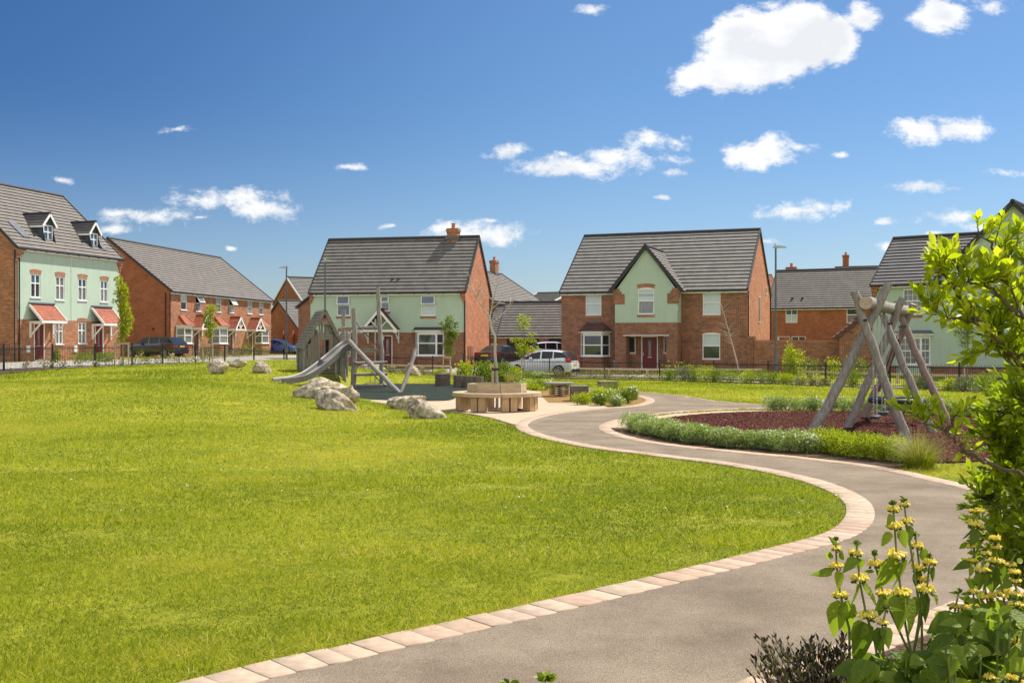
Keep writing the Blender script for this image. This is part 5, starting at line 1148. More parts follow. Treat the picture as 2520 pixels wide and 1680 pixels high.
# ------------------------------------------------------------------ cars
def car(label, pos, head, pm, kind='hatch', L=4.0, Wd=1.72, Hh=1.48, cat='car', plate='amber'):
    root = thing('parked_car', label, cat, tuple(pos), head, 'cars parked along the street')
    hw = Wd/2
    if kind == 'hatch': S = [(-.5,.86,.30,.62,.62,0),(-.47,.95,.22,.72,.72,0),(-.36,.99,.2,.86,.86,0),(-.235,1,.2,.94,.94,0),(-.09,1,.2,.965,1.36,1),(.03,1,.2,.98,1.46,1),(.05,1,.2,.985,1.465,2),(.22,1,.2,1.01,1.46,1),(.235,1,.2,1.015,1.455,2),(.36,.99,.22,1.05,1.40,1),(.455,.95,.26,1.02,1.10,1),(.485,.92,.3,.86,.86,0),(.5,.86,.34,.7,.7,0)]
    elif kind == 'saloon': S = [(-.5,.86,.30,.60,.60,0),(-.46,.95,.22,.74,.74,0),(-.34,.99,.2,.86,.86,0),(-.22,1,.2,.92,.92,0),(-.08,1,.2,.95,1.34,1),(.03,1,.2,.96,1.43,1),(.05,1,.2,.965,1.43,2),(.18,1,.2,.98,1.40,1),(.33,.99,.2,1.0,1.03,1),(.42,.97,.22,1.0,1.0,0),(.475,.94,.26,.97,.97,0),(.5,.88,.32,.7,.7,0)]
    else: S = [(-.5,.86,.32,.66,.66,0),(-.47,.95,.24,.78,.78,0),(-.36,.99,.22,.93,.93,0),(-.25,1,.22,1.0,1.0,0),(-.13,1,.22,1.02,1.45,1),(0,1,.22,1.03,1.54,1),(.02,1,.22,1.03,1.545,2),(.2,1,.22,1.05,1.54,1),(.215,1,.22,1.05,1.54,2),(.37,.99,.24,1.08,1.48,1),(.46,.95,.28,1.05,1.12,1),(.49,.92,.32,.88,.88,0),(.5,.88,.36,.7,.7,0)]
    k = Hh/max(s[4] for s in S); body = MB(); gl = MB(); rows = []
    for (fx, fw, zb_, zbelt, zr_, cab) in S:
        x = fx*L; w = hw*fw; zb_, zbelt, zr_ = zb_*.95, zbelt*k, zr_*k; t = max(0, (zr_-zbelt)); wr = w*(.97-.42*t/ max(.001, .55) * .5) if t > .01 else w*.90
        rows.append([(x,0,zb_),(x,w*.9,zb_),(x,w*.985,zb_+.12),(x,w,(zb_+zbelt)*.55),(x,w*.97,zbelt-.03),(x,w*.945,zbelt),(x,wr,max(zbelt+.002,zr_-.05)),(x,wr*.82,max(zbelt+.004,zr_)),(x,0,max(zbelt+.004,zr_)+ (.02 if cab else .015))])
    nr = 9
    for sgn in (1, -1):
        for i in range(len(rows)-1):
            a, b = rows[i], rows[i+1]; ca, cb = S[i][5], S[i+1][5]
            for j in range(nr-1):
                q = [a[j], b[j], b[j+1], a[j+1]]; q = [(x, y*sgn, z) for x, y, z in q]
                if sgn < 0: q = q[::-1]
                glass_side = j == 5 and (ca or cb) and not cb == 2
                rise_f = (ca == 0 and cb == 1) or (ca == 1 and cb == 0) ; dz = abs(S[i][4]-S[i+1][4])
                glass_top = j >= 6 and ((ca == 0 and cb >= 1 and dz > .2) or (ca >= 1 and cb >= 1 and dz > .25 and i > 6) or (ca >= 1 and cb == 0 and dz > .15 and kind != 'saloon'))
                (gl if (glass_side or glass_top) else body).poly(q)
    for r_, rev in ((rows[0], False), (rows[-1], True)):
        q = r_+[(x, -y, z) for x, y, z in r_[1:-1]][::-1]; body.poly(q if rev else q[::-1])
    bo = body.build('body', pm, root, smooth=True)
    me = bo.data; bm = bmesh.new(); bm.from_mesh(me); bmesh.ops.remove_doubles(bm, verts=bm.verts, dist=.001); bmesh.ops.recalc_face_normals(bm, faces=bm.faces); bm.to_mesh(me); bm.free(); me.polygons.foreach_set('use_smooth', [True]*len(me.polygons)); me.set_sharp_from_angle(angle=R(40))
    go = gl.build('windows', 'car_glass', root); me = go.data; bm = bmesh.new(); bm.from_mesh(me); bmesh.ops.remove_doubles(bm, verts=bm.verts, dist=.001); bmesh.ops.recalc_face_normals(bm, faces=bm.faces); bm.to_mesh(me); bm.free()
    for fx in (-.31, .31):
        for s in (1, -1):
            y = s*(hw-.10); w = MB(); w.tube([(fx*L, y-.1, .32), (fx*L, y+.11*s if False else y+.1, .32)], .32, 22); wo_ = w.build('wheel', 'tyre', root)
            r = MB(); yo = y+s*.102; r.tube([(fx*L, yo-.004, .32), (fx*L, yo+.004, .32)], .07, 12)
            for k_ in range(10):
                a = 2*PI*k_/10; r.beam((fx*L+.05*math.cos(a), yo, .32+.05*math.sin(a)), (fx*L+.215*math.cos(a), yo, .32+.215*math.sin(a)), .035, .012, up=(0,1,0))
            c = [(fx*L+.22*math.cos(2*PI*i/20), yo, .32+.22*math.sin(2*PI*i/20)) for i in range(21)]; r.tube(c, .018, 6, cap=False); r.build('rim', 'rim', wo_)
            ar = MB(); cc = [(fx*L+.365*math.cos(PI*i/10), s*(hw*.985+.005), .32+.365*math.sin(PI*i/10)) for i in range(11)]
            ar.add([(fx*L, s*(hw*.99+.002), .22)]+cc, [(0, i+1, i+2) for i in range(10)]); ar.build('wheel_arch', 'dark', root)
    zt = .80*k if kind != 'saloon' else .84*k
    for s in (1, -1):
        t = MB(); xe = L*.47
        if kind == 'hatch': t.add([(xe-.16, s*hw*.975, zt+.02), (xe+.05, s*hw*.90, zt-.02), (xe+.06, s*hw*.72, zt+.0), (xe+.02, s*hw*.78, zt+.30), (xe-.10, s*hw*.93, zt+.34), (xe-.24, s*hw*.985, zt+.16)], [(0,1,2,3,4,5)])
        else: t.add([(xe-.15, s*hw*.975, zt-.03), (xe+.09, s*hw*.88, zt-.05), (xe+.135, s*hw*.5, zt-.05), (xe+.12, s*hw*.5, zt+.08), (xe+.02, s*hw*.90, zt+.12), (xe-.18, s*hw*.985, zt+.10)], [(0,1,2,3,4,5)])
        sol = t.build('tail_light', 'red_light', root); md = sol.modifiers.new('th', 'SOLIDIFY'); md.thickness = .07; md.offset = 0
        t = MB(); t.add([(-L*.485, s*hw*.55, .60), (-L*.47, s*hw*.88, .62), (-L*.41, s*hw*.985, .70), (-L*.44, s*hw*.93, .76), (-L*.48, s*hw*.6, .70)], [(0,1,2,3,4)]); sol = t.build('headlight', 'clear_light', root); md = sol.modifiers.new('th', 'SOLIDIFY'); md.thickness = .07; md.offset = 0
        mm = MB(); mm.box(-L*.10-.07, -L*.10+.06, min(s*hw*.97, s*(hw+.18)), max(s*hw*.97, s*(hw+.18)), .98*k-.03, .98*k+.10); mm.build('door_mirror', pm, root, bevel=.02)
        hd = MB()
        for xx in (.02, .25): hd.box(L*xx-.09+.3, L*xx+.07+.3, min(s*hw*.99, s*(hw+.025)), max(s*hw*.99, s*(hw+.025)), .86*k, .89*k)
        hd.build('door_handle', pm, root)
    zpl = .62 if kind == 'hatch' else .72
    p = MB(); p.box(L*.5-.01, L*.5+.02, -.26, .26, zpl, zpl+.115); p.build('number_plate', plate, root)
    p = MB(); p.box(-L*.5-.02, -L*.5+.01, -.26, .26, .42, .53); p.build('number_plate', 'white', root)
    p = MB(); p.box(L*.485, L*.5+.03, -hw*.8, hw*.8, .26, .42); p.build('bumper_trim', 'dark', root)
    return root
def place_car(label, x, d, ang, *a, dz=.035, **k):
    p = gd(x, d); p.z += dz; return car(label, p, ang, *a, **k)
# heading = direction of the car's rear (+x local)
place_car('white hatchback with red tail lights behind the railings by the centre house', 1336, 61.5, R(-22), 'paint_white', 'hatch', dz=-.0)
place_car('black saloon with a yellow rear plate parked by the chimneyed house', 1234, 71, R(-118), 'paint_black', 'saloon', L=4.6, Wd=1.82, Hh=1.43, dz=.0)
place_car('white car partly hidden between the garages and the brown brick house', 1372, 75, R(-172), 'paint_white', 'hatch', L=4.3, Hh=1.62, dz=.02)
place_car('black estate car parked before the red brick terrace', 383, 77.5, R(-20), 'paint_black', 'estate', L=4.65, Wd=1.84, Hh=1.50)
place_car('blue hatchback at the far end of the terrace by the brick wall', 684, 101.5, R(165), 'paint_blue', 'hatch', L=4.3, Wd=1.8, Hh=1.42)

# ------------------------------------------------------------------ rocks
def rock(label, z, x0, x1, y0, y1, d, seed, depth=1.0, tilt=0.0, sink=.18, pk=(.3, 0)):
    rng = np.random.default_rng(seed); cx, cy = z((x0+x1)/2, y1); bx0, by0 = z(x0, y0); bx1, by1 = z(x1, y1)
    w = (bx1-bx0)/FOC*d; h = (by1-by0)/FOC*d; c = at((bx0+bx1)/2, (by0+by1)/2, d)
    root_z = c.z-h/2
    bm = bmesh.new(); bmesh.ops.create_icosphere(bm, subdivisions=5, radius=1)
    V = np.array([v.co[:] for v in bm.verts])
    # planar cuts make facets
    for k in range(26):
        n = rng.normal(size=3); n /= np.linalg.norm(n); off = rng.uniform(.66, .95)
        dd = V@n-off; V = V-np.clip(dd, 0, None)[:, None]*n*.88
    def fbm(P, f0, oct_):
        out = np.zeros(len(P)); a = 1.0
        for o_ in range(oct_):
            for _ in range(3):
                k_ = rng.normal(size=3)*f0*(2**o_); out += a*np.sin(P@k_+rng.uniform(0, 6.28))/3
            a *= .52
        return out
    nn = V/np.linalg.norm(V, axis=1, keepdims=True)
    V += nn*(fbm(V, 2.0, 5)*.055)[:, None]; V += nn*(-np.abs(fbm(V, 4, 5))*.10)[:, None]
    V[:, 2] += pk[1]*V[:, 0]; V[:, 2] += pk[0]*np.clip(V[:, 2], 0, 1)*(.5-np.abs(V[:, 0]))
    V[:, 0] += tilt*V[:, 2]
    mn, mx_ = V.min(0), V.max(0); V = (V-(mn+mx_)/2)/(mx_-mn)
    V[:, 0] *= w; V[:, 1] *= w*depth*.62; V[:, 2] *= h*(1+sink)
    V[:, 2] -= h*sink/2
    for v, q in zip(bm.verts, V): v.co = q
    me = bpy.data.meshes.new('boulder'); bm.to_mesh(me); bm.free(); me.materials.append(M['rock'])
    me.polygons.foreach_set('use_smooth', [True]*len(me.polygons))
    o = bpy.data.objects.new('boulder', me); COL.objects.link(o); o.location = c
    return tag(o, label, 'boulder', 'boulders on the lawn')
rock('long pale boulder at the back of the pile by the slide', Z8, 248, 800, 1018, 1250, 27.2, 11, 1.0, .3, .3, (.1, -.06))
rock('grey boulder sloping to a point, front of the pile by the slide', Z8, 462, 912, 1138, 1462, 24.6, 22, 1.0, -.2, .1, (.15, -.28))
rock('small brownish boulder at the right of the pile by the slide', Z8, 745, 930, 1100, 1250, 26.4, 35, 1.1, .1, .3, (.1, -.1))
rock('low cracked boulder behind the pointed one near the round bench', Z8, 1205, 1600, 1200, 1345, 26.0, 41, 1.1, .1, .35, (.1, .10))
rock('pale wedge shaped boulder nearest the round bench', Z8, 1392, 1818, 1238, 1512, 23.4, 57, 1.0, -.35, .12, (.45, -.12))
rock('dark faced boulder by the left flower bed', Z2, 1030, 1256, 1338, 1470, 37.5, 61, 1.1, 0, .25, (.1, .15))
rock('flat low boulder just behind the dark faced one', Z2, 1245, 1436, 1326, 1400, 40.5, 73, 1.1, .2, .35, (.1, 0))
rock('squarish pale boulder alone on the mound', Z2, 1490, 1684, 1350, 1482, 38.5, 86, 1.0, -.1, .2, (0, -.15))
rock('boulder seen behind the lower rungs of the climbing frame', Z8, 905, 1200, 886, 962, 48.5, 93, 1.1, 0, .4, (.1, -.1))
rock('pointed pale boulder beyond the leaning log', ZB, 278, 474, 262, 420, 49.5, 105, 1.0, -.3, .2, (.3, -.45))

# ------------------------------------------------------------------ play tower with playhouse and slide
def logm(mb, pts, r, n=12, wob=.012, seed=0, seg=7):
    rng = random.Random(seed); P = []; rr = []; N = len(pts)
    for i in range(N-1):
        for k in range(seg):
            t = k/seg; P.append(Vector(pts[i]).lerp(Vector(pts[i+1]), t)); rr.append(r if not isinstance(r, (list, tuple)) else r[i]+(r[i+1]-r[i])*t)
    P.append(Vector(pts[-1])); rr.append(r if not isinstance(r, (list, tuple)) else r[-1])
    for i in range(1, len(P)-1): P[i] += Vector((rng.uniform(-1,1), rng.uniform(-1,1), 0))*wob; rr[i] *= rng.uniform(.94, 1.07)
    rr[0] *= .97; rr[-1] *= .97
    mb.tube(P, rr, n, 0, True, 1)
def q8(x, y, d): return at(*Z8(x, y), d)
TW = thing('climbing_frame', 'grey weathered log climbing frame with rungs, ropes and slide platform', 'climbing frame', tuple(tzv(-6.3, 38.5)))
def tlog(name, pts, r, seed, m='weathered'):
    mb = MB(); logm(mb, pts, r, seed=seed); return mb.build(name, [m, 'logend'], TW, world=True, smooth=True)
tlog('post', [q8(768,345,39.6), q8(762,700,39.6), q8(775,1110,39.6)], .075, 1); tlog('post', [q8(748,600,40.0), q8(752,1115,40.0)], .09, 2, 'weathered')
tlog('post', [q8(868,325,38.3), q8(880,640,38.3), q8(862,1125,38.3)], [.085,.09,.105], 3)
tlog('post', [q8(1115,105,39.0), q8(1128,480,39.0), q8(1152,800,39.0), q8(1152,1105,39.0)], [.065,.078,.085,.085], 4)
tlog('post', [q8(800,545,41), q8(800,1090,41)], .05, 5); tlog('crossbeam', [q8(760,525,39.3), q8(1112,520,38.9)], .062, 6)
tlog('leaning_log', [q8(823,655,37.9), q8(1040,890,36.7), q8(1338,1190,35.1)], [.082,.088,.082], 7)
tlog('leaning_log', [q8(1495,735,36.4), q8(1445,930,36.0), q8(1342,1182,35.4)], [.068,.072,.062], 8)
tlog('rung', [q8(878,880,38.1), q8(1208,872,38.6)], .052, 9); tlog('rung', [q8(876,996,38.1), q8(1206,992,38.6)], .052, 10); tlog('rung', [q8(880,1110,38.1), q8(1200,1104,38.6)], .055, 12)
mb = MB(); mb.beam(q8(900,738,38.6), q8(1098,738,38.9), .28, .035); mb.beam(q8(905,755,38.5), q8(1095,753,38.8), .03, .13); mb.build('platform_board', 'plank', TW, world=True)
mb = MB(); mb.beam(q8(735,745,40.2), q8(872,745,38.6), .95, .06); mb.build('platform_board', 'plank', TW, world=True)
mb = MB(); mb.tube([q8(1086,430,39.5), q8(1084,1078,39.5)], .022, 8); mb.build('pole', 'steel', TW, world=True)
def rope(pts, sag=.1, r=.012):
    mb = MB(); P = []
    for a, b in zip(pts, pts[1:]):
        for k in range(8): t = k/8; q = a.lerp(b, t); q = q-Vector((0,0,sag*4*t*(1-t))); P.append(q)
    P.append(pts[-1]); mb.tube(P, r, 6); mb.build('rope', 'rope', TW, world=True)
rope([q8(893,462,38.3), q8(1010,600,38.6), q8(1160,735,39.0)], .06); rope([q8(1050,965,38.3), q8(1110,1040,37.9), q8(1205,1120,37.4)], .02, .016); rope([q8(905,1135,37.8), q8(1180,1175,37)], .03)
rope([q8(1036,995,38.4), q8(1036,1080,38.4)], 0, .009); rope([q8(1205,1075,36.6), q8(1330,1150,35.6)], .02)
mb = MB()
for (x, y, d) in ((886,880,38.0),(886,996,38.0),(1198,872,38.5),(1198,992,38.5),(874,745,38.2),(1040,1000,38.2),(1105,1030,37.8),(1190,1108,37.4)): 
    p = q8(x, y, d); mb.tube([p+Vector((0,-.09,0)), p+Vector((0,-.05,0))], .03, 8)
mb.build('bolt', 'dark', TW, world=True)
# slide: trough swept along a curve
SP = [(835,672,38.6,.0),(800,690,38.5,0),(740,735,38.2,0),(650,812,37.8,0),(560,888,37.3,0),(480,948,36.9,0),(400,1000,36.5,0),(330,1030,36.2,0),(250,1048,35.9,0),(170,1058,35.6,0),(95,1066,35.3,0)]
C_ = [q8(a, b+16, d) for a, b, d, _ in SP]; SPW = []
for i in range(len(C_)-1):
    p0, p1, p2, p3 = C_[max(0, i-1)], C_[i], C_[i+1], C_[min(len(C_)-1, i+2)]
    for k in range(5):
        t = k/5; SPW.append(.5*((2*p1)+(p2-p0)*t+(2*p0-5*p1+4*p2-p3)*t*t+(3*p1-p0-3*p2+p3)*t**3))
SPW.append(C_[-1])
PR = [(-.24,.15),(-.215,.165),(-.19,.145),(-.17,.03),(-.10,.0),(.10,.0),(.17,.03),(.19,.145),(.215,.165),(.24,.15),(.23,-.05),(-.23,-.05)]
def sweep(mb, path, prof, side, mi=0):
    b = len(mb.v); n = len(prof)
    for i, p in enumerate(path):
        d = (path[min(i+1, len(path)-1)]-path[max(0, i-1)]).normalized(); x = Vector((side.x, side.y, 0)); x = (x-d*x.dot(d)).normalized(); u = x.cross(d); u = u if u.z > 0 else -u
        for a, h in prof: mb.v.append(tuple(p+x*a+u*h))
    for i in range(len(path)-1):
        for k in range(n): k2 = (k+1) % n; mb.f.append([b+i*n+k, b+i*n+k2, b+(i+1)*n+k2, b+(i+1)*n+k]); mb.m.append(1 if k in (3,4,5) else 0)
    mb.f.append([b+k for k in range(n)]); mb.m.append(0); mb.f.append([b+(len(path)-1)*n+k for k in range(n)][::-1]); mb.m.append(0)
dxy = (C_[-1]-C_[0]); sd = Vector((-dxy.y, dxy.x, 0)).normalized()
mb = MB(); sweep(mb, SPW, PR, sd); mb.build('slide', ['slide', 'slide_in'], TW, world=True, smooth=True)
mb = MB(); p = q8(690,900,38); mb.tube([q8(675,835,37.8), q8(690,900,37.9), q8(692,1030,38)], .035, 8); mb.build('slide_support', 'steel', TW, world=True)
# playhouse
def pz(y, d): return EYE-(Z8(0, y)[1]-HY)/FOC*d
HP = thing('playhouse', 'grey plank playhouse with a steep shingled roof and a small sign, beside the slide', 'playhouse', tuple(tzv(-8.7, 40.3)))
d0 = 39.8; dp = 1.55
# front plane axes: house faces the camera, turned slightly
fx = Vector((math.cos(R(20)), math.sin(R(20)), 0)); fy = Vector((-fx.y, fx.x, 0))
PL0 = q8(372, 1000, d0); PL0.z = 0
def HPp(u, v, z): return PL0+fx*u+fy*v+Vector((0,0,z))
def hu(x, y=900):
    X, Y = Z8(x, y); d = Vector(((X-CX)/FOC, 1, 0)); t = (PL0.x*fy.x+PL0.y*fy.y)/(d.x*fy.x+d.y*fy.y); p = d*t; return (p-Vector((PL0.x, PL0.y, 0))).dot(fx)
uL_, uR_, uA = hu(372), hu(748), hu(572); zG = .25; zA = pz(328, d0); zE = pz(700, d0)
def plank(mb, u0, u1, z0, z1, v=0, th=.03, j=0.0, rng=random.Random(5)):
    a, b = rng.uniform(-j, j), rng.uniform(-j, j)
    mb.add([HPp(u0+b, v, z0), HPp(u1+b, v, z0), HPp(u1+b, v+th, z0), HPp(u0+b, v+th, z0), HPp(u0+a, v, z1), HPp(u1+a, v, z1), HPp(u1+a, v+th, z1), HPp(u0+a, v+th, z1)], [(0,3,2,1),(4,5,6,7),(0,1,5,4),(1,2,6,5),(2,3,7,6),(3,0,4,7)])
def rz_(u):   # roof line height over the front at u
    return zA-.16-(abs(u-uA)/((uR_-uL_)/2+.08))*(zA-zE-.02)
f = MB(); rp = random.Random(3)
for (x0, x1) in ((372,392),(394,432),(436,470),(476,500),(640,668),(674,690),(694,722),(726,750)):
    u0, u1 = hu(x0), hu(x1); plank(f, u0, u1, zG, min(rz_(u0), rz_(u1)), 0, .03, .03)
for (x0, x1, yb, yt) in ((498,516,590,600),(516,530,600,480),(537,558,590,480),(586,607,600,480),(614,636,590,480),(640,665,600,480),(475,512,600,520)): plank(f, hu(x0), hu(x1), pz(yb, d0), min(pz(yt, d0), rz_(hu(x0)), rz_(hu(x1))), 0, .03, .02)
f.build('front_planks', 'plank', HP, world=True)
f = MB(); plank(f, hu(500), hu(524), zG, pz(600, d0), -.04, .05, .01); plank(f, hu(628), hu(655), zG, pz(590, d0), -.04, .05, .01); plank(f, hu(500), hu(655), pz(612, d0), pz(585, d0), -.045, .05, 0); plank(f, hu(515), hu(630), pz(642, d0), pz(615, d0), -.05, .06, 0)
f.build('door_frame', 'plank', HP, world=True)
f = MB()
for k in range(5):
    z0 = pz(485-k*24, d0); hw_ = (zA-.2-z0)/(zA-zE)*((uR_-uL_)/2+.1)-.05
    plank(f, uA-hw_, uA+hw_, z0+.005, z0+.215*.9, -.03, .03, 0)
f.build('gable_boards', 'plank', HP, world=True)
f = MB()   # cloud shaped board under the gable
pts = [(488,480),(492,500),(515,503),(540,492),(570,490),(600,494),(625,497),(650,484),(652,462),(640,455),(500,455)]
f.add([HPp(hu(x), -.075, pz(y, d0)) for x, y in pts]+[HPp(hu(x), -.045, pz(y, d0)) for x, y in pts], [tuple(range(11)), tuple(range(21, 10, -1))]+[(i, 11+i, 11+(i+1) % 11, (i+1) % 11) for i in range(11)]); f.build('gable_trim', 'plank', HP, world=True)
sb = MB(); plank(sb, hu(510), hu(636), pz(456, d0), pz(426, d0), -.085, .02, 0); sb = sb.build('sign', 'oak', HP, world=True)
def text_mesh(name, body, size, loc, xdir, m, parent, weight=0.0):
    cu_ = bpy.data.curves.new(name, 'FONT'); cu_.body = body; cu_.size = size; cu_.extrude = .003; cu_.offset = weight; cu_.align_x = 'CENTER'; cu_.align_y = 'CENTER'; cu_.space_character = 1.05
    to = bpy.data.objects.new(name, cu_); COL.objects.link(to); dg = bpy.context.evaluated_depsgraph_get(); me = bpy.data.meshes.new_from_object(to.evaluated_get(dg)); bpy.data.objects.remove(to)
    x = xdir.normalized(); z = Vector((0,0,1)); y = z; nrm = x.cross(y)
    for v in me.vertices: c = v.co.copy(); v.co = Vector(loc)+x*c.x+y*c.y+nrm*c.z
    inv = wm(parent).inverted(); me.transform(inv); me.materials.clear(); me.materials.append(M[m]); o = bpy.data.objects.new(name, me); COL.objects.link(o); o.parent = parent; return o
text_mesh('lettering', 'KOMPAN', .115, HPp((hu(510)+hu(626))/2, -.092, pz(441, d0)), fx, 'sign_red', sb, .0035)
st = MB(); cst = HPp(hu(619), -.094, pz(431, d0)); K = []
for i in range(10): a = PI/2+i*PI/5; r_ = .035 if i % 2 == 0 else .014; K.append(cst+fx*r_*math.cos(a)+Vector((0,0,r_*math.sin(a))))
st.poly(K); st.build('emblem', 'sign_red', sb, world=True)
# side and back walls with gaps, floor, steps, roof
f = MB()
for k in range(7):
    v0 = .06+k*(dp-.1)/7
    for u in (uL_, uR_-.03):
        f.add([HPp(u+i*.03, v0+j*.17, z) for z in (zG, zE+.02) for i, j in ((0,0),(1,0),(1,1),(0,1))], [(0,3,2,1),(4,5,6,7),(0,1,5,4),(1,2,6,5),(2,3,7,6),(3,0,4,7)])
for (x0, x1) in ((372,410),(420,455),(465,500),(655,690),(700,745)): plank(f, hu(x0), hu(x1), zG, rz_(hu((x0+x1)/2))-.1, dp, .03, .02)
f.build('side_planks', 'plank', HP, world=True)
f = MB(); zf_ = pz(945, d0)
for k in range(8): plank(f, hu(485), hu(665), zf_-.05, zf_, .02+k*.19-.0, .17, 0)
f.build('floor', 'plank', HP, world=True)
f = MB(); plank(f, hu(478), hu(672), pz(992, d0)-.04, pz(992, d0), -.55, .32, 0); plank(f, hu(482), hu(668), pz(968, d0)-.04, pz(968, d0), -.28, .26, 0)
f.build('step', 'plank', HP, world=True)
f = MB(); m_ = f
for (u, v) in ((uL_-.02, -.02), (uL_-.02, dp), (uR_, -.02), (uR_, dp)): logm(f, [HPp(u, v, zG-.4), HPp(u, v, zE)], .06, seed=int(u*10), wob=.005)
f.build('corner_post', ['weathered', 'logend'], HP, world=True, smooth=True)
f = MB()
ov = .14; uA2 = uA
for s_, ue in ((-1, uL_-.13), (1, uR_+.10)):
    n = 13; ze = zE-.12
    for i in range(n):
        t0, t1 = i/n, (i+1)/n; ua_, ub = ue+(uA2-ue)*t0, ue+(uA2-ue)*t1; za_, zb_ = ze+(zA-ze)*t0, ze+(zA-ze)*t1
        nx_ = Vector((-(zA-ze)*(1 if s_ < 0 else -1), abs(uA2-ue))).normalized(); o_ = .05
        jj = rp.uniform(-.02, .02)
        pts = [(ua_-0*nx_.x, za_), (ub, zb_)]; lo_ = (ua_+nx_.x*o_, za_+nx_.y*o_); hi_ = (ub+nx_.x*.015, zb_+nx_.y*.015)
        V4 = [HPp(ua_, -ov+jj, za_), HPp(ua_, dp+ov, za_), HPp(ub, dp+ov, zb_), HPp(ub, -ov+jj, zb_), HPp(lo_[0], -ov+jj, lo_[1]), HPp(lo_[0], dp+ov, lo_[1]), HPp(hi_[0], dp+ov, hi_[1]), HPp(hi_[0], -ov+jj, hi_[1])]
        f.add(V4, [(0,1,2,3),(7,6,5,4),(0,3,7,4),(1,5,6,2),(0,4,5,1),(3,2,6,7)])
f.build('roof', 'plank', HP, world=True)
f = MB()
for s_, ue in ((-1, uL_-.12), (1, uR_+.09)): f.beam(HPp(ue, -ov+.03, zE-.14), HPp(uA2, -ov+.03, zA-.05), .03, .12)
f.build('bargeboard', 'plank', HP, world=True)

# ------------------------------------------------------------------ round bench, cubes, spring table
bc = at(1223, 900, 26.1); bc.z = .02
BE = thing('tree_bench', 'round oak bench of curved seats around a young bare tree', 'bench', tuple(bc), R(7))
def ringseg(mb, r0, r1, r0b, r1b, z0, z1, a0, a1, n=10, mi=0, poly=False):
    b = len(mb.v)
    for i in range(n+1):
        a = a0+(a1-a0)*i/n; k = 1/math.cos((a-a0)-(a1-a0)/2) if poly else 1
        for r, z in ((r0*k, z0), (r1*k, z0), (r1*k, z1), (r0*k, z1)): mb.v.append((r*math.cos(a), r*math.sin(a), z))
    for i in range(n):
        for j in range(4): j2 = (j+1) % 4; mb.f.append([b+i*4+j, b+(i+1)*4+j, b+(i+1)*4+j2, b+i*4+j2]); mb.m.append(mi)
    mb.f.append([b, b+1, b+2, b+3]); mb.m.append(mi); mb.f.append([b+n*4+3, b+n*4+2, b+n*4+1, b+n*4]); mb.m.append(mi)
for k in range(8):
    a0 = k*PI/4+.008; a1 = (k+1)*PI/4-.008
    mb = MB(); ringseg(mb, .745, 1.10, 0, 0, .345, .435, a0, a1); mb.build('seat', 'oak', BE, bevel=.006)
    mb = MB(); ringseg(mb, .68, .735, 0, 0, .435, .645, a0+.01, a1-.01, 1, poly=False); mb.build('back_board', 'oak', BE, bevel=.004)
    a = k*PI/4+.2; mb = MB()
    for da in (-.105, .105):
        c, s = math.cos(a+da), math.sin(a+da); t = (-s, c)
        mb.add([(c*r+t[0]*w, s*r+t[1]*w, z) for z in (0, .343) for r, w in ((.80,-.085),(1.02,-.085),(1.02,.085),(.80,.085))], [(0,3,2,1),(4,5,6,7),(0,1,5,4),(1,2,6,5),(2,3,7,6),(3,0,4,7)])
    mb.build('leg', 'oak_leg', BE, bevel=.006)
mb = MB(); mb.lathe([(.62,.0),(.62,.012),(.05,.03)], 24); mb.build('tree_pit', 'soil', BE)
def block(label, x0, x1, y0, y1, d, ang, hexa=False, n=1):
    c = at((x0+x1)/2, y1, d); w = (x1-x0)/FOC*d; h = (y1-y0)/FOC*d
    root = thing('timber_block', label, 'seat block', (c.x, c.y+w/2, .02), ang, 'dark timber seat blocks'); 
    if not hexa:
        s = w/(abs(math.cos(ang))+abs(math.sin(ang))); mb = MB()
        for k in range(2): mb.box(-s/2, s/2, -s/2, s/2, h*k/2, h*(k+1)/2-.006)
        mb.build('stacked_timber', 'dark_timber', root, bevel=.008); mb = MB(); mb.box(-s/2-.002, s/2+.002, -s/2-.002, s/2+.002, h-.005, h+.012); mb.build('top', 'plank', root)
    else:
        for j in range(n):
            R_ = w/n/2*1.12; cx_ = -w/2+w/n*(j+.5); P = [(cx_+R_*math.cos(PI/3*i), (-.1)**j*0+R_*.8*math.sin(PI/3*i)-.12*j) for i in range(6)]; mb = MB()
            hh = h*(1-.05*j)
            for z0, z1 in ((0, hh/2-.006), (hh/2, hh)): mb.add([(x, y, z) for z in (z0, z1) for x, y in P], [(5,4,3,2,1,0),(6,7,8,9,10,11)]+[(i, (i+1) % 6, 6+(i+1) % 6, 6+i) for i in range(6)])
            mb.build('stacked_timber', 'dark_timber', root, bevel=.008)
block('single dark timber cube at the far edge of the green surface', 1068.6, 1107.7, 918.6, 948, 40.5, R(38))
block('wide dark timber block of joined sections behind the round bench', 1115, 1189, 922.5, 952, 39, 0, True, 3)
block('timber cube standing beside the spring table', 1404, 1449, 951, 987, 30, R(4))
block('timber cube behind the small flower bed', 1473, 1521, 949, 985, 32.5, R(6))
tp = at(1376, 976, 32.8); tp.z = .02
ST = thing('spring_table', 'round grey play table on coil springs', 'play table', tuple(tp))
mb = MB(); mb.lathe([(.44,.36),(.46,.37),(.46,.42),(.44,.43)], 28); mb.lathe([(.26,.31),(.26,.36)], 16); mb.build('tabletop', 'plank', ST)
for k in range(3):
    a = 2*PI*k/3+.5; cx_, cy_ = .24*math.cos(a), .24*math.sin(a); P = [(cx_+.10*math.cos(t*2*PI*5), cy_+.10*math.sin(t*2*PI*5), .02+.30*t) for t in np.linspace(0, 1, 61)]
    mb = MB(); mb.tube(P, .013, 6); mb.build('spring', 'rubber', ST)
mb = MB(); mb.tube([(0,0,0),(0,0,.33)], .035, 8); mb.build('pedestal', 'steel', ST)

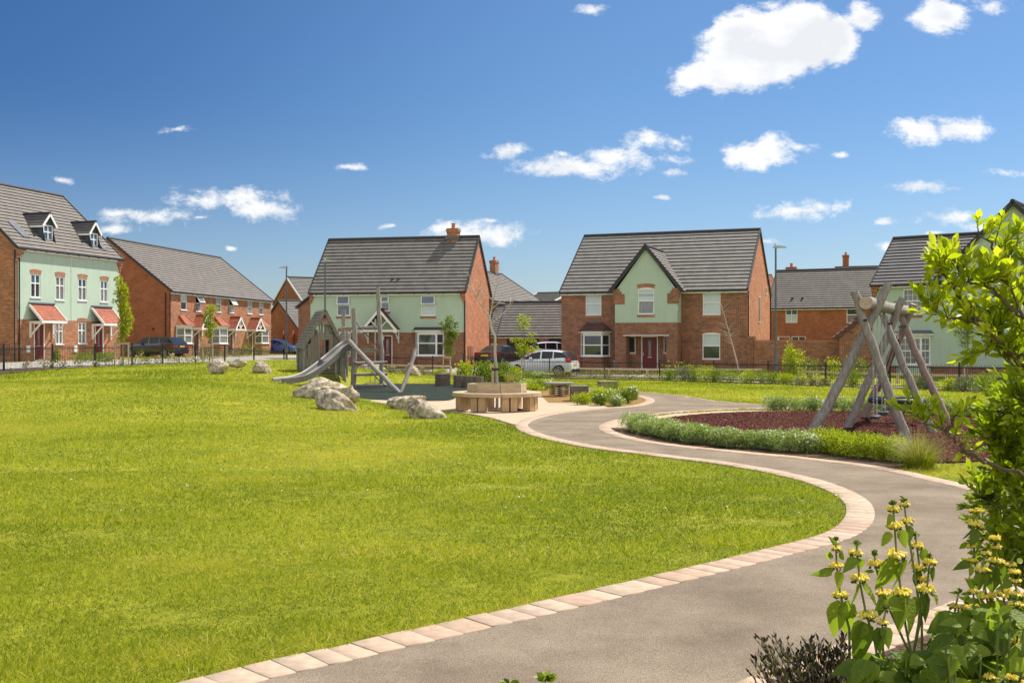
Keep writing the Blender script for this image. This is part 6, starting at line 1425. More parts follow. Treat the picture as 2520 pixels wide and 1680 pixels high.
# ------------------------------------------------------------------ swing set
SW = thing('swing_set', 'weathered log swing frame of three crossed leg pairs on maroon mulch', 'swing set', (7.1, 20.2, .02))
def qd(x, y, d): return at(*ZD(x, y), d)
def gl_(x, y): X, Y = ZD(x, y); f_ = fl(X, Y); return Vector((f_[0], f_[1], -.1))
LEGS = [((300,1290),(925,112),18.05,.083,'weathered'), ((1085,1300),(670,172),17.7,.080,'weathered'), ((600,1188),(1030,222),20.3,.082,'weathered'), ((1275,1225),(835,225),20.1,.075,'weathered'),
        ((722,1112),(1110,265),22.6,.082,'weathered_pink'), ((1390,1152),(970,252),22.7,.080,'weathered_pink')]
for i, (ft, tp_, dt, r, m) in enumerate(LEGS):
    a = gl_(*ft); b = qd(tp_[0], tp_[1], dt); a = a.lerp(b, -.02); mid = a.lerp(b, .45)+Vector((.03*(-1)**i, 0, .0)); mb = MB(); logm(mb, [a, mid, b], [r*1.02, r*.93, r*.88], n=16, wob=.014, seed=50+i, seg=9)
    mb.build('leg', [m, 'logend'], SW, world=True, smooth=True)
ba, bb = qd(757, 255, 17.55), qd(1066, 316, 23.1)
mb = MB(); logm(mb, [ba, ba.lerp(bb, .5)+Vector((0,0,-.02)), bb], [.115,.11,.11], n=18, wob=.012, seed=77, seg=9); mb.build('crossbeam', ['weathered', 'logend'], SW, world=True, smooth=True)
mb = MB()
for (x, y, d) in ((740,386,17.62),(933,410,19.9),(1034,432,22.3)): p = qd(x, y, d); mb.tube([p+Vector((0,-.12,0)), p+Vector((0,.25,0))], .022, 10)
mb.build('bolt', 'dark', SW, world=True)
bdir = (bb-ba).normalized(); 
def on_beam(t): return ba.lerp(bb, t)-Vector((0,0,.10))
def chain(a, b, parent, name='chain'):
    L = (b-a).length; n = int(L/.034); d = (b-a).normalized(); TV = []; TF = []
    K = 8; Rm, rm = .0105, .0038
    for i in range(K):
        t = 2*PI*i/K; cx_, cy_ = Rm*math.cos(t), (Rm*math.sin(t)+(.010 if math.sin(t) > 0.01 else -.010 if math.sin(t) < -.01 else 0))
        for j in range(3): u = 2*PI*j/3; TV.append((cx_+rm*math.cos(u)*math.cos(t), cy_+rm*math.cos(u)*math.sin(t), rm*math.sin(u)))
    for i in range(K):
        for j in range(3): TF.append((i*3+j, ((i+1) % K)*3+j, ((i+1) % K)*3+(j+1) % 3, i*3+(j+1) % 3))
    O = np.array([a.lerp(b, (i+.5)/n)[:] for i in range(n)]); D = np.tile(np.array(d), (n, 1)); U = np.array([(1,0,0) if i % 2 else (0,1,0) for i in range(n)], float)
    V, F, r = scatter(TV, TF, O, D, U, np.full(n, 1.25), np.zeros(n)); return npmesh(name, V, F, r, 'steel', parent, world=True)
perp = Vector((-bdir.y, bdir.x, 0)).normalized()
def swing(label, c, tb, tw=.25):
    # seat: bdir across? seat is wide along the beam direction
    root = thing('chain_swing', label, 'swing', tuple(c), math.atan2(bdir.y, bdir.x), 'small flat swing seats')
    w, dd_ = .22, .085; mb = MB(); N = 20; prof = [(-.03,.86),(-.022,1),(.022,1),(.03,.88)]
    for z, k in prof:
        for i in range(N):
            a = 2*PI*i/N; sx = math.copysign(abs(math.cos(a))**.55, math.cos(a)); sy = math.copysign(abs(math.sin(a))**.55, math.sin(a)); mb.v.append((w*sx*k, dd_*sy*k*(1-.12*abs(math.cos(a))), z))
    for i in range(3):
        for j in range(N): j2 = (j+1) % N; mb.f.append([i*N+j, i*N+j2, (i+1)*N+j2, (i+1)*N+j]); mb.m.append(0)
    mb.f.append(list(range(N))[::-1]); mb.m.append(0); mb.f.append([3*N+j for j in range(N)]); mb.m.append(0)
    mb.build('seat', 'rubber', root, smooth=True)
    for s in (-1, 1):
        e = Vector(c)+bdir*.205*s+Vector((0,0,.03)); top = on_beam(tb+s*.30/(bb-ba).length); chain(top, e, root)
        m2 = MB(); m2.tube([top+Vector((0,0,.03)), top-Vector((0,0,.06))], .016, 8); m2.tube([e, e-Vector((0,0,.03))], .014, 8); m2.build('shackle', 'steel', root, world=True)
Lb = (bb-ba).length
def tbeam(d): return (d-ba.y)/(bb.y-ba.y)
s1p = qd(812, 1112, 18.75); s2p = qd(890, 1078, 19.45)
c1 = ba.lerp(bb, tbeam(18.55)); c1.z = .36; c2 = ba.lerp(bb, tbeam(19.55)); c2.z = .36
swing('near black flat swing seat on chains', c1, tbeam(18.55)); swing('second black flat swing seat, nearer the basket', c2, tbeam(19.55))
tb3 = tbeam(21.35); c3 = ba.lerp(bb, tb3); c3.z = .50
BS = thing('basket_swing', 'round black basket swing on crossed dark ropes', 'swing', tuple(c3), math.atan2(bdir.y, bdir.x))
mb = MB(); P = [(.50*math.cos(2*PI*i/36), .50*math.sin(2*PI*i/36), 0) for i in range(37)]; mb.tube(P, .058, 12, cap=False); mb.build('ring', 'rubber', BS, smooth=True)
mb = MB()
for k in range(-5, 6):
    h = math.sqrt(max(.01, .46**2-(k*.085)**2)); 
    for (a, b) in (((k*.085, -h, 0), (k*.085, h, 0)), ((-h, k*.085, 0), (h, k*.085, 0))): mid = (Vector(a)+Vector(b))/2-Vector((0,0,.06)); mb.tube([a, mid, b], .008, 5, cap=False)
mb.build('net', 'rope', BS)
for s in (-1, 1):
    top = on_beam(tb3+s*.22/Lb); 
    chain(top, top-Vector((0,0,.52)), BS)
    kn = top-Vector((0,0,.52))
    for s2 in (-1, 1):
        a = R(38 if s > 0 else 142)*s2; e = c3+bdir*.50*math.cos(a)+perp*.50*math.sin(a)+Vector((0,0,.05)); m2 = MB(); m2.tube([kn, e+Vector((0,0,.13))], .011, 6); m2.build('rope', 'rope', BS, world=True)
        m2 = MB(); m2.tube([e+Vector((0,0,.14)), e+Vector((0,0,.07))], .02, 8); m2.build('shackle', 'steel', BS, world=True)

# ------------------------------------------------------------------ vegetation
def foliage(name, centers, radii, n, leaf, m, parent, seed, T=DIAMOND, up=.3, shell=.55, world=True, rb=(0, 1), aspect=1.0):
    """leaves scattered through several lumpy clumps"""
    rng = np.random.default_rng(seed); C = np.array([list(c) for c in centers], float); Rr = np.array(radii, float); Rr = Rr if Rr.ndim == 2 else np.repeat(Rr[:, None], 3, 1)
    wgt = Rr.prod(1)**.67; k = rng.choice(len(C), n, p=wgt/wgt.sum()); dv = rvec(rng, n); r = shell+(1-shell)*rng.random(n)**.6
    r *= 1+.12*np.sin(dv[:, 0]*7+k)*np.cos(dv[:, 2]*6+k*2)
    O = C[k]+dv*Rr[k]*r[:, None]
    D = dv*.8+rvec(rng, n)*.8+np.array([0,0,up]); U = rvec(rng, n)+np.array([0,0,.8]); S = leaf*rng.uniform(.6, 1.25, n)
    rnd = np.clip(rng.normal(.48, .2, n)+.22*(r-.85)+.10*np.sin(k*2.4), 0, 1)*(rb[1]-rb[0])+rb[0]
    S3 = np.stack([S*aspect, S, S], 1)
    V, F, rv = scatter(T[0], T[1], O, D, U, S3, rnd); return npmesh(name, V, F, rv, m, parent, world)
def blades(name, base, n, h, spread, m, parent, seed, w=.008, rad=.15, droop=.5):
    rng = np.random.default_rng(seed); b = np.array(list(base)); a = rng.uniform(0, 2*PI, n); r0 = rad*np.sqrt(rng.random(n)); sp = spread*rng.random(n)
    V = []; Fq = []; Ft = []; K = 5; hh = h*rng.uniform(.6, 1.1, n)
    dirs = np.stack([np.cos(a), np.sin(a), np.zeros(n)], 1); side = np.stack([-np.sin(a), np.cos(a), np.zeros(n)], 1); pts = []
    for k in range(K):
        t = k/(K-1); c = b+dirs*(r0+sp*(t**1.7))[:, None]; c[:, 2] += hh*(t-droop*sp/h*.5*t*t); ww = w*(1-t)+.0006
        pts += [c-side*ww/2, c+side*ww/2]
    V = np.stack(pts, 1).reshape(-1, 3); base_i = (np.arange(n)*2*K)[:, None]
    F = np.concatenate([base_i+np.array([[2*k, 2*k+1, 2*k+3, 2*k+2]]) for k in range(K-1)]); rnd = np.repeat(np.clip(rng.normal(.5, .22, n), 0, 1), 2*K)
    return npmesh(name, V, [F], rnd, m, parent, world=True)
def flowers(name, C, Rr, n, size, m, parent, seed, top=True):
    rng = np.random.default_rng(seed); C = np.array([list(c) for c in C], float); Rr = np.array(Rr, float); Rr = Rr if Rr.ndim == 2 else np.repeat(Rr[:, None], 3, 1)
    k = rng.integers(0, len(C), n); dv = rvec(rng, n); dv[:, 2] = np.abs(dv[:, 2])*.9+.25; dv /= np.linalg.norm(dv, axis=1, keepdims=True); O = C[k]+dv*Rr[k]*1.03
    T = ([(0,0,0)]+[(.5*math.cos(2*PI*i/6), .5*math.sin(2*PI*i/6), .12) for i in range(6)], [(0, 1+i, 1+(i+1) % 6) for i in range(6)])
    U = dv+rvec(rng, n)*.25; D = np.cross(U, rvec(rng, n)); V, F, r = scatter(T[0], T[1], O, D, U, size*rng.uniform(.7, 1.2, n), rng.random(n)); o = npmesh(name, V, F, r, m, parent, world=True); o['kind'] = 'stuff'; return o
def shrub(label, x, d, w, h, m='lf_mid', n=500, leaf=.05, seed=1, fl_=None, nf=0, group=None, name='shrub', cat='shrub', lumps=6, at_pos=None, fsize=.035, aspect=1.0, T=DIAMOND):
    p = gd(x, d) if at_pos is None else Vector(at_pos); rng = random.Random(seed); cs = []; rs = []
    for i in range(lumps):
        a = rng.uniform(0, 2*PI); rr = rng.uniform(.1, .5)*w*.5*1.3; k = rng.uniform(.6, .85); cs.append(p+Vector((math.cos(a)*rr, math.sin(a)*rr*.8, h*rng.uniform(.32, .55)))); rs.append((w*.5*k*.72, w*.5*k*.72, h*.48*rng.uniform(.8, 1.05)))
    root = thing(name, label, cat, tuple(p), 0, group)
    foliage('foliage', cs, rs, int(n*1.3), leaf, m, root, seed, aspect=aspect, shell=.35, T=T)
    st_ = MB()
    for c in cs[:4]: st_.tube([p+Vector((0,0,-.03)), p.lerp(c, .6), c], [.012,.008,.004], 5)
    st_.build('stems', 'bark', root, world=True)
    if fl_: flowers('flowers', cs, rs, nf, fsize, fl_, root, seed+5)
    return root

# low grey-green hedge shrubs along the swing bed (near side), each a plant of its own
def along(pts, n):
    P = [Vector(fl(*p)) for p in pts]; c = [0]
    for a, b in zip(P, P[1:]): c.append(c[-1]+(b-a).length)
    o = []
    for i in range(n):
        s = c[-1]*i/(n-1); k = min(len(P)-2, max(0, int(np.searchsorted(c, s, side='right'))-1)); o.append(P[k].lerp(P[k+1], (s-c[k])/(c[k+1]-c[k]+1e-9)))
    return o
HED = along([(1562,1060),(1610,1073),(1700,1091),(1804,1102),(1900,1109),(1985,1115)], 17)
ordn = ['first','second','third','fourth','fifth','sixth','seventh','eighth','ninth','tenth','eleventh','twelfth','thirteenth','fourteenth','fifteenth','sixteenth','seventeenth','eighteenth','nineteenth','twentieth']
for i, p in enumerate(HED):
    wf = i in (0,1,3,6,8,11,12,14,15,16); k = random.Random(i).uniform(.9, 1.12)
    shrub('%s grey green shrub from the left tip of the near hedge%s' % (ordn[i], ', dotted with white flowers' if wf else ', few flowers'), 0, 0, .60*k, .33*k, 'lf_grey', 3200, .028, 100+i, 'petal_white', 85 if wf else 8, 'grey green shrubs of the near hedge', 'hedge_shrub', 'shrub', 7, (p.x, p.y, .02), .026, .8)
BRT = along([(2020,1111),(2080,1122),(2150,1131),(2225,1139)], 6)
for i, p in enumerate(BRT):
    shrub('%s bright yellow green shrub right of the grey hedge' % ordn[i], 0, 0, .64, .38, 'lf_lime', 3000, .030, 140+i, 'petal_white' if i < 3 else None, 12, 'bright green shrubs beside the path', 'hedge_shrub', 'shrub', 7, (p.x, p.y, .02), .028, .7)
FARH = along([(1905,1010),(1960,1011),(2050,1013),(2150,1015),(2250,1019),(2350,1024),(2470,1030),(2560,1034)], 20)
for i, p in enumerate(FARH):
    shrub('%s low grey green shrub from the left of the far hedge behind the swings' % ordn[i], 0, 0, .66, .36, 'lf_grey', 1400, .038, 160+i, 'petal_white' if i % 3 == 0 or i in (4, 5) else None, 60, 'grey green shrubs of the far hedge', 'hedge_shrub', 'shrub', 6, (p.x, p.y, .02), .035, .8)
# plume grass by the swing leg
def grass_clump(label, x, y, h, spread, n, m='lf_straw', seed=1, rad=.12, w=.008, pos=None, name='ornamental_grass'):
    p = Vector((*fl(x, y), .02)) if pos is None else pos; root = thing(name, label, 'grass clump', tuple(p)); blades('blades', p, n, h, spread, m, root, seed, w, rad); return root
grass_clump('wispy straw coloured grass clump at the foot of the near swing leg', 2262, 1152, .52, .52, 700, seed=3, w=.006, rad=.16)
blades('low_blades', Vector((*fl(2262, 1152), .02)), 450, .30, .38, 'lf_lime', bpy.data.objects['ornamental_grass'], 4, .008, .2)
grass_clump('small upright green blades in the mulch by the swing leg', 2040, 1090, .38, .10, 26, 'lf_lime', 5, .05, .02)
grass_clump('small tuft of strappy leaves poking from the near hedge', 1697, 1060, .24, .08, 12, 'lf_lime', 6, .04, .02)
# small bed between play table and path
for i, (x, y, w, h, m, f_) in enumerate([(1440,996,.75,.34,'lf_lime',None),(1478,998,.7,.36,'lf_mid','petal_white'),(1512,1000,.65,.32,'lf_grey','petal_white'),(1500,990,.8,.42,'lf_lime','petal_white'),(1535,994,.6,.38,'lf_mid',None),(1560,985,.55,.42,'lf_grey','petal_white'),(1465,988,.7,.38,'lf_lime',None)]):
    shrub(['yellow green mound at the left of the small bed','green mound with white blooms near the front of the small bed','grey mound with white blooms, front middle of the small bed','lime mound behind the white blooms of the small bed','plain green mound, front right of the small bed','mound topped with white flowers at the right end of the small bed','lime mound beside the timber cube'][i], 0, 0, w, h, m, 1500, .04, 200+i, f_, 40, 'mounds in the small flower bed', 'shrub', 'shrub', 6, (*fl(x, y), .02), .04)
grass_clump('fine green grass tuft rising in the small flower bed', 1508, 984, .62, .34, 340, 'lf_mid', 8, .14, .008)
grass_clump('spiky lime grass at the back of the small flower bed', 1480, 982, .5, .3, 160, 'lf_lime', 9, .14, .012)
# big green bush behind the bench
for i, (x, d, w, h) in enumerate([(1150,44,1.2,.98),(1180,43,1.2,1.02),(1212,43.5,1.15,.92),(1243,43,1.1,.95),(1268,44,1.0,.85),(1225,40,1.0,.7)]):
    shrub(['leafy bush, leftmost of the clump behind the joined timber block','bush beside the leftmost one behind the joined timber block','bush directly behind the bare tree trunk','bush right of the bare tree trunk','rightmost leafy bush by the saloon car','lower front bush behind the bench back'][i], x, d, w, h, 'lf_mid' if i % 2 else 'lf_lime', 1100, .085, 220+i, None, 0, 'leafy bushes behind the round bench', 'bush', 'bush', 8)
grass_clump('feathery dry grass mound right of the leafy bushes', 1260, 960, .62, .5, 600, 'lf_straw', 21, .3, .012, pos=gd(1262, 40))
for i, (x, d, w, h, m, f_) in enumerate([(1300,38,.9,.38,'lf_lime','petal_white'),(1325,37,.9,.42,'lf_mid',None),(1285,39.5,.8,.4,'lf_mid','petal_white'),(1345,38.5,.8,.40,'lf_lime','petal_white'),(1312,35.5,.7,.34,'lf_lime',None)]):
    shrub(['low mound with white flowers left of the play table','low plain green mound behind the play table','small white flowered mound next to the dry grass','low lime mound touching the play table','little lime mound in front of the play table planting'][i], x, d, w, h, m, 600, .06, 240+i, f_, 35, 'low mounds left of the play table', 'shrub', 'shrub', 6, None, .05)
# rose bushes in the left bed
rl = [(28,41.0,.32,.25),(70,42.6,.55,.5),(108,43.8,.75,.62),(132,44.4,.6,.5),(155,45.2,.62,.42),(196,46.4,.8,.5),(236,47.0,.5,.35),(266,47.6,.8,.6),(300,48.5,.6,.45),(335,49.6,.9,.62),(365,50.3,.7,.5),(392,51.3,.8,.62),(415,51.8,.8,.72),(437,52.0,.7,.55),(458,52.6,.9,.6),(480,53.2,.7,.5),(502,54,.8,.62),(345,53.5,.7,1.0)]
txt = ['bare twiggy rose stub at the far left of the bed','small rose bush left of the first railing post pair','wide rose bush before the red front door','rose bush touching the second railing post','low spreading rose bush beyond the second post','reddish rose bush before the lower windows','small rose bush at the third railing post','dense rose bush left of the staked columnar tree','small bush between the tree stakes','rose bush in front of the estate car nose','rose bush before the estate car door','rose bush before the estate car rear wheel','taller rose bush by the car rear','rose bush with mixed leaves right of the car','pale flowered rose bush left of the small staked tree','rose bush at the small staked tree','rose bush next to the dark faced boulder','yellowish upright bush in front of the estate car']
for i, (x, d, w, h) in enumerate(rl):
    shrub(txt[i], x, d, w*.8, h*.85, 'lf_rose' if i < 17 else 'lf_lime', 95 if i else 25, .07, 260+i, 'petal_pink' if i % 3 else 'petal_white', 14, 'rose bushes in the left bed', 'rose_bush', 'bush', 6, None, .06)
# front gardens left
for i, (x, d, w, h, m) in enumerate([(140,58,.5,.8,'lf_mid'),(205,59,2.0,.62,'lf_mid'),(240,61,1.6,.62,'lf_mid'),(262,62,1.4,.55,'lf_mid'),(498,74,1.6,.9,'lf_lav'),(530,77,2.4,.95,'lf_lav'),(578,84,2.4,.75,'lf_lav'),(610,88,2.2,1.4,'lf_mid'),(640,91,2.4,.8,'lf_lav'),(745,99,1.2,.7,'lf_lime')]):
    shrub(['small upright shrub by the first red door','clipped green hedge clump under the lower windows','green shrubs left of the second red door','green shrub at the corner of the rendered house','lavender clump left of the middle terrace door','lavender clump under the middle bay','lavender clump between the terrace doors','tall green shrub by the last terrace door','lavender clump under the last bay','yellow green weed by the boundary wall'][i], x, d, w, h, m, 500, .09, 300+i, None, 0, 'front garden plants of the terrace', 'garden_shrub', 'shrub', 7, None)
# border in front of the centre house
bl = [(960,61.5,.9,.5,'lf_rose','petal_pink'),(1000,61,1,.5,'lf_rose','petal_pink'),(1040,60.5,1.1,.6,'lf_rose','petal_pink'),(1085,60,.9,.5,'lf_lime',None),(1300,58,1.5,.5,'lf_mid','petal_white'),(1330,58,1.2,.42,'lf_grey','petal_white'),(1366,57.6,1.3,.62,'lf_rose','petal_pink'),(1400,57.4,1.3,.5,'lf_rose','petal_pink'),(1455,57,1.3,.55,'lf_rose','petal_pink'),(1502,56.4,1.3,.66,'lf_rose','petal_pink'),(1545,55.8,1.3,.6,'lf_rose','petal_pink'),(1600,55.0,1.3,.55,'lf_rose','petal_pink'),
 (1645,53.6,1.0,.72,'lf_mid',None),(1680,53.2,1.0,.85,'lf_lav',None),(1706,53,1.2,.80,'lf_mid',None),(1738,52.2,1.1,.95,'lf_lime',None),(1765,52,1.0,.80,'lf_mid',None),(1800,51,1.3,.85,'lf_mid',None),(1835,50.2,1.2,.78,'lf_lime',None),(1870,49.8,1.3,.76,'lf_mid',None),(1905,49.2,1.2,.70,'lf_mid',None),(1930,48.6,1.0,.62,'lf_lime',None),
 (1972,47.2,.7,.35,'lf_rose',None),(2000,46.4,.6,.4,'lf_rose','petal_pink'),(2030,45.6,.7,.38,'lf_rose','petal_pink'),(2098,44.0,.9,1.0,'lf_mid',None),(2328,39.2,.9,.62,'lf_lime',None),(2372,38.6,1.0,.62,'lf_lav',None),(2425,37.2,1.0,.85,'lf_mid',None),(2452,36.6,.9,.72,'lf_mid',None),(2500,35.8,1.3,.9,'lf_mid',None),(2285,41,1.0,.72,'lf_lav',None),(2245,42,.9,.6,'lf_straw',None)]
bt = ['dusty rose bush left of the leaning log boulder','rose bush behind the pointed boulder','rose bush between boulder and staked tree','lime bush at the foot of the staked tree','green low bush under the white hatchback front','white flowered low bush under the white hatchback','rose bush under the hatchback rear wheel','rose bush just right of the hatchback','rose bush in front of the bay window','dense rose bush left of the red recessed door','rose bush in front of the recessed door side window','thin rose bush in front of the red recessed door',
 'green dome bush right of the railing post by the red door','purplish lavender dome in front of the meter box','green dome bush before the lower right window','tall pale tufted bush before the lower right window','green bush left of the leaning dead tree','broad green bush at the leaning dead tree','lime bush right of the leaning dead tree','green bush left of the street lamp','green bush at the street lamp base','low lime bush right of the street lamp',
 'low reddish bush left of the swing leg','small reddish bush nearest the railing post left of the swing','reddish bush behind the near swing leg','upright dark green shrub behind the swing legs','yellow green round shrub behind the farthest swing leg','round lavender shrub below the small crown tree','large round green shrub right of the small crown tree','round green shrub touching the large one','wide green shrub at the right edge behind the big leaves','feathery lavender bush just left of the round yellow green shrub','dry feathery bush seen between the swing legs']
for i, (x, d, w, h, m, f_) in enumerate(bl):
    shrub(bt[i], x, d, w*1.12, h*.92, m, 1500 if m != 'lf_rose' else 600, .06, 340+i, f_, 26, 'border shrubs along the railings', 'border_shrub', 'shrub', 7, None, .06, .7)
shrub('tall yellow green bush in front of the garden wall right of the lamp', 1948, 52.5, 1.3, 2.0, 'lf_lime', 1300, .10, 390, name='bush', cat='bush', lumps=10)
shrub('loose green bush against the garden wall behind the railings', 1995, 56, 1.4, 1.3, 'lf_mid', 500, .10, 391, name='bush', cat='bush', lumps=9)
shrub('yellow flowered bush against the garden wall', 2045, 56, 1.3, 1.2, 'lf_lime', 500, .10, 392, name='bush', cat='bush', lumps=8)
shrub('dark green bush against the garden wall behind the swing', 2105, 56, 2.2, 1.3, 'lf_mid', 700, .10, 393, name='bush', cat='bush', lumps=9)
shrub('young weeds growing by the meter box of the centre house', 1690, 60.6, 2.6, .9, 'lf_lime', 260, .10, 394, name='garden_shrub', cat='shrub', lumps=9)

# ---- trees
def limb(mb, pts, r0, r1, n=7): 
    k = len(pts); mb.tube(pts, [r0+(r1-r0)*i/(k-1) for i in range(k)], n)
def young_tree(label, x, d, spec, m='lf_mid', stakes=(), trunk_r=.03, leaf=.09, n=900, seed=1, bark='bark', name='young_tree', ytop=None, aspect=1.0, sh=.2):
    """spec: crown blobs as (px x, px y, px rx, px ry)"""
    b = gd(x, d); root = thing(name, label, 'tree', tuple(b)); rng = random.Random(seed)
    cs = [at(px, py, d)+Vector((0, rng.uniform(-.3, .3)*rx/FOC*d, 0)) for px, py, rx, ry in spec]; rs = [(rx/FOC*d, rx/FOC*d*.9, ry/FOC*d) for px, py, rx, ry in spec]
    top = max(cs, key=lambda c: c.z); t = MB(); limb(t, [b-Vector((0,0,.1)), b.lerp(top, .35)+Vector((.03,0,0)), b.lerp(top, .7), top], trunk_r, trunk_r*.25)
    for c in cs:
        f_ = max(.15, min(.9, (c.z-b.z)/(top.z-b.z)-.12)); s = b.lerp(top, f_); limb(t, [s, s.lerp(c, .6)+Vector((0,0,.05)), c], trunk_r*.4, trunk_r*.12, 5)
        for _ in range(3): e = c+Vector((rng.uniform(-1,1), rng.uniform(-1,1), rng.uniform(-.3,1)))*rs[0][0]*.9; limb(t, [c, e], trunk_r*.16, .004, 4)
    t.build('trunk', bark, root, world=True)
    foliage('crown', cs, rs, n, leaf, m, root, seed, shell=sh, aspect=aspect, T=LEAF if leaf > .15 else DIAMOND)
    for (sx, syt) in stakes:
        g = gd(sx, d-.15); mm = MB(); mm.tube([g-Vector((0,0,.2)), Vector((g.x, g.y, zat(syt, d)))], .038, 8); mm.build('stake', 'stake', root, world=True)
    if len(stakes) == 2:
        z_ = zat(stakes[0][1]+3, d); g0, g1 = gd(stakes[0][0], d-.15), gd(stakes[1][0], d-.15); mm = MB(); mm.beam((g0.x-.06, g0.y, z_), (g1.x+.06, g1.y, z_), .02, .09); mm.tube([(b.x-.05, b.y-.02, z_+.02), (b.x+.05, b.y-.08, z_+.02)], .05, 8); mm.build('tie', 'stake', root, world=True)
    return root
young_tree('slim columnar yellow green tree with two stakes beside the left green house', 304, 47, [(292,688,10,9),(300,705,14,12),(303,726,15,14),(302,745,14,13),(308,764,15,14),(312,785,17,15),(307,803,16,14),(303,822,13,12),(298,838,9,9),(286,722,7,7),(282,742,6,4)], 'lf_lime', [(283,842),(316,842)], .035, .095, 2300, 31)
young_tree('small yellow green staked tree in front of the terrace bays', 515, 52, [(520,757,11,8),(515,772,12,11),(512,790,13,12),(517,806,12,12),(514,822,10,11),(530,800,6,6),(534,762,6,5)], 'lf_lime', [(499,846),(523,848)], .03, .09, 1300, 32)
young_tree('staked tree with oval green crown in front of the bay of the chimneyed house', 1107, 55, [(1106,790,12,14),(1100,812,14,16),(1110,830,17,16),(1103,850,14,15),(1120,820,10,12),(1110,868,12,8),(1085,795,6,4),(1122,800,8,8)], 'lf_mid', [(1091,876),(1108,876)], .035, .085, 2400, 33, aspect=.9)
young_tree('thin tree with layered yellow green foliage in front of the garages', 1289, 54, [(1288,785,18,13),(1290,800,16,9),(1279,808,10,6),(1274,836,20,5),(1304,838,18,6),(1285,852,20,8),(1298,862,22,7),(1280,868,14,7),(1308,824,12,4),(1264,838,10,4),(1318,858,10,5)], 'lf_lime', [(1283,880)], .028, .09, 1300, 34, sh=.1)
young_tree('small round crowned tree in front of the right green house', 2378, 42, [(2365,800,16,14),(2385,806,20,15),(2375,822,22,16),(2392,832,18,13),(2370,845,16,12),(2385,790,14,11),(2355,820,10,9),(2400,852,8,7)], 'lf_mid', [(2373,905)], .035, .06, 1700, 35, sh=.1)
# bare tree in the bench
BT = thing('bare_tree', 'leafless young tree growing through the round bench', 'tree', tuple(bc+Vector((0,0,0)))); t = MB()
def tp3(x, y, dd=0): X, Y = Z3(x, y); return at(X, Y, 26.1+dd)
limb(t, [Vector((bc.x+.0, bc.y, 0)), at(1224, 960, 26.1), at(1221, 905, 26.1), at(1218, 870, 26.1), tp3(1935,1150), tp3(1900,1080), tp3(1885,980)], .040, .028, 10)
for pl in ([(1885,980),(1830,900),(1760,790),(1735,730),(1705,600)], [(1760,790),(1800,720),(1830,690)], [(1885,980),(1900,900),(1920,820),(1950,690),(1955,550)], [(1920,820),(1870,780),(1840,740)], [(1950,690),(1985,640)], [(1892,1040),(1960,980),(2050,900),(2120,800)], [(1735,730),(1715,700),(1690,690)],
           [(1935,1150),(1945,1130)], [(1830,900),(1815,800),(1800,690),(1806,640)], [(1950,690),(1910,660),(1880,620)], [(2050,900),(2075,840),(2080,780)], [(1900,900),(1975,840),(2000,760)]):
    rr_ = random.Random(pl[0][0]+pl[-1][0]); L_ = [tp3(x, y, rr_.uniform(-.15, .15)*i) for i, (x, y) in enumerate(pl)]; limb(t, L_, .021, .004, 6)
    for q in L_[1:]:
        for _ in range(2): limb(t, [q, q+Vector((rr_.uniform(-.18,.18), rr_.uniform(-.15,.15), rr_.uniform(.02,.24)))], .005, .0015, 4)
t.build('trunk', 'bark_pale', BT, world=True, smooth=True)
mm = MB(); g = Vector((bc.x-.10, bc.y-.05, .0)); mm.tube([g, g+Vector((0,0,1.15))], .035, 8); mm.build('stake', 'stake', BT, world=True); mm = MB(); z_ = 1.02; mm.tube([(bc.x-.13, bc.y-.09, z_), (bc.x+.06, bc.y-.09, z_)], .03, 8); mm.build('tie', 'rubber', BT, world=True)
# leaning dead tree by the centre house
DT = thing('leaning_tree', 'leafless sapling leaning left in front of the centre house', 'tree', tuple(gd(1822, 57.5))); t = MB(); P = [gd(1822, 57.5), at(*Z5(1850,1350), 57.5), at(*Z5(1800,1160), 57.5), at(*Z5(1750,980), 57.5), at(*Z5(1700,810), 57.5)]; limb(t, P, .05, .012, 7); r_ = random.Random(4)
for k in range(34): f_ = r_.uniform(.42, .97); i = min(3, int(f_*4)); q = P[i].lerp(P[i+1], f_*4-i); limb(t, [q, q+Vector((r_.uniform(-.75,.55), r_.uniform(-.3,.3), r_.uniform(.1,.6)))], .008, .003, 4)
t.build('trunk', 'bark_pale', DT, world=True)

# ------------------------------------------------------------------ big leafy shrub at the right edge (near the camera)
rngL = np.random.default_rng(99)
BR = []   # (list of (x, y, d)), leaf brightness, twig count, twig length, leaf length
def addbr(pts, m, tw, tl, ll=.058): BR.append((pts, m, tw, tl, ll))
addbr([(2680,1100,4.3),(2560,850,4.2),(2500,700,4.1),(2465,630,4.0),(2452,585,4.0)], .75, 14, .10)
addbr([(2462,640,4.0),(2432,595,4.0),(2408,572,4.0)], .8, 6, .08)
addbr([(2680,1050,4.2),(2590,800,4.1),(2535,670,4.0),(2505,590,4.0)], .72, 14, .10)
addbr([(2680,1150,4.2),(2520,900,4.0),(2420,805,3.9),(2350,785,3.9),(2295,760,3.85)], .72, 34, .13)
addbr([(2420,805,3.9),(2360,720,3.9),(2335,690,3.9),(2312,655,3.9)], .85, 24, .12)
addbr([(2680,1080,4.1),(2530,800,3.9),(2450,720,3.9),(2390,690,3.9),(2345,650,3.9)], .85, 32, .13)
addbr([(2530,800,3.9),(2480,700,3.9),(2440,665,3.9)], .8, 18, .12)
addbr([(2680,1080,4.2),(2550,840,4.1),(2470,770,4.1),(2380,760,4.0)], .7, 26, .16)
addbr([(2600,950,4.1),(2500,860,4.0),(2445,830,4.0),(2440,845,4.0)], .6, 24, .16)
addbr([(2600,900,4.1),(2540,760,4.0),(2500,680,4.0)], .65, 15, .14)
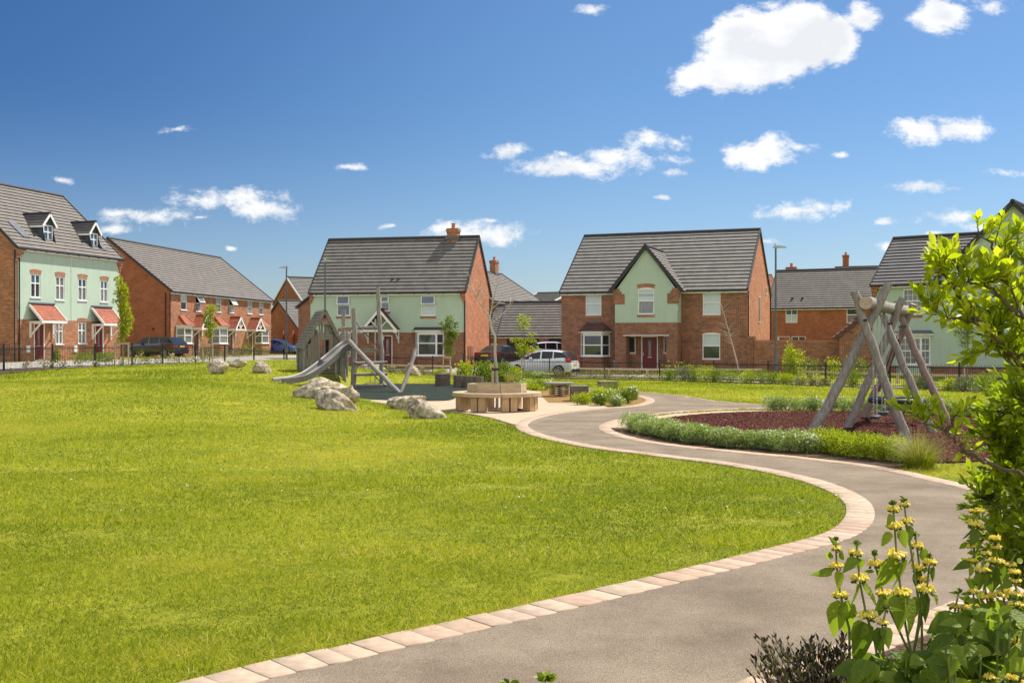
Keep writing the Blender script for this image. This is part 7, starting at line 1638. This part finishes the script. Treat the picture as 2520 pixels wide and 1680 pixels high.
addbr([(2620,1000,4.1),(2520,900,4.0),(2480,890,4.0)], .6, 22, .16)
addbr([(2600,700,4.2),(2540,640,4.1),(2510,600,4.1)], .7, 9, .10)
addbr([(2700,1280,3.9),(2560,1190,3.8),(2440,1140,3.7),(2370,1110,3.7),(2330,1065,3.7),(2290,1040,3.7),(2245,1020,3.7)], .72, 24, .08, .046)
addbr([(2330,1065,3.7),(2350,1030,3.7),(2362,1010,3.7)], .7, 6, .07, .05)
for (a, b_) in (((2700,1560),(2440,1150)), ((2700,1500),(2430,1080)), ((2700,1420),(2450,1010)), ((2700,1350),(2490,980)), ((2700,1600),(2400,1230)), ((2700,1600),(2420,1300)), ((2700,1500),(2470,1160)), ((2700,1450),(2500,1240)), ((2700,1620),(2450,1370)), ((2700,1400),(2520,1060)), ((2700,1700),(2480,1380)), ((2700,1300),(2530,1000)), ((2700,1550),(2520,1330))):
    mx_, my_ = (a[0]*.45+b_[0]*.55), (a[1]*.40+b_[1]*.60)
    dd_ = 4.5+(b_[1] % 7)*.12; addbr([(a[0], a[1], dd_), (mx_+15, my_+20, dd_), (b_[0]+40, b_[1]+15, dd_), (b_[0]+25, b_[1], dd_)], .42, 46, .20, .055)
SB = thing('leafy_shrub', 'large shrub with bright yellow green leaves filling the right edge', 'shrub', (2.35, 4.3, 0)); t = MB(); LO = []; LD = []; LS = []; LR = []
for (pts, bright, ntw, tl, ll) in BR:
    ntw = int(ntw*(.62 if bright > .5 else .85))
    P = [at(*p) for p in pts]; Q = []
    for i in range(len(P)-1):
        for k in range(6): Q.append(P[i].lerp(P[i+1], k/6)+Vector(rngL.normal(0, .006, 3)))
    Q.append(P[-1]); limb(t, Q, .0095 if len(pts) > 3 else .006, .002, 6)
    for k in range(ntw):
        f_ = 1-rngL.random()**1.15*.72; i = min(len(Q)-2, int(f_*(len(Q)-1))); q = Q[i].lerp(Q[i+1], f_*(len(Q)-1)-i); d = (Q[i+1]-Q[i]).normalized()
        v = (d*.55+Vector(rngL.normal(0, .55, 3))+Vector((0,0,.45))).normalized(); L = tl*rngL.uniform(.4, 1.05); 
        if k == 0: q = Q[-1]; v = (d+Vector((0,0,.2))).normalized()
        e = q+v*L; limb(t, [q, q+v*L*.5+Vector((0,0,-.004)), e], .0028, .001, 4); nl = int(5+L*55)
        for j in range(nl):
            s = (j+1)/nl; az = j*2.4+rngL.uniform(-.5,.5); pp = q.lerp(e, s**.8); side = v.orthogonal().normalized(); side.rotate(Matrix.Rotation(az, 3, v)); dd_ = v*(.55+.5*s)+side*(.85-.45*s)+Vector((0,0,.12))
            LO.append(pp[:]); LD.append(dd_[:]); LS.append(ll*rngL.uniform(.55, 1.15)); LR.append(np.clip(bright*.75+rngL.normal(0, .17)+.15*s, 0, 1))
t.build('branches', 'bark_brown', SB, world=True)
LO, LD, LS, LR = map(np.array, (LO, LD, LS, LR)); U = rngL.normal(0, .5, (len(LO), 3))+np.array([0, -.25, .8]); V, F, rv = scatter(LEAF[0], LEAF[1], LO, LD, U, np.stack([LS*.80, LS, LS], 1), LR); npmesh('leaves', V, F, rv, 'lf_bright', SB, world=True)

# ------------------------------------------------------------------ yellow whorled flowers, near right corner
def qe(x, y, d): return at(*ZE(x, y), d)
HEART = ([(0,0,0),(-.30,.10,.05),(-.36,.32,.04),(-.22,.66,-.03),(0,1,-.16),(.22,.66,-.03),(.36,.32,.04),(.30,.10,.05),(0,.33,-.02),(0,.66,-.08)], [(0,8,2,1),(8,9,3,2),(9,4,3),(0,7,6,8),(8,6,5,9),(9,5,4)])
def _petal():
    V = []; F = []; N = 6
    for t, r, y, z in ((0,.07,0,0),(1,.15,.22,.05),(2,.22,.50,.10),(3,.23,.75,.04),(4,.15,.93,-.13),(5,.04,.98,-.26)):
        for k in range(N): a = 2*PI*k/N; V.append((r*math.cos(a), y+(.10*math.sin(a) if t > 3 else 0), z+r*.8*math.sin(a)))
    for t in range(5):
        for k in range(N): k2 = (k+1) % N; F.append((t*N+k, t*N+k2, (t+1)*N+k2, (t+1)*N+k))
    return V, F
PETAL_OLD = ([(-.22,0,0),(.22,0,0),(.30,.5,.12),(-.30,.5,.12),(.20,.85,.0),(-.20,.85,.0),(0,1.0,-.22)], [(0,1,2,3),(3,2,4,5),(5,4,6)])
PETAL = _petal()
def whorl(parent, c, w, seed, wilt=False):
    rng = np.random.default_rng(seed); n = 34; a = np.arange(n)*2.4+rng.uniform(-.2, .2, n); ring = rng.random(n)
    O = np.array(c[:])+np.stack([np.cos(a), np.sin(a), np.zeros(n)], 1)*(w*(.08+.18*ring))[:, None]+np.array([0,0,1])*(rng.uniform(-.10, .04, n)*w)[:, None]
    D = np.stack([np.cos(a)*.75, np.sin(a)*.75, rng.uniform(.25, 1.0, n)], 1); U = np.stack([np.cos(a), np.sin(a), np.full(n, .9)], 1)
    S = np.stack([np.full(n, w*.46), w*.36*rng.uniform(.85, 1.1, n), np.full(n, w*.46)], 1)
    V, F, r = scatter(PETAL[0], PETAL[1], O, D, U, S, np.clip(rng.normal(.55, .22, n), 0, 1)); f = npmesh('flower_whorl', V, F, r, 'petal_yellow', parent, world=True, smooth=True)
    n = 26; a = rng.uniform(0, 2*PI, n); O = np.array(c[:])+np.stack([np.cos(a)*w*.22, np.sin(a)*w*.22, -w*rng.uniform(.05, .22, n)], 1); D = np.stack([np.cos(a), np.sin(a), rng.uniform(-.3, .8, n)], 1)
    V, F, r = scatter(DIAMOND[0], DIAMOND[1], O, D, rvec(rng, n), np.full(n, w*.26), rng.random(n)); npmesh('calyx', V, F, r, 'calyx', f.parent if False else parent, world=True)
def leafpair(parent, specs, seed):
    """specs: (base point, tip point, width)"""
    rng = np.random.default_rng(seed); O = np.array([s[0][:] for s in specs]); T_ = np.array([s[1][:] for s in specs]); D = T_-O; L = np.linalg.norm(D, axis=1); U = np.tile(np.array([0.2, -.8, .55]), (len(O), 1))+rng.normal(0, .3, (len(O), 3))
    S = np.stack([L*np.array([s[2] for s in specs]), L, L], 1); V, F, r = scatter(HEART[0], HEART[1], O, D, U, S, rng.uniform(.1, .95, len(O))); npmesh('leaves', V, F, r, 'lf_phlomis', parent, world=True, smooth=True)
STEMS = [ # stem path (zoom px), whorls (x, y, width px), leaves (x0,y0,x1,y1,w), depth, label
 ([(350,1560),(345,1150),(275,880),(247,660),(240,470)], [(240,527,78),(245,665,115),(278,888,122)], [(205,590-30,172,615,.7),(262,560,315,615,.6),(215,700,65,735,.45),(262,700,270,840,.62),(255,925,240,1205,.62),(330,925,370,1000,.5),(320,930,335,1200,.5),(236,500,195,440,.4),(244,500,283,490,.35)], 3.95),
 ([(600,1560),(540,1250),(470,1010),(425,780),(400,500)], [(392,567,108),(420,762,136),(483,1052,145)], [(405,605,305,697,.6),(420,605,432,700,.6),(405,800,380,990,.55),(440,800,575,960,.5),(470,1100,360,1230,.75),(450,1090,420,1440,.6),(397,510,352,482,.4),(402,510,452,475,.4)], 3.9),
 ([(830,1560),(815,1350),(665,1020),(600,850),(545,660),(542,575)], [(545,650,112),(622,880,136)], [(520,690,450,730,.6),(565,700,590,760,.5),(640,915,560,1000,.7),(600,930,580,1040,.6),(540,600,515,560,.4),(546,600,550,558,.4)], 4.0),
 ([(850,1600),(825,1350),(780,1130),(740,840),(708,560),(690,300),(682,190)], [(685,228,98),(694,362,128),(712,582,145),(755,868,132)], [(670,265,645,350,.6),(660,400,598,515,.55),(740,385,785,522,.65),(700,600,580,845,.75),(760,600,715,840,.72),(720,900,750,1155,.6),(790,895,842,1178,.62),(800,880,560,980,.4)], 3.9),
 ([(905,1100),(830,600),(785,330),(768,170)], [(767,187,88),(792,318,104)], [(740,215,730,245,.5),(800,222,858,240,.4),(780,345,795,400,.7),(812,350,820,485,.55),(762,160,750,125,.35)], 4.05),
 ([(835,1360),(880,1100),(905,800),(872,560),(855,430)], [(862,508,104),(880,678,118),(908,768,100)], [(840,545,818,650,.6),(895,540,960,640,.6),(860,700,875,830,.6),(930,690,1005,740,.45),(868,440,862,382,.35)], 4.1),
 ([(838,1350),(912,1000),(945,830),(968,600)], [(965,637,108),(940,848,136)], [(970,680,1008,788,.6),(950,680,905,720,.5),(900,880,960,1085,.75),(1000,880,1030,960,.6),(870,900,850,1060,.5)], 4.0),
 ([(630,1600),(605,1300),(600,1120),(630,990)], [(596,1097,92)], [(560,1135,600,1330,.75),(620,1130,652,1290,.6),(610,1000,560,985,.4),(650,1000,745,998,.28),(630,985,615,950,.4)], 3.8),
 ([(1360,1100),(1330,800),(1305,500),(1310,260)], [(1300,240,70),(1355,240,80),(1310,340,110),(1350,362,60),(1285,515,70),(1290,620,80),(1298,770,72)], [(1310,270,1275,280,.5),(1290,370,1240,460,.55),(1330,380,1290,500,.6),(1340,500,1290,640,.5),(1270,640,1165,682,.45),(1290,660,1282,742,.6),(1300,800,1255,900,.5)], 4.2),
 ([(1445,1200),(1440,1100),(1400,880),(1370,690),(1395,560)], [(1400,565,80),(1370,692,112),(1398,900,134),(1318,830,40)], [(1340,720,1355,850,.7),(1400,720,1395,860,.6),(1380,930,1290,1010,.6),(1430,925,1455,1100,.6),(1340,930,1230,1010,.5)], 4.0),
 ([(1600,1300),(1530,880),(1490,640),(1472,500)], [(1472,450,90),(1478,518,78),(1478,628,106),(1528,880,128)], [(1450,540,1345,575,.35),(1440,660,1445,865,.75),(1510,650,1490,850,.6),(1495,920,1530,1010,.7),(1570,900,1640,960,.5)], 4.05),
 ([(1650,1400),(1560,800),(1585,650),(1630,560)], [(1590,655,80),(1560,840,60)], [(1600,680,1680,730,.5),(1560,690,1540,800,.5),(1640,640,1690,600,.4)], 4.2),
 ([(1650,1640),(1640,1300),(1620,1100),(1615,920)], [(1620,955,90),(1625,1050,120),(1625,1252,148)], [(1590,990,1530,1090,.5),(1580,1030,1450,1095,.35),(1600,1100,1520,1190,.6),(1560,1300,1650,1560,.62),(1680,1120,1730,1250,.5),(1680,1300,1760,1450,.6)], 3.7),
 ([(1480,1640),(1440,1400),(1412,1230),(1420,1160)], [(1412,1190,112),(1500,1240,50)], [(1390,1220,1440,1410,.75),(1370,1220,1350,1330,.6),(1440,1230,1500,1330,.5),(1425,1140,1320,1085,.35)], 3.7),
 ([(1430,1700),(1425,1560)], [(1425,1520,90)], [(1410,1560,1370,1660,.6),(1450,1560,1500,1640,.6)], 3.5),
 ([(1610,1720),(1602,1560)], [(1600,1525,90),(1700,1560,60)], [(1590,1570,1560,1690,.6),(1630,1570,1700,1660,.6)], 3.4)]
lab = ['leftmost tall yellow flowered stem with three whorls over the path','second tall yellow flowered stem from the left','short leaning stem with two yellow whorls between taller ones','tallest stem with four yellow whorls and long hanging leaves','stem with two yellow whorls just behind the tallest stem','stem with three small yellow whorls right of the tallest','forked stem with two wide yellow whorls over the big leaves','short stem with a single yellow whorl low on the left','leafy stem of many small yellow whorls beside the big shrub','stem with large pink tinged yellow whorls in the right group','stem with four yellow whorls in the middle of the right group','thin stem reaching right from the right group','nearest large stem at the right edge with three yellow whorls','low stem with one yellow whorl above the broad leaves','very low yellow whorl near the bottom edge','yellow whorl at the bottom right corner']
for (k_, dx, dy, dd_, tx) in ((7, 560, -120, .25, 'short single whorled stem rising from the middle of the broad leaves'), (0, 1060, 330, -.1, 'stem with three whorls low in the right group, over the broad leaves'), (6, 700, 330, -.15, 'forked stem with two wide whorls low at the right edge'), (2, 900, 480, -.2, 'low stem with two whorls between the broad leaves'), (13, -160, -200, .2, 'stem with one and a half whorls left of the lowest right stems'), (10, 150, 260, -.1, 'four whorled stem at the far right edge behind the nearest stem')):
    p_, w_, l_, d_ = STEMS[k_]; STEMS.append(([(x+dx, y+dy) for x, y in p_], [(x+dx, y+dy, w) for x, y, w in w_], [(a+dx, b+dy, c+dx, e+dy, w) for a, b, c, e, w in l_], d_+dd_)); lab.append(tx)
for i, (path, wh, lv, d) in enumerate(STEMS):
    root = thing('flowering_stem', lab[i], 'flower', (qe(path[0][0], path[0][1], d).x, d, .0), 0, 'yellow whorled flower stems'); 
    P = [qe(x, y, d) for x, y in path]; P = [Vector((P[0].x, P[0].y, 0.0))]+P if P[0].z > .02 else P; t = MB(); limb(t, P, .0055, .0035, 8); t.build('stem', 'stemgreen', root, world=True, smooth=True)
    for j, (x, y, w) in enumerate(wh): whorl(root, qe(x, y+6, d), w*(540/1693)/FOC*d, 1000+i*10+j)
    rr_ = random.Random(i); leafpair(root, [(qe(a, b, d-.02), qe(a+(c_-a)*1.1, b+(e_-b)*1.1, d-.02+rr_.uniform(-.05, .05)), w*1.3) for a, b, c_, e_, w in lv], 400+i)
    if path[-1][1] < 1000: 
        rg = np.random.default_rng(i); n = 16; c0 = np.array(P[-1][:]); V, F, r = scatter(DIAMOND[0], DIAMOND[1], np.tile(c0, (n, 1)), rvec(rg, n)+np.array([0,0,.7]), rvec(rg, n), np.full(n, .020), rg.random(n)); npmesh('bud', V, F, r, 'calyx', root, world=True)
# broad basal leaves
BL = thing('broad_leaf_clump', 'mass of broad wrinkled green leaves at the base of the yellow flowers', 'plant', (1.9, 3.7, 0)); rg = np.random.default_rng(17); specs = []
for k in range(720):
    x = rg.uniform(420, 1760); ymin = 1330 if x < 950 else (960 if x > 1060 else 1180); ymin = max(ymin, 1330-(x-420)*.6) if x < 950 else ymin
    y = rg.uniform(ymin+40, 1720); d = 3.45+rg.random()*.9; c0 = qe(x, y, d); L = rg.uniform(.055, .105); a = rg.uniform(0, 2*PI); e = c0+Vector((math.cos(a)*L, math.sin(a)*L*.7, rg.uniform(-.09, .05))); 
    if c0.z < 0.0: continue
    specs.append((c0, e, rg.uniform(.75, 1.15)))
rng_ = np.random.default_rng(5); O = np.array([s[0][:] for s in specs]); T_ = np.array([s[1][:] for s in specs]); D = T_-O; L = np.linalg.norm(D, axis=1); U = np.tile(np.array([.1,-.35,.9]), (len(O), 1))+rng_.normal(0, .35, (len(O), 3))
V, F, r = scatter(HEART[0], HEART[1], O, D, U, np.stack([L*np.array([s[2] for s in specs]), L, L], 1), rng_.random(len(O))); o = npmesh('leaves', V, F, r, 'lf_phlomis', BL, world=True, smooth=True)
t = MB()
for s in specs[::2]: b0 = Vector((s[0].x, s[0].y+.05, 0)); t.tube([b0, b0.lerp(s[0], .5)+Vector((0,0,.02)), s[0]], .0035, 5)
t.build('leaf_stalks', 'stemgreen', BL, world=True)
# purple-black twiggy shrub
PS = thing('dark_shrub', 'low purple black twiggy shrub at the bottom edge left of the yellow flowers', 'shrub', (1.18, 3.9, 0)); t = MB(); LO = []; LD = []; rg = random.Random(8)
for k in range(120):
    b0 = Vector((1.14+rg.uniform(-.10,.16), 3.75+rg.uniform(-.15,.15), 0)); e = at(rg.uniform(1842, 2085), 1560+abs(rg.gauss(0, 52))+max(0, abs(1900-1940)*.1), 3.85+rg.uniform(-.15,.2)); mid = b0.lerp(e, .5)+Vector((rg.uniform(-.03,.03), 0, .03)); t.tube([b0, mid, e], [.004,.0025,.001], 5)
    for j in range(26): s = rg.uniform(.25, 1); q = mid.lerp(e, (s-.5)*2) if s > .5 else b0.lerp(mid, s*2); LO.append(q[:]); v = (e-b0).normalized()*.8+Vector((rg.uniform(-1,1), rg.uniform(-1,1), rg.uniform(-.2,.9))); LD.append(v[:])
t.build('branches', 'bark', PS, world=True); n = len(LO); r2 = np.random.default_rng(3); V, F, r = scatter(DIAMOND[0], DIAMOND[1], np.array(LO), np.array(LD), rvec(r2, n), np.stack([np.full(n, .015), np.full(n, .030), np.full(n, .02)], 1)*r2.uniform(.7, 1.3, (n, 1)), r2.random(n)); npmesh('leaves', V, F, r, 'lf_dark', PS, world=True)
grass_clump('fine green wiry foliage between the dark shrub and the broad leaves', 0, 0, .34, .22, 260, 'lf_mid', 44, .12, .0035, pos=Vector((1.33, 3.75, 0)))
# sprigs cutting into the bottom edge
for i, (x, y, n_) in enumerate([(1342,1652,9),(1252,1668,5)]):
    root = thing('leaf_sprig', ['small pointed leaf sprig at the bottom edge below the path','tiny leaf tip at the bottom edge left of the sprig'][i], 'plant', (at(x, y, 4.3).x, 4.3, 0)); c0 = at(x, y+22, 4.3); t = MB(); t.tube([Vector((c0.x, c0.y, 0)), c0], .003, 5); t.build('stem', 'stemgreen', root, world=True); rg = np.random.default_rng(i)
    a = rg.uniform(0, 2*PI, n_*2); D = np.stack([np.cos(a), np.sin(a), rg.uniform(.2, 1, n_*2)], 1); V, F, r = scatter(LEAF[0], LEAF[1], np.tile(np.array(c0[:]), (n_*2, 1)), D, rvec(rg, n_*2), np.full(n_*2, .055), rg.random(n_*2)); npmesh('leaves', V, F, r, 'lf_mid', root, world=True)

# ------------------------------------------------------------------ lawn grass (one mass of blades)
HARD = [ASPH, RES, SAFE, GRIT, MUL, SOIL1, SOIL2, SWR]
EDGE = []
for cv_, sd_, w_ in ((Bc, 1, .243), (Dc, 1, .23), (Nc, 1, .235), (Cc, 1, .10)):
    P = [Vector(p) for p in cv_]; off = []
    for i, p in enumerate(P): d = (P[min(i+1, len(P)-1)]-P[max(0, i-1)]).normalized(); off.append((p.x-d.y*sd_*w_, p.y+d.x*sd_*w_))
    EDGE.append([tuple(p) for p in cv_]+off[::-1])
rg = np.random.default_rng(2024)
def lawn_pts(d0, d1, dens):
    A = .5*(d1*d1-d0*d0)*1.12; n = int(A*dens); d = np.sqrt(rg.uniform(d0*d0, d1*d1, n)); x = d*rg.uniform(-.56, .56, n); keep = np.ones(n, bool)
    for pl in HARD+EDGE: keep &= ~inpoly(x, d, pl)
    for Bd in (BEDL, BEDR): keep &= ~inpoly(x, d, list(Bd[0])+list(Bd[1])[::-1])
    lim = np.interp(x/d*FOC+CX, [9,129,234,400,553,699,1065,1352,1623,1890,2361,2560], [40.5,44.4,47,52,56.5,62.5,58.5,56.8,54,48.3,38.8,36])
    keep &= d < lim
    return x[keep], d[keep]
GV, GFq, GFt, GR, base = [], [], [], [], 0
# clumps: low-frequency variation of colour and height across the lawn
def vn(x, y, f, s):
    r_ = np.random.default_rng(s); o = np.zeros(len(x))
    for _ in range(7): k = r_.normal(size=2)*f; o += np.sin(x*k[0]+y*k[1]+r_.uniform(0, 6.28))
    return o/2.6
for (d0, d1, dens, h, w) in ((4.3, 8, 8200, .036, .0030), (8, 13, 3700, .040, .0048), (13, 20, 1500, .045, .008), (20, 32, 620, .05, .013), (32, 58, 210, .06, .022)):
    x, d = lawn_pts(d0, d1, dens); n = len(x); z = terrain(x, d); v1 = vn(x, d, 1.1, 1); v2 = vn(x, d, 5, 2); v3 = vn(x, d, .35, 3)
    v4 = vn(x, d, 14, 4); hh = h*np.clip(rg.uniform(.4, 1.4, n)*(1+.30*v2+.25*v4), .25, 2.4); O = np.stack([x, d, z-.004], 1); D = rg.normal(0, .75, (n, 3)); D[:, 2] = 1; U = rvec(rg, n)*np.array([1,1,.2])
    col = np.clip(.47+.13*v1+.10*v2+.09*v4+.09*v3+rg.normal(0, .22, n), 0, .93); straw = rg.random(n) < (.02+.10*np.clip(v1+.6*v2, 0, 1.5)**2); col[straw] = rg.uniform(.93, 1, straw.sum()); D[straw, 2] = .35
    S = np.stack([np.full(n, w)*rg.uniform(.7, 1.3, n), np.where(straw, hh*1.5, hh), hh], 1); T = BLADE2 if d0 < 12 else BLADE1
    V, F, r = scatter(T[0], T[1], O, D, U, S, col)
    GV.append(V); GR.append(r)
    for f in F: (GFq if f.shape[1] == 4 else GFt).append(f+base)
    base += len(V)
gr = npmesh('grass', np.concatenate(GV), [np.concatenate(GFq), np.concatenate(GFt)], np.concatenate(GR), 'grass'); tag(gr, 'mown yellow green grass blades covering the lawn', 'grass', kind='stuff')
# loose bark and rubber chips on the mulch, clover patches in the turf
mp_ = np.array(MUL); lo, hi = mp_.min(0), mp_.max(0); n = 110000; x = rg.uniform(lo[0], min(hi[0], 13), n); d = rg.uniform(lo[1], hi[1], n); k = inpoly(x, d, MUL); x, d = x[k], d[k]; n = len(x)
V, F, r = scatter(DIAMOND[0], DIAMOND[1], np.stack([x, d, np.full(n, .024)], 1), rvec(rg, n)*np.array([1,1,.35]), rvec(rg, n)*.5+np.array([0,0,1.]), rg.uniform(.013, .038, n), rg.random(n)); o = npmesh('mulch_chips', V, F, r, 'chips'); tag(o, 'loose maroon rubber chips strewn over the swing bed', 'mulch', kind='stuff')
x, d = lawn_pts(4.6, 15, 520); vv = vn(x, d, 1.7, 21)+.5*vn(x, d, .5, 22); k = vv > .55; x, d = x[k], d[k]; n = len(x); T = ([(0,0,0),(-.4,.35,.05),(-.25,.9,.05),(0,.75,0),(.25,.9,.05),(.4,.35,.05)], [(0,5,4,3),(0,3,2,1)])
V, F, r = scatter(T[0], T[1], np.stack([x, d, terrain(x, d)+.022+.012*rg.random(n)], 1), rvec(rg, n)*np.array([1,1,.15]), rvec(rg, n)*.35+np.array([0,0,1.]), rg.uniform(.010, .019, n), rg.random(n)); o = npmesh('clover', V, F, r, 'lf_mid'); tag(o, 'darker green clover patches in the near lawn', 'clover', kind='stuff')
# daisies and clover heads dotted in the lawn
x, d = lawn_pts(9, 36, 2.2); vv = vn(x, d, .5, 9); k = (vv > .25) | (rg.random(len(x)) < .15); x, d = x[k], d[k]; n = len(x)
T = ([(0,0,0)]+[(.5*math.cos(2*PI*i/6), .5*math.sin(2*PI*i/6), .1) for i in range(6)], [(0, 1+i, 1+(i+1) % 6) for i in range(6)])
V, F, r = scatter(T[0], T[1], np.stack([x, d, terrain(x, d)+.035], 1), rvec(rg, n)*np.array([1,1,.1]), np.tile(np.array([0,-.4,1.]), (n, 1)), rg.uniform(.012, .020, n), rg.random(n)); o = npmesh('daisies', V, F, r, 'petal_white'); tag(o, 'tiny white daisies scattered through the lawn', 'daisies', kind='stuff')
